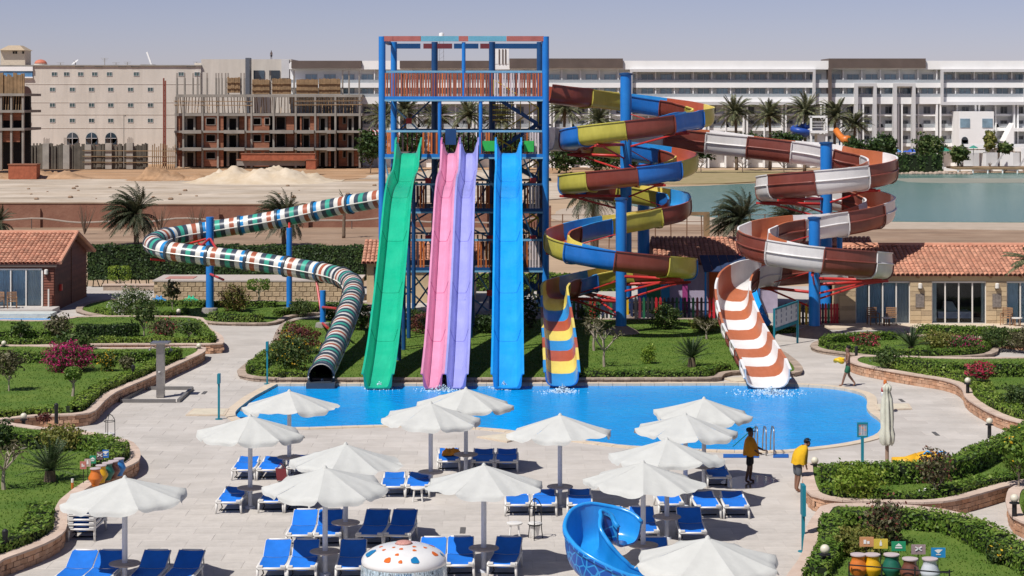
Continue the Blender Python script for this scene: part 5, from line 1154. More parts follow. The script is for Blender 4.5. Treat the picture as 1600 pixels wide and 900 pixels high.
for k in range(5): a, b = ax0+(ax1-ax0)*k/5, ax0+(ax1-ax0)*(k+1)/5-.03; mb = MB(); mb.hexa([(a, 113.2, 2.75), (b, 113.2, 2.75), (b, 116, 3.45), (a, 116, 3.45), (a, 113.2, 2.8), (b, 113.2, 2.8), (b, 116, 3.5), (a, 116, 3.5)]); mb.build('canvas_panel', M_NAVY, aw)
for x in (ax0+.1, (ax0+ax1)/2, ax1-.1): mb = MB(); mb.tube([(x, 113.4, 0), (x, 113.4, 2.78)], .06, 8); mb.build('post', M_BLUE, aw)
# picket fence, every picket painted
pf = thing('picket_fence', 'toy-like picket fence painted in red, yellow, green and navy', 'fence', (10, 113.4, 0))
PC = {'n': (.02, .03, .08), 'g': (.02, .13, .06), 'm': (.16, .03, .05), 'r': (.50, .02, .03), 'y': (.66, .42, .02), 'b': (.02, .16, .42), 'k': (.03, .03, .035)}
PM = {}
for k, c in PC.items(): mb = MB(); h = 1.12; mb.add([(-.07, -.02, 0), (.07, -.02, 0), (.07, .02, 0), (-.07, .02, 0), (-.07, -.02, h), (.07, -.02, h), (.07, .02, h), (-.07, .02, h), (0, -.02, h+.09), (0, .02, h+.09)], [(3, 2, 1, 0), (0, 1, 5, 4), (1, 2, 6, 5), (2, 3, 7, 6), (3, 0, 4, 7), (4, 5, 8), (7, 9, 6), (5, 6, 9, 8), (4, 8, 9, 7)]); PM[k] = mb.mesh('picket', mat('picket_'+k, c, .5))
pat = 'kngmkkrrgnkgnkyynkmgkkrrknkgb'; x = PT(884, 0, 113.4).x; k = 0
while x < PT(1168, 0, 113.4).x: place('picket', PM[pat[k % len(pat)]], pf, (x, 113.4, .1)); x += .235; k += 1
for z in (.35, .85): mb = MB(); mb.box(PT(882, 0, 113.4).x, x, 113.43, 113.48, z+.1, z+.18); mb.build('rail', M_BRNF, pf)
pf2 = thing('picket_fence', 'short run of red, green and yellow pickets beside the blue pole by the bungalow', 'fence', (16, 110.8, 0)); x = PT(1228, 0, 110.8).x
pat = 'kgryykyykkrkrgrrrrr'; k = 0; xs_ = x
while x < PT(1312, 0, 110.8).x: place('picket', PM[pat[k % len(pat)]], pf2, (x, 110.8, .02)); x += .16 if k > 9 else .19; k += 1
for z in (.35, .85): mb = MB(); mb.box(xs_, x, 110.83, 110.88, z, z+.08); mb.build('rail', M_BRNF, pf2)
# play equipment glimpsed behind: blue mini slide and yellow bead wall
t = thing('mini_slide', 'little bright blue play slide behind the rust and white chute', 'play slide', (14.4, 109, 0)); mb = MB(); i_, o_ = lane_profile(.5, .25); pth = [Vector((PT(1178, 0, 109).x, 111, 1.9)), Vector((PT(1180, 0, 109).x, 110, 1.3)), Vector((PT(1186, 0, 109).x, 109, .6)), Vector((PT(1192, 0, 109).x, 108, .2))]; sweep(mb, pth, i_, o_, frames_for(pth)); mb.build('chute', [M_BLS, M_BLS2], t)
for s in (-.3, .3): mb = MB(); mb.tube([(PT(1178, 0, 111).x+s, 111, 0), (PT(1178, 0, 111).x+s, 111, 2.4)], .05, 6); mb.build('post', M_TEAL if 'M_TEAL' in globals() else M_BLUE, t)
t = thing('bead_wall', 'climbing frame with rows of yellow balls under the slide tower', 'play frame', (1.2, 119.6, 0)); n = 0
for i in range(7):
    x = PT(818+i*4.2, 0, 120).x; mb = MB(); mb.tube([(x, 120, 2.6), (x, 120, 5.2)], .035, 6); mb.build('rod', M_SLATO, t)
    for j in range(3): mb = MB(); mb.lathe([(.02, -.1), (.1, -.05), (.1, .05), (.02, .1)], (x, 119.98, 3.2+j*.7+.2*(i % 2)), 8); mb.build('ball', M_YEL, t, True)
# beige hut behind the tower
ht = thing('pump_hut', 'small beige block hut with tile roof behind the green slide', 'hut', (-6, 126, 0)); hx0, hx1 = PT(573, 0, 123).x, PT(742, 0, 123).x
mb = MB(); mb.box(hx0, hx1, 123, 128, 0, 2.55); mb.build('wall', M_SANDST, ht); tile_roof(ht, (hx0-.3, 122.6, 2.5), (hx1+.3, 122.6, 2.5), (hx1+.3, 125.5, 3.7), (hx0-.3, 125.5, 3.7), M_TILE)
mb = MB(); mb.box(hx0+.45, hx0+1.2, 122.95, 122.99, .9, 2.2); mb.build('window', M_GLASS, ht); mb = MB(); mb.box(hx0+4.3, hx0+5.2, 122.95, 122.99, 0, 2.1); mb.build('door', M_BRNF, ht)
# beige block retaining wall: each block its own piece
rw_t = thing('block_wall', 'beige rock-faced block wall with flat top under the tube slide', 'wall', (-16, 124, 0)); bx0, bx1 = PT(240, 0, 124).x, PT(562, 0, 124).x
mb = MB(); mb.box(bx0+.03, bx1-.03, 124.03, 128, 0, 1.22); mb.build('wall_core', M_SANDST, rw_t)
blk = []
for s in range(4): g2 = random.Random(s); mb = MB(); w = .46; j = lambda: g2.uniform(0, .03); mb.hexa([(-w/2, -.03, 0), (w/2, -.03, 0), (w/2, .03, 0), (-w/2, .03, 0), (-w/2, -.03, .285), (w/2, -.03, .285), (w/2, .03, .285), (-w/2, .03, .285)]); mb.add([(-w/2+.03, -.04-j(), .03), (w/2-.03, -.04-j(), .03), (w/2-.03, -.04-j(), .255), (-w/2+.03, -.04-j(), .255), (-w/2, -.03, 0), (w/2, -.03, 0), (w/2, -.03, .285), (-w/2, -.03, .285)], [(0, 1, 2, 3), (4, 5, 1, 0), (5, 6, 2, 1), (6, 7, 3, 2), (7, 4, 0, 3)]); blk.append(mb.mesh('block', M_BLOCK))
for row in range(4):
    x = bx0+.23+(row % 2)*.24
    while x < bx1-.2: place('block', random.choice(blk), rw_t, (x, 124, row*.3)); x += .48
mb = MB(); mb.box(bx0-.06, bx1+.06, 123.93, 128.05, 1.222, 1.3); mb.build('top_slab', mat('flat_slab', (.46, .40, .36), .9, var=.1), rw_t)
mb = MB(); mb.box(PT(258, 0, 125).x, PT(302, 0, 125).x, 125, 126.6, 1.303, 1.33); mb.build('red_mat', mat('faded_mat', (.42, .20, .17), .9), rw_t)
t = thing('low_wall', 'low rubble edge at the foot of the tall dark hedge', 'wall', (-24, 131.5, 0)); mb = MB(); mb.box(-27, -20.5, 131, 131.5, 0, .32); mb.build('wall', M_KERB, t); mb = MB(); mb.box(-27.05, -20.45, 130.95, 131.55, .322, .4); mb.build('top_course', M_CAP, t)
# kids' pool toys in front of the block wall
for px, c, lab in ((248, (.03, .22, .5), 'folded blue beach parasol lying by the block wall'), (298, (.03, .40, .22), 'crumpled green tarpaulin lying by the block wall')):
    p = G(px, 474, .1); t = thing('folded_canvas', lab, 'canvas', p); n = 14; V = []
    for j in range(6):
        for i in range(n): V.append((p.x+(i/(n-1)-.5)*1.2, p.y+(j/5-.5)*.8, .12+.42*max(0, math.sin(PI*i/(n-1)))*max(0, math.sin(PI*j/5))*(1+.35*math.sin(i*2.2+j))))
    o = place('canvas', np_mesh('canvas', np.array(V)-np.array(p), [(j*n+i, j*n+i+1, (j+1)*n+i+1, (j+1)*n+i) for j in range(5) for i in range(n-1)], mat('canvas_%d' % px, c, .7)), t, p)
# wire fence on the far side of the hedge
wf = thing('wire_fence', 'rusty post and wire fence along the sandy shore', 'fence', (9, 172, -.3)); M_RUSTP = mat('rusty_post', (.17, .09, .05), .9)
for k in range(16): x = 3+k*1.35; mb = MB(); mb.tube([(x, 172, -.4), (x+random.uniform(-.1, .1), 172, 2.7)], .05, 5); mb.build('post', M_RUSTP, wf)
for z in (.5, 1.3, 2.1, 2.65): mb = MB(); mb.tube([(3, 172, z), (13, 172, z-.06), (23.2, 172, z)], .025, 4); mb.build('wire', M_RUSTP, wf)
mb = MB(); mb.box(16.6, 17.1, 171.6, 172.1, -.4, 2.9); mb.box(10, 17.1, 171.8, 172, 2.6, 2.9); mb.build('timber_frame', M_WOOD, wf)
# lagoon dock and beach bar
dk = thing('dock', 'wooden dock on white posts along the lagoon below the hotel', 'dock', (85, 350, -.2)); mb = MB(); a, b = PT(1490, 0, 350).x, PT(1720, 0, 350).x; mb.box(a, b, 348, 356, .5, .85); mb.build('deck', M_WOOD, dk)
for k in range(10): x = a+.4+k*2.6; mb = MB(); mb.tube([(x, 348.2, -.4), (x, 348.2, .5)], .14, 6); mb.build('post', M_WHITE, dk)
bb = thing('beach_terrace', 'white terrace with stair rails and plastered frames by the lagoon', 'terrace', (82, 358, 0)); b = FB(358)
for (p0, p1, y0, y1, d) in ((1536, 1541, 238, 262, 0), (1512, 1541, 235, 239, 0), (1565, 1583, 238, 262, 0), (1470, 1640, 262, 268, 2), (1512, 1700, 226, 231, 4), (1600, 1606, 231, 262, 1)): mb = MB(); b.box(mb, p0, p1, y0, y1, d, d+1.2); mb.build('frame', M_WHITE, bb)
for (p0, p1) in ((1494, 1512), (1552, 1566), (1590, 1604)):
    for s in (0, 3): mb = MB(); mb.beam((b.x(p0), 357, b.z(262-s)), (b.x(p1), 357, b.z(240-s)), .14); mb.build('stair_rail', M_GREYW, bb)
    for k in range(5): mb = MB(); mb.beam((b.x(p0+(p1-p0)*k/4), 357, b.z(264-k*5.5)), (b.x(p0+(p1-p0)*k/4), 357, b.z(258-k*5.5)), .1); mb.build('baluster', M_GREYW, bb)
for q0, q1 in ((1541, 1565), (1583, 1600), (1512, 1536)): mb = MB(); b.box(mb, q0, q1, 239, 262, 3, 3.4); mb.build('back_wall', M_GREYW, bb)
def far_parasol(px, py, w, c, lab, Y=356):
    b = FB(Y); x, z, r = b.x(px), b.z(py), w/2*b.k; t = thing('far_parasol', lab, 'parasol', (x, Y, 0)); mb = MB(); mb.lathe([(r, z-.55*r), (r*.55, z-.25*r), (.05, z)], (x, Y, 0), 8); mb.build('canopy', mat('par_'+'_'.join('%d' % (q*100) for q in c), c, .8), t); mb = MB(); mb.tube([(x, Y, 0), (x, Y, z)], .06, 6); mb.build('pole', M_GREYW, t)
far_parasol(1474, 229, 26, (.03, .22, .15), 'green parasol beside the tree on the lagoon terrace'); far_parasol(1521, 227, 16, (.04, .24, .18), 'smaller green parasol over the white terrace'); far_parasol(1402, 233, 16, (.08, .25, .55), 'blue and white parasol on the far shore'); far_parasol(1425, 232, 20, (.03, .09, .42), 'navy parasol on the far shore'); far_parasol(1428, 239, 24, (.6, .6, .6), 'white parasol on the far shore'); far_parasol(1442, 232, 9, (.02, .05, .4), 'closed-in dark blue parasol next to the terrace tree'); far_parasol(1415, 235, 9, (.05, .12, .5), 'narrow blue parasol among the far shore tables')
t = thing('far_tube_slide', 'coiled dark blue tube of a water slide at the hotel', 'water slide', (PT(1252, 0, 360).x, 360, 0)); b = FB(360); c = Vector((b.x(1251), 360, b.z(204))); mb = MB(); mb.tube([c+Vector((1.3*math.cos(a), 1.3*math.sin(a), .9-a*.22)) for a in np.linspace(0, 9, 30)], .62, 8); mb.build('tube', mat('deep_blue', (.02, .07, .32), .4), t, True); mb = MB(); mb.tube([c+Vector((0, 0, -6)), c+Vector((0, 0, 1))], .2, 8); mb.build('pole', M_BLUED, t)
t = thing('far_orange_slide', 'little orange slide peeping over the hotel shrubs', 'water slide', (b.x(1314), 360, 0)); mb = MB(); mb.tube([PT(1306, 203, 360), PT(1312, 212, 359), PT(1318, 218, 358), PT(1326, 219, 357)], [.6, .6, .7, .9], 8); mb.build('chute', mat('orange_gel', (.6, .17, .03), .4), t, True)
mb = MB(); mb.tube([(b.x(1312), 360, 0), PT(1312, 212, 360)], .15, 6); mb.build('post', M_BLUED, t)
t = thing('balcony_pavilion', 'white open pavilion with balcony among the hotel palms', 'pavilion', (b.x(1280), 358, 0)); b = FB(358); mb = MB()
for (p0, p1, y0, y1, d0, d1) in ((1266, 1269, 182, 262, 0, .5), (1290, 1293, 182, 262, 0, .5), (1266, 1293, 181, 184, 0, 5), (1266, 1293, 204, 208, -.3, 5), (1278, 1292, 210, 262, .6, 4)): b.box(mb, p0, p1, y0, y1, d0, d1)
mb.build('frame', M_WHITE, t); mb = MB()
for y in (190, 195, 199): b.box(mb, 1269, 1290, y, y+1, -.2, -.05)
mb.build('railing', M_GREYW, t); mb = MB(); b.box(mb, 1272, 1288, 187, 204, 3, 4); mb.build('back_wall', M_GREYW, t)
# =====================================================================  PLANTS
M_BARK = mat('bark', (.16, .115, .08), .95, scale=6, var=.25, bump=.4)
M_BARKP = mat('pale_bark', (.34, .28, .22), .9, scale=6, var=.2)
M_PALM = foliage('palm_leaf', (.06, .075, .035), (.13, .14, .07), (.25, .23, .13), .2)
M_PALMD = foliage('dark_palm_leaf', (.02, .03, .012), (.05, .06, .03), (.11, .105, .06), .15)
M_CYCAS = foliage('cycas_leaf', (.03, .06, .02), (.065, .10, .04), (.14, .17, .09), .2)
M_BUSH = foliage('bush_leaf', (.025, .055, .012), (.07, .115, .025), (.16, .19, .06), .25)
M_LIME = foliage('lime_leaf', (.10, .18, .014), (.20, .29, .03), (.33, .39, .07), .3)
M_YELG = foliage('yellow_green_leaf', (.10, .12, .02), (.19, .19, .04), (.33, .28, .08), .25)
M_REDL = foliage('red_leaf', (.07, .02, .02), (.15, .035, .03), (.22, .10, .05), .2)
M_MAG = foliage('magenta_flower', (.33, .008, .09), (.50, .02, .15), (.62, .08, .25), .3)
M_CRIM = foliage('crimson_flower', (.38, .015, .05), (.52, .04, .10), (.58, .15, .15), .3)
M_YELF = foliage('yellow_flower', (.55, .32, .01), (.70, .45, .03), None, .2)
M_WHF = foliage('white_flower', (.5, .5, .42), (.7, .7, .62), None, .2)
M_OLIVE = foliage('olive_leaf', (.06, .055, .025), (.12, .11, .05), (.20, .19, .10), .2)
def leafy(t, name, n, c, r, m, leaf, seed, shell=.5, lump=.2, jit=.8):
    P, d = ellipsoid_pts(n, c, r, shell, lump, seed); V, Fq = leaf_quads(P, d, leaf, jit); return place(name, np_mesh(name, V-np.array(wloc(t)), Fq, m), t, wloc(t))
SEED = [100]
def bush(px, base, top, wpx, z, m, lab, name='shrub', flowers=None, fl_frac=.25, leaf=.06, dens=1.0, trunk=0, cat='shrub', shell=.5, lump=.22, ytop_only=False):
    """a leafy shrub standing at photo column px with foot row base; top row and width from the photograph"""
    SEED[0] += 1; p = G(px, base, z); k = p.y/F; h = (base-top)*k*1.0; w = wpx*k; t = thing(name, lab, cat, p)
    th = h*trunk; ch = (h-th)/2; c = p+Vector((0, 0, th+ch)); rr = (w/2, w/2*.9, ch)
    mb = MB(); tree_branches(mb, p-Vector((0, 0, .05)), max(.3, th+ch*.9), w*.22, 5, max(.025, w*.03), SEED[0]); mb.build('trunk' if trunk else 'branches', M_BARKP if trunk else M_BARK, t)
    sa = 4*PI*((w/2)**2*.6+(w/2*ch)*.9)/1.5; n = int(max(250, min(5000, sa/(leaf*leaf)*1.15*dens)))
    leafy(t, 'crown', n, c, rr, m, leaf, SEED[0], shell, lump)
    if flowers: leafy(t, 'blossom', int(n*fl_frac), c+Vector((0, -.03, .04)), (rr[0]*1.04, rr[1]*1.04, rr[2]*1.06), flowers, leaf*.75, SEED[0]+500, .12, lump)
    return t
def topiary(px, base, c0, c1, wpx, z, m, lab, flat=.9):
    SEED[0] += 1; p = G(px, base, z); k = p.y/F; t = thing('topiary_tree', lab, 'topiary', p); zt, zb = p.z+(base-c0)*k, p.z+(base-c1)*k; w = wpx*k
    mb = MB(); mb.tube([p, p+Vector((.03, 0, (zb-p.z)*.5)), Vector((p.x, p.y, zb+.1))], [.07, .055, .05], 7)
    for a in range(5): mb.tube([(p.x, p.y, zb-.15), (p.x+math.cos(a*1.26)*w*.3, p.y+math.sin(a*1.26)*w*.3, zb+.1)], .025, 4)
    mb.build('trunk', M_BARKP, t); n = 900; d = RNG.normal(0, 1, (n, 3)); d /= np.linalg.norm(d, axis=1, keepdims=True); q = np.sign(d)*np.abs(d)**flat; q /= np.abs(q).max(axis=1, keepdims=True)**.6
    P = np.array([p.x, p.y, (zt+zb)/2])+q*np.array([w/2*.8, w/2*.8, (zt-zb)/2*.85])*(1-.25*RNG.random((n, 1))**2); V, Fq = leaf_quads(P, d, .06, .6); place('crown', np_mesh('crown', V-np.array(p), Fq, m), t, p)
def frond(V, Fq, base, az, el, L, droop, n=12, lw=.32, wind=(0, 0), lt=.035, vsh=.5):
    d = Vector((math.cos(az)*math.cos(el), math.sin(az)*math.cos(el), math.sin(el))); pts = [Vector(base)]; st = L/n
    for i in range(n):
        pts.append(pts[-1]+d*st); d = (d+Vector((wind[0]*st*.25, wind[1]*st*.25, -droop*st*(.4+i/n)))).normalized()
    for i in range(n):
        p, q = pts[i], pts[i+1]; t = (q-p).normalized(); s = t.cross(Vector((0, 0, 1)));  s = s.normalized() if s.length > .05 else Vector((1, 0, 0)); u = s.cross(t)
        b = len(V); w = .018*(1.6-i/n); V += [p-s*w, p+s*w, q+s*w, q-s*w]; Fq.append((b, b+1, b+2, b+3))
        f = math.sin(PI*min(.98, (i+.8)/(n+.4)))**.6*lw*L/2.6
        for sd_ in (-1, 1):
            for h in (.25, .75):
                r0 = p.lerp(q, h); e = r0+(s*sd_*.8+t*.75-u*vsh*.35+Vector((random.uniform(-.12, .12), random.uniform(-.12, .12), -droop*.5)))*f; b = len(V); V += [r0-t*lt, r0+t*lt, e+t*.008, e-t*.008]; Fq.append((b, b+1, b+2, b+3))
def palm_proto(name, lab, h, L, n, m, wind=(0, 0), droop=.32, r=.2, lean=0, seed=1, dead=6, lw=.42, up=1.2):
    random.seed(seed); t = thing(name, lab, 'palm tree', (0, 0, 0)); mb = MB(); top = Vector((lean, 0, h)); pts = []; rs = []
    for k in range(15): u = k/14; pts.append(Vector((lean*u*u, .1*math.sin(u*3), h*u))); rs.append(r*(1.15-.35*u)*(1+.1*(k % 2)))
    mb.tube(pts, rs, 9); mb.build('trunk', M_BARK, t, True); V, Fq = [], []
    for k in range(n): el = random.uniform(-.35, up); frond(V, Fq, top, 2*PI*k*.618, el, L*random.uniform(.8, 1.1), droop*random.uniform(.7, 1.3), 11, lw, wind, .06 if h < 6 else .1)
    place('crown', np_mesh('crown', [tuple(v) for v in V], Fq, m), t)
    V, Fq = [], []
    for k in range(dead): frond(V, Fq, top-Vector((0, 0, .2)), random.uniform(0, 6.28), -.8, L*.6, .5, 6, .3, wind)
    if dead: place('dead_fronds', np_mesh('dead_fronds', [tuple(v) for v in V], Fq, M_OLIVE), t)
    return t
pp = palm_proto('date_palm', 'feathery date palm in front of the white hotel', 9.6, 3.9, 64, M_PALM, (-.35, 0), .34, .26, .2, 3)
hp = [(597, 181, 'beside the unfinished building'), (633, 172, 'seen through the upper tower frame'), (683, 182, 'behind the thin tower post'), (733, 178, 'behind the middle of the slide tower'), (779, 184, 'behind the tower staircase'), (881, 168, 'right of the slide tower'), (935, 186, 'behind the maroon and yellow spiral'), (1151, 174, 'between the two spirals'), (1203, 178, 'between the two spiral poles'), (1257, 171, 'by the dark blue tube coil'), (1304, 178, 'by the orange slide'), (1336, 192, 'under the tall white portal')]
for i, (px, cy, w) in enumerate(hp):
    Y = 362+(i % 3)*3; z = H-(cy-YH)*Y/F; lab = 'feathery date palm '+w+(' before the hotel' if 'hotel' not in w else '')
    o = pp if i == 0 else copy_tree(pp, group='date palms along the white hotel'); o['label'] = lab; o['group'] = 'date palms along the white hotel'
    o.location = ((px-800)*Y/F, Y, -.3); s = (z+.3)/9.9; o.scale = (s*.5+.5, s*.5+.5, s); o.rotation_euler = (0, 0, i*1.3)
wp = palm_proto('young_palm', 'dark wind-bent palm on the earth bank behind the tall hedge', 2.6, 3.0, 110, M_PALMD, (-1.5, .1), .62, .2, -.3, 5, 4, .36, 1.4)
for i, (px, foot, top, lab) in enumerate(((213, 383, 300, None), (444, 384, 308, 'dark wind-bent palm beyond the middle of the tube slide'), (1160, 391, 308, 'dark wind-bent palm on the shore left of the rust and white spiral'), (1243, 392, 318, 'dark wind-bent palm behind the rust and white spiral pole'), (-4, 384, 325, 'dark palm fronds above the timber bungalow roof'))):
    p = G(px, foot, -.25); o = wp if i == 0 else copy_tree(wp); s = (foot-top)*p.y/F/4.6
    if lab: o['label'] = lab
    o.location = p; o.scale = (s, s, s); o.rotation_euler = (0, 0, (0, .25, -.2, .15, .1)[i])
o = palm_proto('tall_palm', 'tall ragged palm with drooping fronds behind the multicolour spiral', 5.0, 3.2, 50, M_PALMD, (.5, 0), .6, .3, .1, 9, 12, .42, .8); o.location = G(929, 398, -.2)
o = palm_proto('thin_palm', 'thin pale palm trunk behind the upper tube slide', 3.6, 1.0, 10, M_PALMD, (0, 0), .5, .14, .1, 11, 2); o.location = G(537, 372, -.25)
o = palm_proto('roof_palm', 'palm fronds reaching in over the beige bungalow roof', 3.8, 1.6, 24, M_PALM, (0, 0), .5, .16, 0, 12, 2); o.location = G(1612, 516, .1)
random.seed(21)
# dead tree twigs along the brick wall
for px, lab in ((132, 'bare grey shrub in front of the brick wall'), (308, 'dried stalk beside the brick wall'), (250, 'thin bare twigs near the wind-bent palm')):
    p = G(px, 366, -.25); t = thing('bare_shrub', lab, 'bare shrub', p); mb = MB()
    for k in range(16): a = random.uniform(0, 6.28); q = random.uniform(.2, .9); mb.tube([p, p+Vector((math.cos(a)*q*.6, math.sin(a)*q*.4, 1.0)), p+Vector((math.cos(a)*q*1.4, math.sin(a)*q, random.uniform(1.6, 2.9)))], [.04, .03, .015], 4)
    mb.build('branches', M_BARK, t)
# shrubs along the hotel foot and lagoon
def far_bush(px, y0, y1, w, lab, m=M_HEDGED, Y=352): 
    SEED[0] += 1; p = Vector(((px-800)*Y/F, Y, -.3)); k = Y/F; t = thing('far_shrub', lab, 'shrub', p); zt = H-(y0-YH)*k; zb = max(-.3, H-(y1-YH)*k); r = (w*k/2, 1.6, (zt-zb)/2+.3); n = int(700+w*14)
    mb = MB(); tree_branches(mb, p, (zt-zb)*.7, w*k*.2, 5, .1, SEED[0]); mb.build('branches', M_BARK, t); leafy(t, 'crown', n, (p.x, p.y, (zt+zb)/2), r, m, .32, SEED[0], .5, .2)
far_bush(579, 205, 248, 44, 'dark bushy tree between unfinished building and tower', M_HEDGED, 350); far_bush(885, 222, 262, 60, 'dark rounded shrub right of the tower foot'); far_bush(940, 226, 262, 70, 'dark rounded shrub under the multicolour spiral'); far_bush(990, 228, 262, 50, 'dark shrub behind the spiral pole'); far_bush(1095, 212, 246, 60, 'dark green shrub in front of the hotel between the spirals'); far_bush(1160, 210, 240, 80, 'wide dark shrub under the hotel palms'); far_bush(1225, 208, 240, 60, 'dark shrub left of the white pavilion'); far_bush(1335, 217, 250, 36, 'dark shrub right of the orange slide'); far_bush(1375, 213, 250, 44, 'dense dark cypress-like shrub beside the portal'); far_bush(1393, 216, 248, 14, 'slim dark cypress before the hotel portal'); far_bush(1452, 212, 246, 46, 'bright rounded tree on the lagoon terrace', M_BUSH); far_bush(1500, 230, 250, 28, 'small green shrub at the terrace stair', M_BUSH); far_bush(1547, 207, 232, 18, 'yellow flowering bush beside the stair block', M_YELG); far_bush(1570, 226, 236, 22, 'low green shrub on the hotel terrace', M_BUSH)
far_bush(640, 208, 246, 60, 'dark shrub seen under the tower first floor'); far_bush(720, 212, 248, 80, 'dark shrub behind the twin slide top'); far_bush(800, 210, 248, 60, 'dark shrub behind the blue slide top')
hedge(None, 0, 3, 3.4, 'thick dark hedge on the far lagoon shore', M_HEDGED, 12, .3, .25, [Vector((PT(1395, 0, 345).x, 345, -.3)), Vector((PT(1430, 0, 345).x, 345, -.3)), Vector((PT(1469, 0, 345).x, 345, -.3))])
t = thing('rocks', 'pale boulders on the lagoon edge under the dark hedge', 'boulders', (72, 343, -.2)); 
for k in range(16): p = PT(1402+k*7.5, 0, 343); s = random.uniform(.4, .9); mb = MB(); mb.lathe([(s*.8, -.3), (s, .1), (s*.7, s*.5), (s*.2, s*.7)], (p.x, 342.5+random.uniform(0, 1), -.1), 7); mb.build('boulder', M_KERB, t)
# garden shrubs
bush(107, 580, 537, 66, ZA, M_BUSH, 'round bougainvillea covered in magenta flowers on the left lawn', 'bougainvillea', M_MAG, 1.1, .055)
topiary(114, 619, 572, 594, 31, ZA, M_HEDGE, 'small clipped ball tree in front of the magenta bougainvillea')
bush(14, 611, 546, 46, ZA, M_OLIVE, 'grey-green frangipani tree with thick leaning trunk on the left lawn', 'frangipani_tree', None, trunk=.38, cat='tree', leaf=.07, dens=.8)
topiary(187, 450, 413, 440, 42, 0, M_LIME, 'bright lime flat-topped topiary before the tall dark hedge', .6)
topiary(404, 472, 435, 454, 43, ZC, M_HEDGE, 'mushroom-shaped clipped tree below the tube slide', .6)
bush(366, 487, 448, 44, ZC, M_YELG, 'round shrub flushed with red leaves beside the tall blue post', 'shrub', M_REDL, .35)
bush(208, 497, 452, 62, ZC, M_BUSH, 'bush with white blossom near the timber bungalow', 'flowering_shrub', M_WHF, .22)
bush(269, 489, 440, 26, ZC, M_OLIVE, 'slim young frangipani before the block wall', 'frangipani_tree', None, trunk=.45, cat='tree', dens=.35, leaf=.11)
bush(225, 531, 470, 46, ZB, M_BUSH, 'short dark-stemmed palm-like shrub on the straight planter', 'shrub', None, trunk=.45, dens=.7, leaf=.09)
bush(257, 533, 497, 46, ZB, M_OLIVE, 'loose shrub with a few red flowers behind the shower pillar', 'flowering_shrub', M_CRIM, .1, trunk=.2, dens=.8)
bush(295, 534, 500, 38, ZB, M_BUSH, 'small light frangipani at the end of the straight planter', 'frangipani_tree', None, trunk=.3, dens=.55, leaf=.09)
bush(91, 530, 493, 44, ZB, M_OLIVE, 'dark glossy shrub at the corner of the plunge pool', 'shrub', None, leaf=.08)
bush(33, 534, 503, 28, ZB, M_BUSH, 'little forked frangipani beside the plunge pool', 'frangipani_tree', None, trunk=.4, dens=.45, leaf=.10, cat='tree')
bush(117, 545, 518, 60, ZB, M_BUSH, 'spreading leafy shrub above the magenta bougainvillea', 'shrub', None, leaf=.1, dens=.7)
bush(168, 580, 550, 26, ZA, M_BUSH, 'yellow-leaved shrub inside the tall lawn hedge', 'shrub', M_YELF, .2)
bush(198, 580, 557, 24, ZA, M_OLIVE, 'pale bronze shrub inside the tall lawn hedge', 'shrub', None)
bush(68, 660, 645, 22, ZA, M_REDL, 'tiny red-leaved plant at the front hedge', 'shrub', None)
bush(466, 552, 508, 64, ZL, M_REDL, 'round shrub with dark red leaves beside the tube slide', 'shrub', None)
bush(455, 580, 522, 66, ZL, M_BUSH, 'shrub dotted with yellow flowers near the pool corner', 'flowering_shrub', M_YELF, .06)
bush(97, 702, 662, 66, ZD, M_YELG, 'dome-shaped yellowish bush behind the sago palm', 'shrub', None)
bush(6, 703, 655, 30, ZD, M_HEDGED, 'dark shrub at the edge of the sago palm bed', 'shrub', None)
bush(1040, 514, 475, 48, ZL, M_BUSH, 'rounded green bush on the slide lawn before the pickets', 'shrub', None)
bush(1101, 518, 494, 44, ZL, M_YELG, 'low yellow-green bush by the chute lawn', 'shrub', None)
bush(1013, 568, 540, 24, ZL, M_LIME, 'small bright upright bush in the middle of the slide lawn', 'shrub', None)
bush(920, 503, 470, 44, ZL, M_BUSH, 'loose bush under the multicolour spiral exit', 'shrub', None, dens=.6)
bush(660, 520, 488, 44, ZL, M_REDL, 'reddish shrub between green and pink slides', 'shrub', None, dens=.6)
bush(640, 512, 480, 50, ZL, M_BUSH, 'green shrub at the foot of the tower by the green slide', 'shrub', None)
bush(828, 512, 455, 34, ZL, M_PALMD, 'dark spiky shrub behind the blue slide', 'shrub', None, dens=.6, leaf=.12)
bush(760, 520, 490, 40, ZL, M_HEDGED, 'dark shrub between lilac and blue slides', 'shrub', None)
bush(565, 515, 478, 46, ZL, M_BUSH, 'green shrub left of the green slide', 'shrub', None)
bush(520, 500, 472, 40, ZC, M_BUSH, 'leafy shrub behind the short blue tube post', 'shrub', None)
bush(470, 492, 468, 36, ZC, M_BUSH, 'rounded shrub beside the slim blue tube post', 'shrub', None)
bush(1508, 551, 525, 48, ZE2, M_BUSH, 'bougainvillea with pink flowers in the oval bed', 'bougainvillea', M_MAG, .3)
bush(1352, 546, 524, 40, ZE2, M_BUSH, 'bougainvillea with dark red flowers in the oval bed', 'bougainvillea', M_CRIM, .4)
bush(1531, 608, 569, 40, ZE, M_BUSH, 'small crimson bougainvillea on a bare stem', 'bougainvillea', M_CRIM, 1.2, trunk=.45)
bush(1388, 576, 545, 46, ZE, M_BUSH, 'leafy green shrub at the tip of the wavy hedge', 'shrub', None)
bush(1470, 545, 518, 60, ZE3, M_YELG, 'pale feathery shrub before the terrace', 'shrub', None)
bush(1560, 542, 512, 60, ZE3, M_BUSH, 'grey-green shrub before the slate panel pier', 'shrub', None)
bush(1600, 545, 515, 50, ZE3, M_OLIVE, 'olive shrub at the end of the terrace', 'shrub', None)
bush(1340, 777, 722, 82, ZF, M_LIME, 'big feathery bright green bush inside the corner planter', 'shrub', None, leaf=.05)
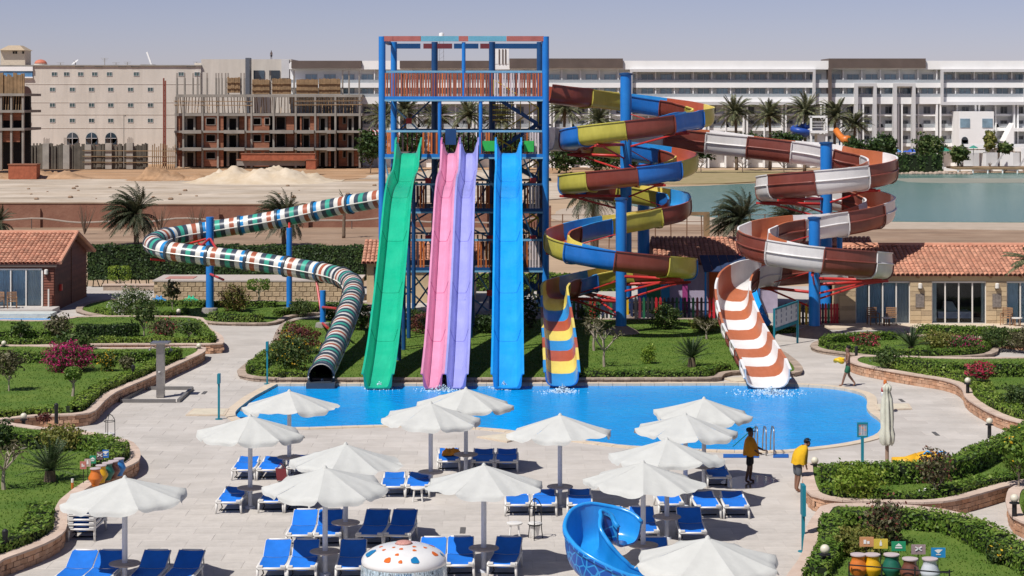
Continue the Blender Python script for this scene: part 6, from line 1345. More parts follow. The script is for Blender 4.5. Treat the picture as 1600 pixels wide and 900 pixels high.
bush(1461, 776, 702, 48, ZF, M_OLIVE, 'reddish shrub ringed with white stones', 'shrub', M_REDL, .35, trunk=.22, dens=.7)
bush(1592, 762, 672, 60, ZF, M_HEDGE, 'tall leafy shrub with orange flowers by the back hedge', 'shrub', M_YELF, .03, trunk=.25, leaf=.08)
bush(1383, 850, 780, 56, ZG, M_OLIVE, 'bronze-tipped shrub behind the urn bins', 'shrub', M_REDL, .25, leaf=.07)
bush(1342, 868, 822, 76, ZG, M_YELG, 'yellow-green feathery bush behind the orange urn', 'shrub', None, leaf=.055)
bush(1320, 866, 838, 30, ZG, M_BUSH, 'dark leafy clump by the globe lamp', 'shrub', None)
bush(1560, 880, 850, 40, ZG, M_BUSH, 'leafy clump with an orange flower in the diagonal hedge', 'shrub', M_YELF, .04)
bush(1590, 640, 600, 50, ZE, M_BUSH, 'round shrub on the right-hand lawn', 'shrub', None)
def cycas(px, base, top, wpx, z, lab, n=44, seed=4):
    random.seed(seed); p = G(px, base, z); k = p.y/F; L = wpx*k*.62; t = thing('sago_palm', lab, 'sago palm', p); mb = MB(); th = max(.2, (base-top)*k*.25); mb.tube([p, p+Vector((0, 0, th))], [.2, .16], 9); mb.build('trunk', M_BARK, t); V, Fq = [], []
    for i in range(n): frond(V, Fq, (0, 0, th), i*2.4, random.uniform(.05, 1.35), L*random.uniform(.8, 1.1), .55, 8, .26, (0, 0), .02, .3)
    place('crown', np_mesh('crown', [tuple(v) for v in V], Fq, M_CYCAS), t, p)
cycas(78, 752, 683, 84, ZD, 'large sago palm on the lawn before the yellowish bush', 60); cycas(1081, 573, 515, 60, ZL, 'spiky sago palm on the lawn below the slides', 60, 5); cycas(1424, 551, 512, 56, ZE2, 'dark sago palm in the oval bed', 50, 6); cycas(690, 560, 535, 26, ZL, 'tiny sago seedling beside the pink slide', 20, 7)
def frangi(px, base, top, wpx, z, lab, seed):
    p = G(px, base, z); k = p.y/F; t = thing('frangipani_tree', lab, 'tree', p); mb = MB(); tips = tree_branches(mb, p, (base-top)*k*1.05, wpx*k*.42, 5, .07, seed); mb.build('trunk', M_BARKP, t)
    P = np.concatenate([np.array(e)+RNG.normal(0, .1, (9, 3)) for e in tips]); V, Fq = leaf_quads(P, RNG.normal(0, 1, P.shape), .10, .5, .35); place('crown', np_mesh('crown', V-np.array(p), Fq, M_OLIVE), t, p)
frangi(944, 573, 515, 60, ZL, 'almost bare frangipani with pale forked branches on the slide lawn', 3); frangi(928, 548, 500, 40, ZL, 'small bare frangipani behind the forked one', 4); frangi(590, 545, 505, 40, ZL, 'bare frangipani left of the green slide', 5); frangi(672, 545, 500, 40, ZL, 'bare frangipani between green and pink slides', 6); frangi(1104, 530, 500, 40, ZL, 'bare leaning frangipani by the rust and white chute', 7); frangi(6, 765, 695, 60, ZD, 'bare frangipani branches at the edge of the sago palm lawn', 8)
ws = thing('white_stones', 'ring of white painted stones under the reddish shrub', 'stones', G(1461, 774, ZF))
for k in range(9): a = 2*PI*k/9; c = G(1461, 771, ZF)+Vector((math.cos(a)*.42, math.sin(a)*.42, 0)); s = random.uniform(.07, .11); mb = MB(); mb.lathe([(s*.7, 0), (s, s*.5), (s*.8, s), (s*.2, s*1.2)], c, 8); mb.build('stone', mat('white_stone', (.7, .68, .64), .8), ws, True)
# =====================================================================  POOLSIDE FURNITURE
random.seed(33)
M_CANV = mat('white_canvas', (.585, .59, .555), .85, scale=1.2, var=.035, bump=.2, bscale=5, stain=.045, sscale=(2, 2, 2))
_t = M_CANV.node_tree; _b = _t.nodes['Principled BSDF']; _tr = _t.nodes.new('ShaderNodeBsdfTranslucent'); _tr.inputs[0].default_value = (.6, .59, .55, 1); _mx = _t.nodes.new('ShaderNodeMixShader'); _mx.inputs[0].default_value = .15
_t.links.new(_b.outputs[0], _mx.inputs[1]); _t.links.new(_tr.outputs[0], _mx.inputs[2]); _t.links.new(_mx.outputs[0], _t.nodes['Material Output'].inputs[0])
M_POLE = mat('grey_pole', (.58, .60, .65), .45, 0, scale=4, var=.08)
M_TABLE = mat('grey_table', (.36, .31, .285), .7, scale=6, var=.18, objvar=.12)
M_PLAS = mat('white_plastic', (.70, .68, .64), .45, var=.05, scale=3)
M_SLING = mat('blue_sling', (.005, .15, .60), .75, scale=2, var=.14, bump=.12, bscale=40, objvar=.12)
M_TEAL = mat('teal_paint', (.01, .19, .25), .45, var=.08)
M_STEEL = mat('brushed_steel', (.40, .38, .36), .35, .85, var=.12, scale=4)
M_BLACKM = mat('black_metal', (.02, .02, .022), .5, .2)
UR, URISE, URIM = 1.64, .50, 2.34
def umbrella(seed, lab):
    g = random.Random(seed); t = thing('pool_umbrella', lab, 'umbrella', (0, 0, 0))
    mb = MB(); mb.tube([(0, 0, 0), (0, 0, URIM+URISE-.05)], .07, 14); mb.build('pole', M_POLE, t, 'auto')
    mb = MB(); mb.lathe([(.16, .0), (.15, .05), (.08, .07)], (0, 0, 0), 14); mb.build('foot', M_POLE, t, 'auto')
    mb = MB(); mb.lathe([(.39, .60), (.405, .61), (.405, .635), (.39, .645)], (0, 0, 0), 28); mb.build('table_top', M_TABLE, t, 'auto')
    mb = MB(); mb.lathe([(.1, .52), (.12, .56), (.12, .6)], (0, 0, 0), 12); mb.build('table_collar', M_POLE, t)
    nP = 8; ns, nt = 9, 12; can = bpy.data.objects.new('canopy', None); COL.objects.link(can); can.parent = t
    tilt = Vector((g.uniform(-.05, .05), g.uniform(-.05, .05)))
    rr = [UR*(1+g.uniform(-.03, .03)) for _ in range(nP)]; dz = [g.uniform(-.06, .05) for _ in range(nP)]
    def rib(k, s): k %= nP; a = 2*PI*k/nP+R(22.5); r = rr[k]*s; return Vector((math.cos(a)*r, math.sin(a)*r, URIM+dz[k]*s*s+URISE*(1-s)**1.12+r*(tilt.x*math.cos(a)+tilt.y*math.sin(a))))
    flap = [g.choice([-1.35, -1.3, -1.2, -1.1, -.9, .1]) for _ in range(nP)]
    for k in range(nP):
        mb = MB(); V = []; fl = flap[k]; wv = g.uniform(0, 6)
        for i in range(ns+1):
            s = .03+.97*i/ns
            for j in range(nt+1):
                u = j/nt; p = rib(k, s).lerp(rib(k+1, s), u); b = math.sin(PI*u)
                p *= 1; out = Vector((p.x, p.y, 0)); ro = out.length; out = out.normalized() if ro > 1e-4 else Vector((0, 0, 0))
                p = p-Vector((0, 0, .045*b*s*s*(1+.3*math.sin(wv+u*9))+.006*s*math.sin(wv+u*13+s*5)))+out*(-.05*b*max(0, s-.7)*3.3); V.append(p)
        base = len(V)
        for q in (1, 2):       # free hem blown by the wind
            for j in range(nt+1):
                u = j/nt; p = V[ns*(nt+1)+j]; out = Vector((p.x, p.y, 0)).normalized(); a = fl+.2*math.sin(u*7+wv)+.08*math.sin(u*17)
                b = min(1, 9*u, 9*(1-u)); V.append(p+(out*math.cos(a)+Vector((0, 0, math.sin(a))))*(.07 if k % 3 else .055)*q*(.1+.9*b)+Vector((0, 0, -.01*q)))
        mb.v = V; n1 = nt+1
        for i in range(ns+2):
            for j in range(nt): mb.face((i*n1+j, (i+1)*n1+j, (i+1)*n1+j+1, i*n1+j+1))
        o = bpy.data.objects.new('panel', mb.mesh('panel', M_CANV, True)); COL.objects.link(o); o.parent = can
    for k in range(nP):
        mb = MB(); mb.tube([rib(k, .05)-Vector((0, 0, .03)), rib(k, .6)-Vector((0, 0, .035)), rib(k, .97)-Vector((0, 0, .035))], .014, 5); mb.tube([(0, 0, URIM-.05), rib(k, .5)-Vector((0, 0, .04))], .012, 4); mb.build('rib', M_POLE, t)
    mb = MB(); mb.lathe([(.07, URIM+URISE-.03), (.06, URIM+URISE), (.02, URIM+URISE+.05)], (0, 0, 0), 10); mb.build('finial', M_CANV, t, 'auto')
    return t
US = [(195, 880, 'beside the stacked loungers'), (508, 861, 'over the two paired rows of loungers'), (756, 856, 'behind the spotted mushroom fountain'), (1005, 851, 'behind the blue stone-pattern slide'), (1106, 996, 'tip touching the blue stone-pattern slide'), (391, 762, 'above the pair of flat loungers with a single one in front'), (452, 714, 'at the blunt left end of the pool'), (540, 816, 'just behind the umbrella over paired rows'), (673, 737, 'next to the lounger holding an orange towel'), (728, 709.5, 'standing closest to the twin slide across the water'), (875, 760, 'alone by the middle of the pool rim'), (1042, 807, 'covering the lounger with wet shadow'), (1071, 759, 'second in the line of four towards the pool'), (1100, 728.5, 'first at the water in the line of four')]
protos = [umbrella(s, 'x') for s in (2, 5, 9, 14)]; used = set()
for i, (px, yr, w) in enumerate(US):
    Y = F*(H-.63)/(yr-YH); X = (px-800)*Y/F; k = i % 4
    o = protos[k] if k not in used else copy_tree(protos[k]); used.add(k)
    o.location = (X, Y, 0); o.rotation_euler = (0, 0, (i*.37) % .78+(i//4)*.785); o['label'] = 'open white canvas umbrella '+w; o['group'] = 'open white umbrellas on the deck'
# ---- loungers
def lounger(raised):
    t = thing('sun_lounger', 'x', 'sun lounger', (0, 0, 0)); w, sh = .36, .37
    L = 1.12 if raised else 1.25; bl = .78 if raised else .62; an = R(24) if raised else R(7)
    for sx in (-1, 1):
        mb = MB(); mb.tube([(sx*w, 0, sh-.03), (sx*w, .03, sh), (sx*w, L*.5, sh-.02), (sx*w, L+.35, sh)], [.038, .042, .042, .036], 8); mb.build('side_rail', M_PLAS, t, True)
        for y, dy in ((.06, -.05), (L+.2, .06)): mb = MB(); mb.tube([(sx*w, y, sh-.01), (sx*(w+.01), y+dy*.4, sh*.5), (sx*(w+.02), y+dy, 0)], [.042, .036, .026], 8); mb.build('leg', M_PLAS, t, True)
        if raised: mb = MB(); mb.tube([(sx*(w-.03), L+.02, sh), (sx*(w-.03), L+math.cos(an)*bl, sh+math.sin(an)*bl)], .032, 7); mb.tube([(sx*(w-.03), L+math.cos(an)*bl*.75, sh+math.sin(an)*bl*.75), (sx*(w-.03), L+.62, sh-.02)], .02, 5); mb.build('back_strut', M_PLAS, t, True)
        else: mb = MB(); mb.tube([(sx*(w-.03), L, sh+.02), (sx*(w-.03), L+bl, sh+.02+math.sin(an)*bl)], .03, 7); mb.build('back_strut', M_PLAS, t, True)
    for y in (.0, L+.3): mb = MB(); mb.tube([(-w, y, sh-.03), (w, y, sh-.03)], .033, 7); mb.build('cross_bar', M_PLAS, t, True)
    for sx in (-1, 1): mb = MB(); mb.box(sx*w-(.13 if sx > 0 else -.0), sx*w+(.0 if sx > 0 else .13), -.035, .05, sh+.005, sh+.05); mb.build('corner_clip', M_PLAS, t)
    mb = MB(); mb.tube([(-w+.05, .5, .02), (w-.05, .55, .02)], .02, 5); mb.tube([(-w+.02, .55, sh-.03), (-w+.1, .5, .1), (-w+.02, .4, .02)], .018, 5); mb.build('wheel_bar', M_BLACKM, t)
    def sling(name, pts, tw):
        mb = MB(); n = 8
        for k, (y, z, ww) in enumerate(pts):
            for j in range(n+1): u = j/n*2-1; mb.v.append(Vector((u*ww, y, z-.025*(1-u*u))))
        for k in range(len(pts)-1):
            for j in range(n): a = k*(n+1)+j; mb.face((a, a+1, a+n+2, a+n+1))
        mb.build(name, M_SLING, t, True)
    ww = w-.02; sling('seat_sling', [(.0, sh-.06, ww-.12), (.0, sh+.0, ww-.1), (.05, sh+.03, ww-.04), (L*.3, sh+.035, ww), (L*.7, sh+.03, ww), (L, sh+.03, ww)], 0)
    c, s = math.cos(an), math.sin(an); z0 = sh+.035
    sling('back_sling', [(L+.01, z0, ww)]+[(L+c*bl*u+.01, z0+s*bl*u+.012*math.sin(PI*u), q) for u, q in ((.3, ww), (.7, ww), (.9, ww), (1.0, ww-.09))]+[(L+c*bl*1.0+.04, z0+s*bl*1.0-.06, ww-.1)], 0)
    if raised: mb = MB(); mb.tube([(-ww+.07, L+c*bl, z0+s*bl-.02), (ww-.07, L+c*bl, z0+s*bl-.02)], .028, 7); mb.build('top_bar', M_PLAS, t, True)
    return t
lr, lf = lounger(True), lounger(False); first = {'r': True, 'f': True}; GR = 'blue and white loungers around the pool'
def put(kind, px, foot, lab, rz=0, z=0):
    p = G(px, foot, 0); src = lr if kind == 'r' else lf
    o = src if first[kind] else copy_tree(src); first[kind] = False
    o.location = (p.x, p.y, z); o.rotation_euler = (0, 0, rz+random.uniform(-.03, .03)); o['label'] = lab; o['group'] = GR; return o
A = 'raised-back blue lounger '
def rowof(kind, xs, foot, lab, rz=0, sfx=None):
    for i, x in enumerate(xs): put(kind, x, foot, lab+(', '+sfx[i] if sfx else ''), rz)
OI, IO = ('the outer one', 'next to the pole'), ('next to the pole', 'the outer one')
rowof('r', (104, 148), 928, A+'left of the umbrella by the stacked loungers', -.06, OI); rowof('r', (222, 274), 928, A+'right of the umbrella by the stacked loungers', -.06, IO)
rowof('r', (424, 471), 909, A+'in the front paired row', 0, OI); rowof('r', (547,), 909, A+'between umbrella pole and spotted mushroom')
rowof('r', (672,), 905, A+'half hidden behind the spotted mushroom'); rowof('r', (718,), 904, A+'just right of the spotted mushroom'); rowof('r', (784,), 904, A+'right of the pole behind the mushroom fountain', -.12)
rowof('r', (468, 511), 856, A+'in the rear paired row left', 0, OI); rowof('r', (577, 620), 856, A+'in the rear paired row right', -.08, IO)
rowof('r', (962,), 851, A+'directly behind the blue stone-pattern slide'); rowof('r', (1009,), 851, A+'behind the grey pole beside the stone-pattern slide'); rowof('r', (1083,), 852, A+'right of the round table near the stone-pattern slide'); rowof('r', (1028,), 905, A+'tucked under the umbrella touching the blue slide')
Bf = 'flat blue lounger '
rowof('f', (357,), 803, Bf+'standing alone left of a grey umbrella pole'); rowof('f', (423, 464), 802, Bf+'half covered by the umbrella over the paired rows', 0, ('by the pole', 'deeper under it'))
rowof('f', (380, 419), 751, Bf+'of the pair behind the lone lounger', 0, ('outer side', 'bag side')); rowof('f', (466,), 748, Bf+'showing behind the maroon bag')
rowof('f', (614, 652), 778, Bf+'of the pair behind the white stool', 0, ('clear of the stool', 'right behind the stool')); rowof('f', (809, 850), 807, Bf+'left of the lone pool-rim umbrella', 0, OI); rowof('f', (906,), 807, Bf+'right of the lone pool-rim umbrella pole')
tl = put('f', 701, 737, Bf+'with an orange towel on it'); rowof('f', (754, 791), 738, Bf+'peeping over the umbrella behind the mushroom', 0, ('towel side', 'shadow side'))
rowof('f', (1049,), 806, Bf+'behind the pole of the line of umbrellas'); rowof('f', (1107, 1151), 811, Bf+'of the pair near the man in grey shorts', 0, ('umbrella side', 'shadow side')); rowof('f', (1124,), 763, Bf+'in the wet shade beside the man in the mustard towel')
# stack of folded loungers
p = G(127, 846, 0)
for k in range(5): o = copy_tree(lf); o.location = (p.x, p.y, k*.135); o.rotation_euler = (0, 0, random.uniform(-.02, .02)); o['label'] = ('blue lounger at the bottom of the stack by the planter wall', 'second lowest lounger of the stack by the planter wall', 'middle lounger of the stack by the planter wall', 'second highest lounger of the stack by the planter wall', 'blue lounger on top of the stack by the planter wall')[k]; o['group'] = 'loungers stacked by the planter wall'
# towel and bag
def lumpy(name, lab, cat, c, size, m, seed):
    g = np.random.default_rng(seed); t = thing(name, lab, cat, c); n, k = 16, 10; V = []
    for j in range(k):
        for i in range(n):
            u, v = i/(n-1)-.5, j/(k-1)-.5; e = max(0, 1-(2*abs(u))**4)*max(0, 1-(2*abs(v))**4); V.append((u*size[0], v*size[1], size[2]*e*(.7+.3*math.sin(u*17+seed)*math.cos(v*13))+g.normal(0, .008)))
    place('cloth', np_mesh('cloth', V, [(j*n+i, j*n+i+1, (j+1)*n+i+1, (j+1)*n+i) for j in range(k-1) for i in range(n-1)], m, True), t, c)
q = tl.location; lumpy('towel', 'crumpled orange towel lying on a flat lounger', 'towel', (q.x+.05, q.y+1.1, .42), (.62, .8, .2), mat('orange_towel', (.58, .22, .02), .95, var=.25, scale=5), 3)
b = G(441, 753); t = thing('beach_bag', 'dark maroon beach bag hanging between flat loungers', 'bag', b); mb = MB(); mb.hexa([(b.x-.17, b.y-.06, .05), (b.x+.17, b.y-.06, .05), (b.x+.17, b.y+.06, .05), (b.x-.17, b.y+.06, .05), (b.x-.22, b.y-.03, .45), (b.x+.12, b.y-.03, .42), (b.x+.12, b.y+.03, .42), (b.x-.22, b.y+.03, .45)]); mb.build('bag_body', mat('maroon_cloth', (.16, .025, .03), .9), t); mb = MB(); mb.tube([(b.x-.18, b.y, .44), (b.x-.05, b.y, .62), (b.x+.1, b.y, .42)], .015, 5); mb.build('strap', mat('maroon_cloth', (0, 0, 0)), t)
def stool(px, py, lab):
    c = G(px, py); t = thing('plastic_stool', lab, 'stool', c); mb = MB(); mb.lathe([(.2, .38), (.23, .40), (.23, .43), (.19, .44)], c, 16); mb.build('seat', M_PLAS, t, 'auto')
    for a in (.8, 2.36, 3.93, 5.5): mb = MB(); mb.tube([c+Vector((.15*math.cos(a), .15*math.sin(a), .39)), c+Vector((.21*math.cos(a), .21*math.sin(a), 0))], [.032, .024], 6); mb.build('leg', M_PLAS, t)
stool(653, 783, 'white plastic stool beside the white umbrella hem'); stool(804, 840, 'white plastic stool beside the black wire stand')
def wire_stand(px, py, lab, hh=1.05):
    c = G(px, py); t = thing('towel_stand', lab, 'wire stand', c)
    for a in (.4, 2.5, 4.6): mb = MB(); d = Vector((math.cos(a), math.sin(a), 0)); mb.tube([c+d*.24, c+d*.2+Vector((0, 0, .3)), c+d*.19+Vector((0, 0, hh-.15)), c+d*.1+Vector((0, 0, hh)), c+Vector((0, 0, hh+.06))], .014, 5); mb.build('wire_leg', M_BLACKM, t)
    for z in (.42, hh-.2): mb = MB(); mb.tube([c+Vector((.2*math.cos(a), .2*math.sin(a), z)) for a in np.linspace(0, 2*PI, 15)[:-1]], .012, 5, closed=True); mb.build('wire_ring', M_BLACKM, t)
    mb = MB(); mb.lathe([(.16, .40), (.2, .44), (.19, .47)], c, 14); mb.build('lower_dish', M_PLAS, t); mb = MB(); mb.lathe([(.1, .1), (.15, .38), (.13, .385)], c, 12); mb.build('basket', M_PLAS, t)
wire_stand(171, 697, 'black wire ashtray stand by the thick hedge', 1.1); wire_stand(836, 842, 'black wire ashtray stand next to a plastic stool', 1.1)
# closed umbrella
c = G(1386, 728); t = thing('closed_umbrella', 'tall furled off-white umbrella near the pool corner', 'umbrella', c); mb = MB(); mb.tube([c, c+Vector((0, 0, 2.75))], .05, 10); mb.build('pole', M_PLAS, t); mb = MB(); mb.tube([c+Vector((0, 0, .03)), c+Vector((0, 0, .75))], .065, 10); mb.build('pole_sleeve', mat('brown_sleeve', (.30, .2, .14), .8), t)
mb = MB(); n = 40; prof_ = [(.16, .72), (.22, .8), (.24, 1.05), (.19, 1.3), (.2, 1.6), (.19, 1.9), (.16, 2.3), (.1, 2.55), (.13, 2.6), (.14, 2.72), (.03, 2.82)]; mb.v = []
for i, (r_, z) in enumerate(prof_):
    for k in range(n): a = 2*PI*k/n; q = r_*(1+.22*math.sin(k*PI/2.5+i*.25)); mb.v.append(c+Vector((q*math.cos(a), q*math.sin(a), z+.02*math.sin(k*1.3))))
for i in range(len(prof_)-1):
    for k in range(n): k2 = (k+1) % n; mb.face((i*n+k, i*n+k2, (i+1)*n+k2, (i+1)*n+k))
mb.build('furled_canvas', mat('furled_canvas', (.56, .56, .47), .9, var=.12, scale=4), t, True)
# red and white lifebuoy post behind it
c = G(1383, 645); t = thing('lifebuoy_post', 'red and white lifebuoy hung on a post at the pool corner', 'lifebuoy', c); mb = MB(); mb.tube([c, c+Vector((0, 0, 1.15))], .035, 8); mb.build('post', M_PLAS, t); pts = [c+Vector((.22*math.cos(a)*.55, -.06, .85+.26*math.sin(a))) for a in np.linspace(0, 2*PI, 25)[:-1]]
for k in range(4): mb = MB(); mb.tube([pts[(k*6+j) % 24] for j in range(7)], .055, 7); mb.build('ring_segment', mat('buoy_red', (.5, .04, .03), .5) if k % 2 else M_PLAS, t, True)
mb = MB(); mb.lathe([(.03, 1.12), (.08, 1.18), (.06, 1.3), (.02, 1.33)], c, 10); mb.build('post_cap', mat('cap_orange', (.55, .15, .03), .5), t)
# shower pillar
c = G(251, 621); t = thing('shower_pillar', 'square steel shower pillar standing on a low framed tray', 'shower', c); mb = MB(); mb.box(c.x-.16, c.x+.16, c.y-.16, c.y+.16, .02, 2.28); mb.build('pillar', M_STEEL, t)
mb = MB(); mb.box(c.x-.38, c.x+.38, c.y-.38, c.y+.38, 2.283, 2.35); mb.build('top_plate', M_STEEL, t)
for s in (-1, 1): mb = MB(); mb.tube([(c.x+s*.16, c.y-.05, 2.1), (c.x+s*.35, c.y-.05, 2.16), (c.x+s*.45, c.y-.05, 2.05)], .025, 6); mb.lathe([(.06, 2.0), (.04, 2.05)], (c.x+s*.45, c.y-.05, 0), 10); mb.build('shower_head', M_STEEL, t)
mb = MB(); mb.lathe([(.05, -.02), (.05, .02)], (c.x-.02, c.y-.19, 1.1), 8); mb.build('valve', M_PLAS, t)
P = [G(a, b_) for a, b_ in ((188, 629), (279, 629), (301, 609), (226, 609))]; M_TRAY = mat('tray_frame', (.19, .18, .175), .6, .3)
for i in range(4): a, b_ = P[i], P[(i+1) % 4]; mb = MB(); d = (b_-a).normalized(); mb.beam(a+Vector((0, 0, .07)), b_+Vector((0, 0, .07))-d*.13, .13, .14); mb.build('tray_edge', M_TRAY, t)
# posts and signs in teal
def teal_post(px, top, foot, lab, board=None, r=.045, edge=False):
    c = G(px, foot); h = (foot-top)*c.y/F; t = thing('sign_post', lab, 'sign', c); mb = MB(); mb.box(c.x-r, c.x+r, c.y-r, c.y+r, 0, h-(board[1] if board else 0)+.0); mb.build('post', M_TEAL, t); mb = MB(); mb.lathe([(.15, 0), (.15, .02)], c, 12); mb.build('base_plate', M_TEAL, t)
    if board:
        w, bh = board; mb = MB(); q = .04
        if edge: mb.box(c.x-.05, c.x+.05, c.y-w/2, c.y+w/2, h-bh, h); mb.build('board_frame', M_TEAL, t)
        else:
            for r_ in ((-w/2, w/2, h-q*1.5, h), (-w/2, w/2, h-bh, h-bh+q*1.5), (-w/2, -w/2+q, h-bh+q*1.5, h-q*1.5), (w/2-q, w/2, h-bh+q*1.5, h-q*1.5)): mb.box(c.x+r_[0], c.x+r_[1], c.y-.05, c.y+.03, r_[2], r_[3])
            mb.build('board_frame', M_TEAL, t); mb = MB(); mb.box(c.x-w/2+q, c.x+w/2-q, c.y-.03, c.y+.02, h-bh+q*1.5, h-q*1.5); mb.build('notice', mat('notice_white', (.6, .6, .6), .6), t); M_INK = mat('ink', (.2, .25, .35), .6); M_INKR = mat('ink_red', (.5, .2, .15), .6)
            for i in range(5):
                for j in range(3): mb = MB(); x = c.x-w/2+q+(j+.5)*(w-2*q)/3; z = h-q*2-(i+.5)*(bh-4*q)/5; mb.box(x-.035, x+.035, c.y-.036, c.y-.031, z-.022, z+.022); mb.build('pictogram', M_INKR if (i*3+j) % 4 == 0 else M_INK, t)
    return t
teal_post(1347.5, 660, 732, 'teal pole sign with a small framed notice near the furled umbrella', (.36, .5)); teal_post(342, 584, 655, 'thin teal post with narrow board by the left foot bath', (.3, .38), .04, True); teal_post(417.5, 534, 600, 'thin teal post with narrow board at the pool corner hedge', (.3, .38), .035, True); teal_post(1255, 757, 862, 'tall thin teal post with a narrow edge-on board by the brick corner', (.4, .85), .045, True)
c0, c1 = G(1209.5, 542), G(1246, 536); t = thing('picture_board', 'teal framed board of rules pictograms beside the rust and white chute', 'sign board', c0)
for c, h in ((c0, 1.95), (c1, 2.2)): mb = MB(); mb.box(c.x-.05, c.x+.05, c.y-.05, c.y+.05, 0, h); mb.build('post', M_TEAL, t)
d = (c1-c0); L_ = d.length; dn = d.normalized(); nn = Vector((dn.y, -dn.x, 0))
def on_board(u0, u1, z0, z1, off, th, m, name): mb = MB(); a, b_ = c0+dn*u0+nn*off, c0+dn*u1+nn*off; sl = .25/L_; mb.hexa([a+Vector((0, 0, z0+u0*sl)), b_+Vector((0, 0, z0+u1*sl)), b_-nn*th+Vector((0, 0, z0+u1*sl)), a-nn*th+Vector((0, 0, z0+u0*sl)), a+Vector((0, 0, z1+u0*sl)), b_+Vector((0, 0, z1+u1*sl)), b_-nn*th+Vector((0, 0, z1+u1*sl)), a-nn*th+Vector((0, 0, z1+u0*sl))]); mb.build(name, m, t)
on_board(.05, L_-.05, .78, .95, .05, .06, M_TEAL, 'frame_rail'); on_board(.05, L_-.05, 1.85, 1.95, .05, .06, M_TEAL, 'frame_rail'); on_board(.05, L_-.05, .951, 1.849, .03, .04, mat('board_white', (.62, .62, .64), .6), 'panel')
for i in range(5):
    for j in range(3): u = .16+(L_-.32)*i/4; z = 1.1+j*.28; on_board(u-.055, u+.055, z, z+.15, .037, .006, mat('pict_grey', (.28, .3, .36), .6), 'pictogram'); on_board(u-.02, u+.02, z+.15, z+.19, .038, .006, mat('pict_grey', (.28, .3, .36), .6), 'pictogram')
# bollard lamps
def lamp(px, foot, z, lab, hh=.62, globe=True):
    c = G(px, foot, z); t = thing('bollard_lamp', lab, 'lamp', c); mb = MB(); mb.lathe([(.075, 0), (.07, hh-.18), (.075, hh-.16)], c, 12); mb.build('stem', M_BLACKM, t, 'auto')
    if globe:
        mb = MB(); mb.lathe([(.075, hh-.16), (.15, hh-.15), (.15, hh-.12), (.06, hh-.11)], c, 14); mb.build('collar', M_BLACKM, t, 'auto'); mb = MB(); mb.lathe([(.125*math.cos(a), hh+.0+.125*math.sin(a)) for a in np.linspace(-1.2, 1.5, 9)], c, 14); mb.build('globe', mat('globe', (.62, .58, .46), .35), t, True)
    else: mb = MB(); mb.lathe([(.08, hh-.16), (.085, hh-.02), (.03, hh+.03)], c, 12); mb.build('cap', M_BLACKM, t, 'auto')
for px, foot, lab in ((37, 676, 'globe bollard lamp on the path behind the sago palm bed'), (311, 560, 'globe bollard lamp at the tip of the bright curving hedge'), (336, 546, 'globe bollard lamp on the rounded end of the straight planter'), (6, 556, 'globe bollard lamp before the straight brick planter'), (1273, 749, 'globe bollard lamp beside the man in grey shorts'), (1512, 618, 'globe bollard lamp in the wavy hedge near the crimson bougainvillea'), (1546, 684, 'globe bollard lamp at the lower end of the wavy wall'), (1289, 896, 'globe bollard lamp left of the orange urn'), (1585, 812, 'globe bollard lamp on the small planter across the path'), (279, 503, 'white globe lamp in the garden left of the blue posts')): lamp(px, foot, .02 if foot not in (618, 896, 812) else .4, lab)
for px, foot, lab in ((208, 598, 'short black bollard in the hedge by the shower'), (88, 662, 'short black bollard at the front lawn hedge'), (8, 872, 'short black bollard in the front left hedge'), (1338, 566, 'short black bollard at the tip of the wavy hedge')): lamp(px, foot, .3 if foot != 566 else .02, lab, .75, False)
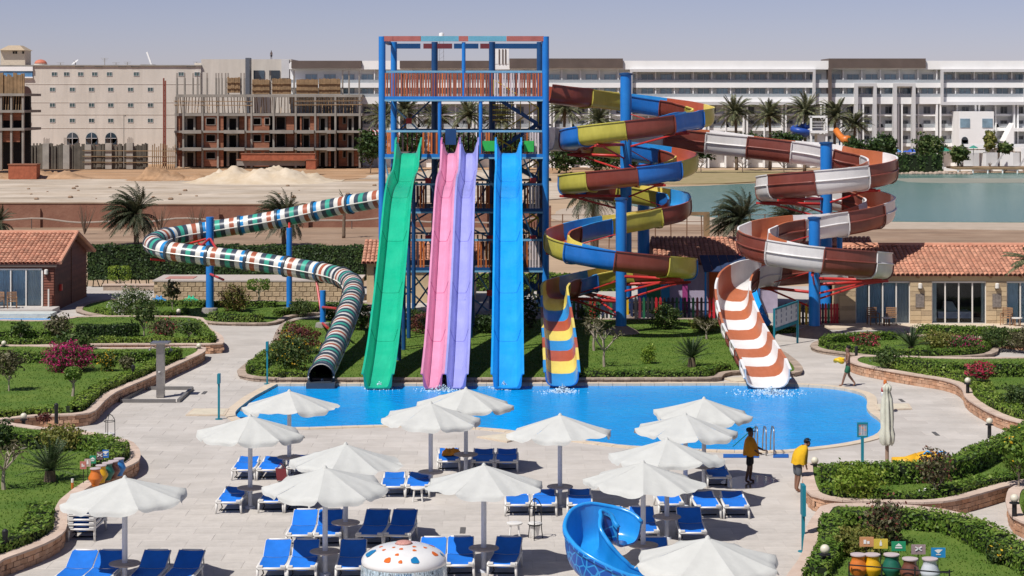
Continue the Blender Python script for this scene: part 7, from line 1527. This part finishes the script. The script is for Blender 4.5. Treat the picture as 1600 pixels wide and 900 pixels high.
# ---- bins: painted urns with picture signs
def urn(px, py, z, col, lab, h=.62, full=True):
    c = G(px, py, z); t = thing('urn_bin', lab, 'bin', c); s = h/.62; mb = MB(); mb.lathe([(.13*s, 0), (.15*s, .1*s), (.25*s, .24*s), (.255*s, .30*s), (.17*s, .48*s), (.16*s, .54*s), (.19*s, .6*s), (.185*s, .62*s), (.15*s, .61*s), (.13*s, .5*s)], c, 20); mb.build('pot', mat('urn_%d_%d' % (px, py), col, .4, var=.08, spec=.5), t, 'auto'); mb = MB(); mb.lathe([(.165*s, .598*s), (.2*s, .605*s), (.2*s, .635*s), (.15*s, .64*s)], c, 20); mb.build('liner_rim', mat('bin_liner', (.5, .42, .42), .6), t, 'auto')
def pict_sign(px, top, bot, foot, z, col, shape, lab):
    c = G(px, foot, z); k = c.y/F; t = thing('picture_sign', lab, 'sign', c); zt, zb = c.z+(foot-top)*k, c.z+(foot-bot)*k; w = .36 if foot > 800 else .2; mb = MB(); mb.box(c.x-w/2, c.x+w/2, c.y-.015, c.y+.015, zb, zt); mb.build('plate', mat('sign_'+shape+str(px), col, .5), t); mb = MB(); mb.tube([(c.x, c.y+.03, c.z-.02), (c.x, c.y+.03, zb+.1)], .012, 5); mb.build('stake', M_BLACKM, t); mb = MB(); cz = (zt+zb)/2+.02; M_W = mat('sign_white', (.75, .75, .72), .5); hh = (zt-zb)*.28; y = c.y-.02
    if shape == 'food': mb.box(c.x-w*.22, c.x-.01, y-.004, y, cz-hh, cz+hh*.5); mb.box(c.x+.01, c.x+w*.2, y-.004, y, cz-hh, cz)
    elif shape == 'bottle': mb.box(c.x-.03, c.x+.03, y-.004, y, cz-hh, cz+hh*.3); mb.box(c.x-.013, c.x+.013, y-.0042, y-.0002, cz+hh*.3, cz+hh)
    elif shape == 'glass': mb.add([(c.x-.09, y, cz-hh*.2), (c.x+.09, y, cz-hh*.2), (c.x, y, cz+hh*.9)], [(0, 1, 2)]); mb.box(c.x-w*.25, c.x+w*.25, y-.004, y, cz-hh, cz-hh*.5)
    elif shape == 'cross': mb.beam((c.x-.08, y, cz-hh*.7), (c.x+.08, y, cz+hh*.7), .025); mb.beam((c.x-.08, y, cz+hh*.7), (c.x+.08, y, cz-hh*.7), .025)
    else: mb.add([(c.x-.1, y, cz+hh*.6), (c.x, y, cz-hh*.6), (c.x+.11, y, cz+hh*.9), (c.x-.02, y, cz+hh)], [(0, 1, 2, 3)]); mb.box(c.x-.06, c.x+.06, y-.004, y, cz-hh*1.1, cz-hh*.8)
    mb.build('pictogram', M_W, t)
CO, CY, CG_, CB, CBl = (.62, .17, .025), (.70, .38, .01), (.015, .13, .085), (.16, .055, .035), (.03, .20, .52)
for px, col, n_, tp_ in ((1341, CO, 'orange', 862), (1363, CY, 'yellow', 864), (1393, CG_, 'dark green', 870), (1422, CB, 'brown', 875), (1453, (.55, .58, .62), 'white-lined blue', 881)): urn(px, 905 if px < 1400 else 912, ZG, col, n_+' painted urn bin on the lawn with diagonal hedge')
for px, top, col, sh, n_ in ((1354, 839, (.55, .27, .12), 'food', 'orange'), (1376, 842, (.62, .47, .06), 'bottle', 'yellow'), (1404, 846, (.02, .27, .12), 'glass', 'green'), (1435, 851, (.33, .24, .25), 'cross', 'mauve'), (1466, 856, (.02, .24, .52), 'bag', 'blue')): pict_sign(px, top, top+15, 897, ZG, col, sh, n_+' waste sorting sign staked in the lawn behind the urns')
for i, (px, py, col, n_) in enumerate(((149, 757, CO, 'orange'), (158, 752, CY, 'yellow'), (168, 748, CG_, 'green'), (177, 745, CB, 'brown'), (186, 741, CBl, 'blue'))): urn(px, py+2, ZD, col, n_+' urn bin in the row before the thick hedge', .54)
for px, top, col, sh, n_ in ((130, 721, (.45, .16, .13), 'food', 'red'), (137, 717, (.5, .38, .33), 'bottle', 'pale'), (145, 712, (.02, .27, .14), 'glass', 'green'), (156, 706, (.16, .1, .12), 'cross', 'mauve'), (165, 703, (.03, .16, .5), 'bag', 'blue')): pict_sign(px, top, top+12, top+36, ZD, col, sh, n_+' waste sorting sign beside the bins before the thick hedge')
c = G(113, 764, ZD); t = thing('marker_post', 'small orange and white marker post in the lawn', 'post', c); mb = MB(); mb.tube([c, c+Vector((0, 0, .2))], .04, 8); mb.build('lower_band', mat('cap_orange', (0, 0, 0)), t); mb = MB(); mb.tube([c+Vector((0, 0, .201)), c+Vector((0, 0, .32))], .04, 8); mb.build('upper_band', M_PLAS, t)
t = thing('bin_rail', 'low black rail in front of the urn bins', 'rail', G(1390, 915, ZG)); a, b_ = G(1324, 905, ZG), G(1480, 918, ZG)
for z in (.15, .42): mb = MB(); mb.tube([a+Vector((0, -.25, z)), b_+Vector((0, -.25, z))], .018, 6); mb.build('bar', M_BLACKM, t)
for u in (0, .33, .66, 1): p = a.lerp(b_, u)+Vector((0, -.25, 0)); mb = MB(); mb.tube([p, p+Vector((0, 0, .5))], .02, 6); mb.build('post', M_BLACKM, t)
# ---- pool ladder, mats
t = thing('pool_ladder', 'steel pool ladder with curved handrails at the water edge', 'ladder', G(1196, 712)); base = G(1196, 712)
for dx, y0 in ((-.28, 0), (.02, -.05), (.3, 0)):
    x = base.x+dx; mb = MB(); mb.tube([(x, base.y+y0, 0), (x, base.y+y0, .85), (x, base.y+.12, .98), (x, base.y+.55, .95), (x, base.y+.9, .5), (x, base.y+1.0, -.2)], .025, 8); mb.build('handrail', M_STEEL, t, True)
mb = MB(); mb.tube([(base.x-.28, base.y+.6, .93), (base.x-1.0, base.y+1.3, .1)], .022, 6); mb.build('slant_rail', M_TEAL, t)
for z in (.0, -.05): mb = MB(); mb.box(base.x-.25, base.x+.27, base.y+.95, base.y+1.1, z-.03, z); mb.build('step', M_STEEL, t); break
for px0, px1, lab in ((1130, 1186, 'flat blue rubber mat left of the pool ladder'), (1208, 1232, 'flat blue rubber mat right of the pool ladder')):
    P = [G(px0, 715.5), G(px1, 715.5), G(px1, 710.5), G(px0, 710.5)]; t = thing('rubber_mat', lab, 'mat', P[0]); mb = MB(); mb.poly(P, .004, .03); mb.build('mat_sheet', mat('mat_blue', (.01, .10, .36), .8), t)
# wet deck by the ladder, the shade over it painted into the dark colour
m = mat('wet_shaded_paving', (.17, .15, .135), .12, scale=1.2, var=.2, spec=.5)
for pts_, lab in (([(1128, 752), (1150, 745), (1180, 742), (1212, 748), (1206, 757), (1180, 763), (1150, 764), (1132, 759)], 'wet paving with painted shade at the feet of the towel wearer'),):
    P = [Vector((p.x, p.y, 0)) for p in catmull([G(*q) for q in pts_], .25, True)]; P = [p+Vector((random.uniform(-.04, .04), random.uniform(-.06, .06), 0)) for p in P]; mb = MB(); mb.poly(P, .0065); tag(mb.build('wet_shade_patch', m), lab, 'wet_shade_patch')
# ---- spotted mushroom fountain
c = Vector(((631-800)*46.6/F, 46.6, 0)); t = thing('mushroom_fountain', 'white mushroom dome fountain with orange and blue spots and falling water', 'fountain', c); zr = 1.70
dome = [(1.0*math.cos(a), zr+.42*math.sin(a)) for a in np.linspace(-.12, 1.50, 14)]; mb = MB(); mb.lathe([(.9, zr-.1)]+dome, c, 40); mb.build('dome', mat('dome_white', (.72, .71, .69), .25, var=.05, spec=.5, coat=.4), t, True)
mb = MB(); mb.lathe([(.28, 0), (.2, .4), (.2, zr)], c, 16); mb.build('stem', M_BLS, t, True); mb = MB(); mb.lathe([(.22, zr+.405), (.17, zr+.46), (.05, zr+.48)], c, 16); mb.build('top_nozzle', mat('nozzle', (.48, .24, .20), .7, var=.4, scale=30), t, True)
random.seed(8)
for (az, el, r_, col) in ((-70, .50, .10, 'b'), (-112, .5, .085, 'o'), (-160, .62, .14, 'b'), (-100, .8, .05, 'o'), (-92, .45, .05, 'o'), (-25, .62, .085, 'o'), (-140, .95, .045, 'o'), (-60, 1.0, .05, 'o'), (-20, 1.0, .05, 'o'), (-170, 1.0, .05, 'o'), (-95, 1.12, .05, 'o'), (-125, 1.18, .04, 'o'), (-45, 1.2, .05, 'o'), (20, .8, .08, 'o'), (60, .6, .12, 'b'), (120, .7, .1, 'o'), (160, .5, .09, 'o'), (-8, .45, .06, 'b')):
    a = R(az); p = c+Vector((math.cos(a)*math.cos(el), math.sin(a)*math.cos(el), 0)); p.z = zr+.42*math.sin(el); nn_ = Vector((math.cos(a)*math.cos(el), math.sin(a)*math.cos(el), math.sin(el)/.42)).normalized(); u = nn_.cross(Vector((0, 0, 1))).normalized(); v = nn_.cross(u); mb = MB(); N_ = 12
    mb.v = [p+nn_*.012]+[p+nn_*.004+(u*math.cos(2*PI*k/N_)+v*math.sin(2*PI*k/N_))*r_*(1+.15*math.sin(k*1.7)) for k in range(N_)]; [mb.face((0, 1+k, 1+(k+1) % N_)) for k in range(N_)]; mb.build('spot', mat('spot_orange', (.62, .13, .015), .3) if col == 'o' else mat('spot_blue', (.01, .17, .38), .3), t, True)
m = bpy.data.materials.new('falling_water'); m.use_nodes = True; N_ = m.node_tree.nodes; tr = N_.new('ShaderNodeBsdfTransparent'); mx = N_.new('ShaderNodeMixShader'); nz = N_.new('ShaderNodeTexNoise'); mp = N_.new('ShaderNodeMapping'); tc = N_.new('ShaderNodeTexCoord'); mp.inputs['Scale'].default_value = (14, 14, 2.2); rp = N_.new('ShaderNodeValToRGB'); rp.color_ramp.elements[0].position = .38; rp.color_ramp.elements[1].position = .62; lk = m.node_tree.links.new
lk(tc.outputs['Object'], mp.inputs[0]); lk(mp.outputs[0], nz.inputs['Vector']); lk(nz.outputs[0], rp.inputs[0]); lk(rp.outputs[0], mx.inputs[0]); lk(tr.outputs[0], mx.inputs[1]); lk(N_['Principled BSDF'].outputs[0], mx.inputs[2]); lk(mx.outputs[0], N_['Material Output'].inputs[0]); N_['Principled BSDF'].inputs['Base Color'].default_value = (.55, .68, .75, 1); N_['Principled BSDF'].inputs['Roughness'].default_value = .15
mb = MB(); mb.lathe([(1.0, zr-.05), (1.03, zr-.5), (1.06, zr-1.1), (1.1, .02)], c, 48, cap=False); mb.build('water_curtain', m, t, True)
# ---- small blue twisting slide with a stone print
m = mat('stone_print', (.01, .10, .42), .3, spec=.5); nt2 = m.node_tree; N2 = nt2.nodes; tc = next(n for n in N2 if n.type == 'TEX_COORD'); vo = N2.new('ShaderNodeTexVoronoi'); vo.feature = 'DISTANCE_TO_EDGE'; vo.inputs['Scale'].default_value = 3.8; rp = N2.new('ShaderNodeValToRGB'); rp.color_ramp.interpolation = 'CONSTANT'; rp.color_ramp.elements[0].color = (.03, .27, .62, 1); rp.color_ramp.elements[1].position = .06; rp.color_ramp.elements[1].color = (.006, .075, .36, 1)
nt2.links.new(tc.outputs['Object'], vo.inputs['Vector']); nt2.links.new(vo.outputs[0], rp.inputs[0]); nt2.links.new(rp.outputs[0], N2['Principled BSDF'].inputs['Base Color']); M_STONEP = m
M_KB, M_KBI = gel('kids_blue', (.012, .26, .66), .2), gel('kids_deep_blue', (.004, .10, .42), .2)
X0, Y0 = (956-800)*48.4/F, 48.4; t = thing('kids_slide', 'small twisting blue slide with dark stone print on its walls', 'play slide', (X0, Y0, 0))
pts = [(X0+.42, Y0+.62, 1.55), (X0+.1, Y0+.85, 1.6), (X0-.4, Y0+.72, 1.52), (X0-.68, Y0+.1, 1.3), (X0-.5, Y0-.5, 1.05), (X0+.05, Y0-.85, .8), (X0+.75, Y0-.85, .58), (X0+1.5, Y0-.6, .36), (X0+2.1, Y0-.3, .2)]
pth = resample(catmull([Vector(q) for q in pts], .1), .09); fr = frames_for(pth); pin, pout = trough_profile(.8, .66, 13, .06); mb = MB(); fr = [(s_, u_*((.75+.6*min(1, i/(len(pth)*.14)))-.55*max(0, min(1, (i/len(pth)-.2)/.4)))) for i, (s_, u_) in enumerate(fr)]; sweep(mb, pth, pin, pout, fr); mb.build('chute', [M_KB, M_STONEP], t, 'auto')
for sd_ in (-1, 1): mb = MB(); mb.tube([p+f[0]*sd_*.44+f[1]*.67 for p, f in zip(pth, fr)], .055, 8); mb.build('rolled_rim', M_KB, t, True)
mb = MB(); mb.tube([(X0-.35, Y0, 0), (X0-.35, Y0, 1.15)], .16, 12); mb.build('column', M_KBI, t, True)
for i, (k, zz_) in enumerate(((60, .35), (48, .3), (38, .35))):
    p, f = pth[min(k, len(pth)-1)], fr[min(k, len(pth)-1)]; q = p+f[0]*.46+f[1]*zz_; mb = MB(); mb.tube([q-f[0]*.02, q+f[0]*.03], .045, 8); mb.build('orange_stone', mat('spot_orange', (0, 0, 0)), t)
# ---- yellow toy slide behind the hedge
c = G(1440, 741); t = thing('toy_slide', 'yellow moulded toy slide lying behind the tall back hedge', 'play slide', c); M_YT = gel('toy_yellow', (.68, .36, .01), .35); mb = MB(); mb.lathe([(.6*math.cos(a), .62*(1+math.sin(a))*.5+.15) for a in np.linspace(-1.4, 1.5, 10)], c+Vector((.25, 0, 0)), 18); mb.build('body', M_YT, t, True)
mb = MB(); mb.tube([c+Vector((-.95, 0, .28)), c+Vector((-.5, 0, .34)), c+Vector((-.1, 0, .5))], [.3, .26, .24], 12); mb.build('spout', M_YT, t, True)
for s in (-.2, .25): mb = MB(); mb.tube([c+Vector((.2+s, -.3, .72)), c+Vector((.32+s, -.3, .82)), c+Vector((.5+s, -.3, .76))], .03, 6); mb.build('handle', M_BLS, t, True)
# =====================================================================  PEOPLE
def skin_obj(name, joints, edges, m, parent, sub=2):
    me = bpy.data.meshes.new(name); keys = list(joints); me.from_pydata([joints[k][0] for k in keys], [(keys.index(a), keys.index(b)) for a, b in edges], []); me.materials.append(m)
    o = bpy.data.objects.new(name, me); COL.objects.link(o); o.parent = parent
    md = o.modifiers.new('skin', 'SKIN'); md.use_smooth_shade = True
    if not me.skin_vertices:
        me.skin_vertices.new() if hasattr(me.skin_vertices, 'new') else None
    for i, k in enumerate(keys): r_ = joints[k][1]; sv = me.skin_vertices[0].data[i]; sv.radius = r_ if isinstance(r_, tuple) else (r_, r_); sv.use_root = (i == 0)
    s = o.modifiers.new('sub', 'SUBSURF'); s.levels = sub; s.render_levels = sub; return o
def person(lab, loc, rz, J, skin, hair, shorts, sl, hands=True):
    t = thing('person', lab, 'person', (0, 0, 0))
    B_ = {'pelvis': (J['pelvis'], (.145, .11)), 'waist': (J['waist'], (.125, .095)), 'chest': (J['chest'], (.155, .11)), 'neck': (J['neck'], .055), 'jaw': (J['jaw'], (.075, .085)), 'brow': (J['brow'], (.082, .098)), 'crown': (J['crown'], (.06, .07)), 'nose': (J['nose'], .02)}
    E = [('pelvis', 'waist'), ('waist', 'chest'), ('chest', 'neck'), ('neck', 'jaw'), ('jaw', 'brow'), ('brow', 'crown'), ('jaw', 'nose')]
    for s in 'LR':
        B_.update({'sh'+s: (J['sh'+s], .06), 'el'+s: (J['el'+s], .043), 'wr'+s: (J['wr'+s], .03), 'pa'+s: (J['pa'+s], (.04, .022)), 'hi'+s: (J['hi'+s], .088), 'kn'+s: (J['kn'+s], .06), 'ca'+s: (tuple(.7*a+.3*b for a, b in zip(J['kn'+s], J['an'+s])), .058), 'an'+s: (J['an'+s], .04), 'to'+s: (J['to'+s], (.04, .028))})
        E += [('chest', 'sh'+s), ('sh'+s, 'el'+s), ('el'+s, 'wr'+s), ('wr'+s, 'pa'+s), ('pelvis', 'hi'+s), ('hi'+s, 'kn'+s), ('kn'+s, 'ca'+s), ('ca'+s, 'an'+s), ('an'+s, 'to'+s)]
    skin_obj('body', B_, E, skin, t)
    for s in 'LR':            # five fingers on each hand
        p, w = Vector(J['pa'+s]), Vector(J['wr'+s]); d = (p-w).normalized(); sd_ = d.cross(Vector((0, .3, 1))).normalized(); mb = MB()
        for k, ln in enumerate((.055, .07, .075, .068, .052)):
            q = p+sd_*(k-2)*.017; dd = d if k else (d*.5-sd_*.8).normalized(); mb.tube([q-d*.01, q+dd*ln*.6, q+dd*ln+Vector((0, 0, -.015))], [.009, .0085, .006], 5)
        mb.build('fingers', skin, t, True)
    SH = {'p': (tuple(J['pelvis']), (.165, .13)), 'w': (tuple(Vector(J['pelvis']).lerp(Vector(J['waist']), .55)), (.15, .12))}; e = [('p', 'w')]
    for s in 'LR': k_ = Vector(J['hi'+s]).lerp(Vector(J['kn'+s]), sl); SH['h'+s] = (J['hi'+s], .115); SH['k'+s] = (tuple(k_), .105); e += [('p', 'h'+s), ('h'+s, 'k'+s)]
    skin_obj('shorts', SH, e, shorts, t)
    n_ = 260; P_, d_ = ellipsoid_pts(n_, Vector(J['crown']).lerp(Vector(J['brow']), .35)+Vector((0, .02, .01)), (.095, .11, .09), .1, .03, 4); keep = d_[:, 2]*1.0+d_[:, 1]*.6 > -.1; V, Fq = leaf_quads(P_[keep], d_[keep], .035, .4); o = place('hair', np_mesh('hair', V, Fq, hair), t)
    for s in (-1, 1): mb = MB(); b_ = Vector(J['brow']).lerp(Vector(J['jaw']), .5); mb.lathe([(.008, -.03), (.02, 0), (.01, .03)], b_+Vector((s*.085, .01, 0)), 8); mb.build('ear', skin, t, True); mb = MB(); mb.lathe([(.004, -.01), (.012, 0), (.004, .01)], b_+Vector((s*.032, -.088, .02)), 8); mb.build('eye', M_BLACKM, t, True)
    mb = MB(); b_ = Vector(J['jaw'])+Vector((0, -.082, -.02)); mb.box(b_.x-.025, b_.x+.025, b_.y-.006, b_.y+.004, b_.z-.005, b_.z+.005); mb.build('mouth', mat('lips', (.12, .04, .035), .6), t)
    t.location = loc; t.rotation_euler = (0, 0, rz); return t
def cape(t, rings, m, name='towel', n=26):
    mb = MB(); mb.v = []
    for i, (c_, rx, ry) in enumerate(rings):
        for k in range(n): a = 2*PI*k/n; q = 1+.07*math.sin(k*1.9+i*.4)*(i/len(rings)); mb.v.append(Vector((c_[0]+rx*math.cos(a)*q, c_[1]+ry*math.sin(a)*q, c_[2]+(.02*math.sin(k*1.3) if i == len(rings)-1 else 0))))
    for i in range(len(rings)-1):
        for k in range(n): k2 = (k+1) % n; mb.face((i*n+k, (i+1)*n+k, (i+1)*n+k2, i*n+k2))
    o = bpy.data.objects.new(name, mb.mesh(name, m, True)); COL.objects.link(o); o.parent = t
SK1 = mat('dark_skin', (.085, .042, .027), .5, var=.08); SK2 = mat('brown_skin', (.22, .115, .075), .5, var=.08); HAIR = mat('black_hair', (.008, .007, .007), .6)
def base_pose(): return {'pelvis': (0, 0, .93), 'waist': (0, 0, 1.1), 'chest': (0, 0, 1.32), 'neck': (0, 0, 1.48), 'jaw': (0, -.015, 1.56), 'brow': (0, -.01, 1.66), 'crown': (0, .0, 1.73), 'nose': (0, -.105, 1.60),
    'shL': (.18, 0, 1.41), 'elL': (.23, .03, 1.13), 'wrL': (.24, -.06, .9), 'paL': (.24, -.08, .82), 'shR': (-.18, 0, 1.41), 'elR': (-.23, .03, 1.13), 'wrR': (-.24, -.06, .9), 'paR': (-.24, -.08, .82),
    'hiL': (.09, 0, .87), 'knL': (.1, -.02, .49), 'anL': (.1, .02, .075), 'toL': (.11, -.13, .03), 'hiR': (-.09, 0, .87), 'knR': (-.1, -.02, .49), 'anR': (-.1, .02, .075), 'toR': (-.11, -.13, .03)}
J = base_pose(); J.update({'knL': (.1, -.16, .50), 'anL': (.1, -.28, .085), 'toL': (.1, -.42, .05), 'knR': (-.1, .06, .47), 'anR': (-.1, .33, .12), 'toR': (-.1, .24, .03), 'elL': (.22, -.05, 1.14), 'wrL': (.14, -.28, 1.1), 'paL': (.1, -.36, 1.11), 'elR': (-.22, -.05, 1.14), 'wrR': (-.14, -.28, 1.1), 'paR': (-.1, -.36, 1.11)})
pA_ = person('bare-chested walker in green shorts carrying a yellow float', G(1325, 604), R(-90), J, SK2, HAIR, mat('green_shorts', (.02, .12, .06), .9), .75)
fl = G(1325, 604); t = thing('swim_float', 'yellow inflatable float carried by the walker in green shorts', 'float', (fl.x-.34, fl.y, 1.1)); mb = MB(); cc = Vector((fl.x-.40, fl.y, 1.14)); mb.tube([cc+Vector((.16*math.cos(a), .26*math.sin(a), .05*math.sin(a*2))) for a in np.linspace(0, 2*PI, 19)[:-1]], .085, 9, closed=True); mb.build('ring', mat('float_yellow', (.70, .45, .02), .4), t, True); mb = MB(); mb.tube([cc+Vector((.12, -.1, .06)), cc+Vector((.22, -.12, .12))], .05, 8); mb.build('tail', mat('float_yellow', (0, 0, 0)), t, True)
J = base_pose(); J.update({'elL': (.2, -.18, 1.15), 'wrL': (.16, -.40, 1.06), 'paL': (.15, -.49, 1.05), 'elR': (-.2, -.12, 1.13), 'wrR': (-.15, -.33, 1.0), 'paR': (-.13, -.41, .98), 'knR': (-.12, .03, .49), 'anR': (-.13, .12, .075), 'toR': (-.14, -.02, .03)})
pB_ = person('dark-skinned person in black shorts wrapped in a mustard towel by the pool ladder', G(1172, 754), R(75), J, SK1, HAIR, mat('black_shorts', (.012, .012, .015), .9), .85)
MT = mat('mustard_towel', (.50, .21, .012), .95, scale=6, var=.2, bump=.3); cape(pB_, [((0, .01, 1.52), .075, .075), ((0, .01, 1.46), .17, .12), ((0, 0, 1.38), .26, .17), ((0, -.02, 1.2), .29, .22), ((0, -.03, 1.02), .28, .25), ((0, -.03, .90), .27, .26)], MT)
mb = MB(); mb.lathe([(.10, -.03), (.105, 0), (.09, .06), (.03, .085)], (0, 0, 1.70), 14); mb.box(-.07, .07, -.19, -.06, 1.68, 1.695); o = bpy.data.objects.new('cap', mb.mesh('cap', M_BLACKM, True)); COL.objects.link(o); o.parent = pB_
J = base_pose(); J.update({'waist': (0, -.05, 1.1), 'chest': (0, -.15, 1.29), 'neck': (0, -.25, 1.42), 'jaw': (0, -.34, 1.45), 'brow': (0, -.38, 1.54), 'crown': (0, -.38, 1.61), 'nose': (0, -.44, 1.46), 'shL': (.18, -.17, 1.37), 'elL': (.22, -.2, 1.1), 'wrL': (.2, -.28, .88), 'paL': (.2, -.3, .8), 'shR': (-.18, -.17, 1.37), 'elR': (-.22, -.16, 1.1), 'wrR': (-.2, -.2, .87), 'paR': (-.2, -.22, .79), 'knR': (-.11, .0, .49), 'anR': (-.12, .1, .075), 'toR': (-.13, -.04, .03)})
pC_ = person('stooping person in grey knee shorts with a yellow towel over the shoulders', G(1246, 768), R(110), J, SK2, HAIR, mat('grey_shorts', (.10, .11, .125), .9), .98)
cape(pC_, [((0, -.24, 1.48), .08, .08), ((0, -.21, 1.42), .18, .13), ((0, -.15, 1.33), .25, .19), ((0, -.10, 1.18), .27, .23), ((0, -.07, 1.02), .28, .24), ((0, -.06, .90), .285, .25)], mat('yellow_towel', (.66, .38, .012), .95, scale=6, var=.15, bump=.3))
J = base_pose(); pD_ = person('attendant in teal clothes standing half behind the green slide', G(583, 531, .2), R(200), J, SK2, HAIR, mat('teal_trousers', (.01, .14, .15), .9), .98); cape(pD_, [((0, 0, 1.50), .08, .08), ((0, 0, 1.43), .2, .13), ((0, 0, 1.25), .22, .16), ((0, 0, 1.05), .21, .16), ((0, 0, .85), .2, .16)], mat('teal_shirt', (.01, .19, .19), .9), 'shirt')
B = FB(390); J = base_pose(); pE_ = person('distant worker in dark clothes on the flat roof of the cream block', (B.x(410), 404.5, FB(402).z(92.5)), 0, J, SK1, HAIR, mat('black_shorts', (0, 0, 0)), .98)
pE_.scale = (1, 1, 1)
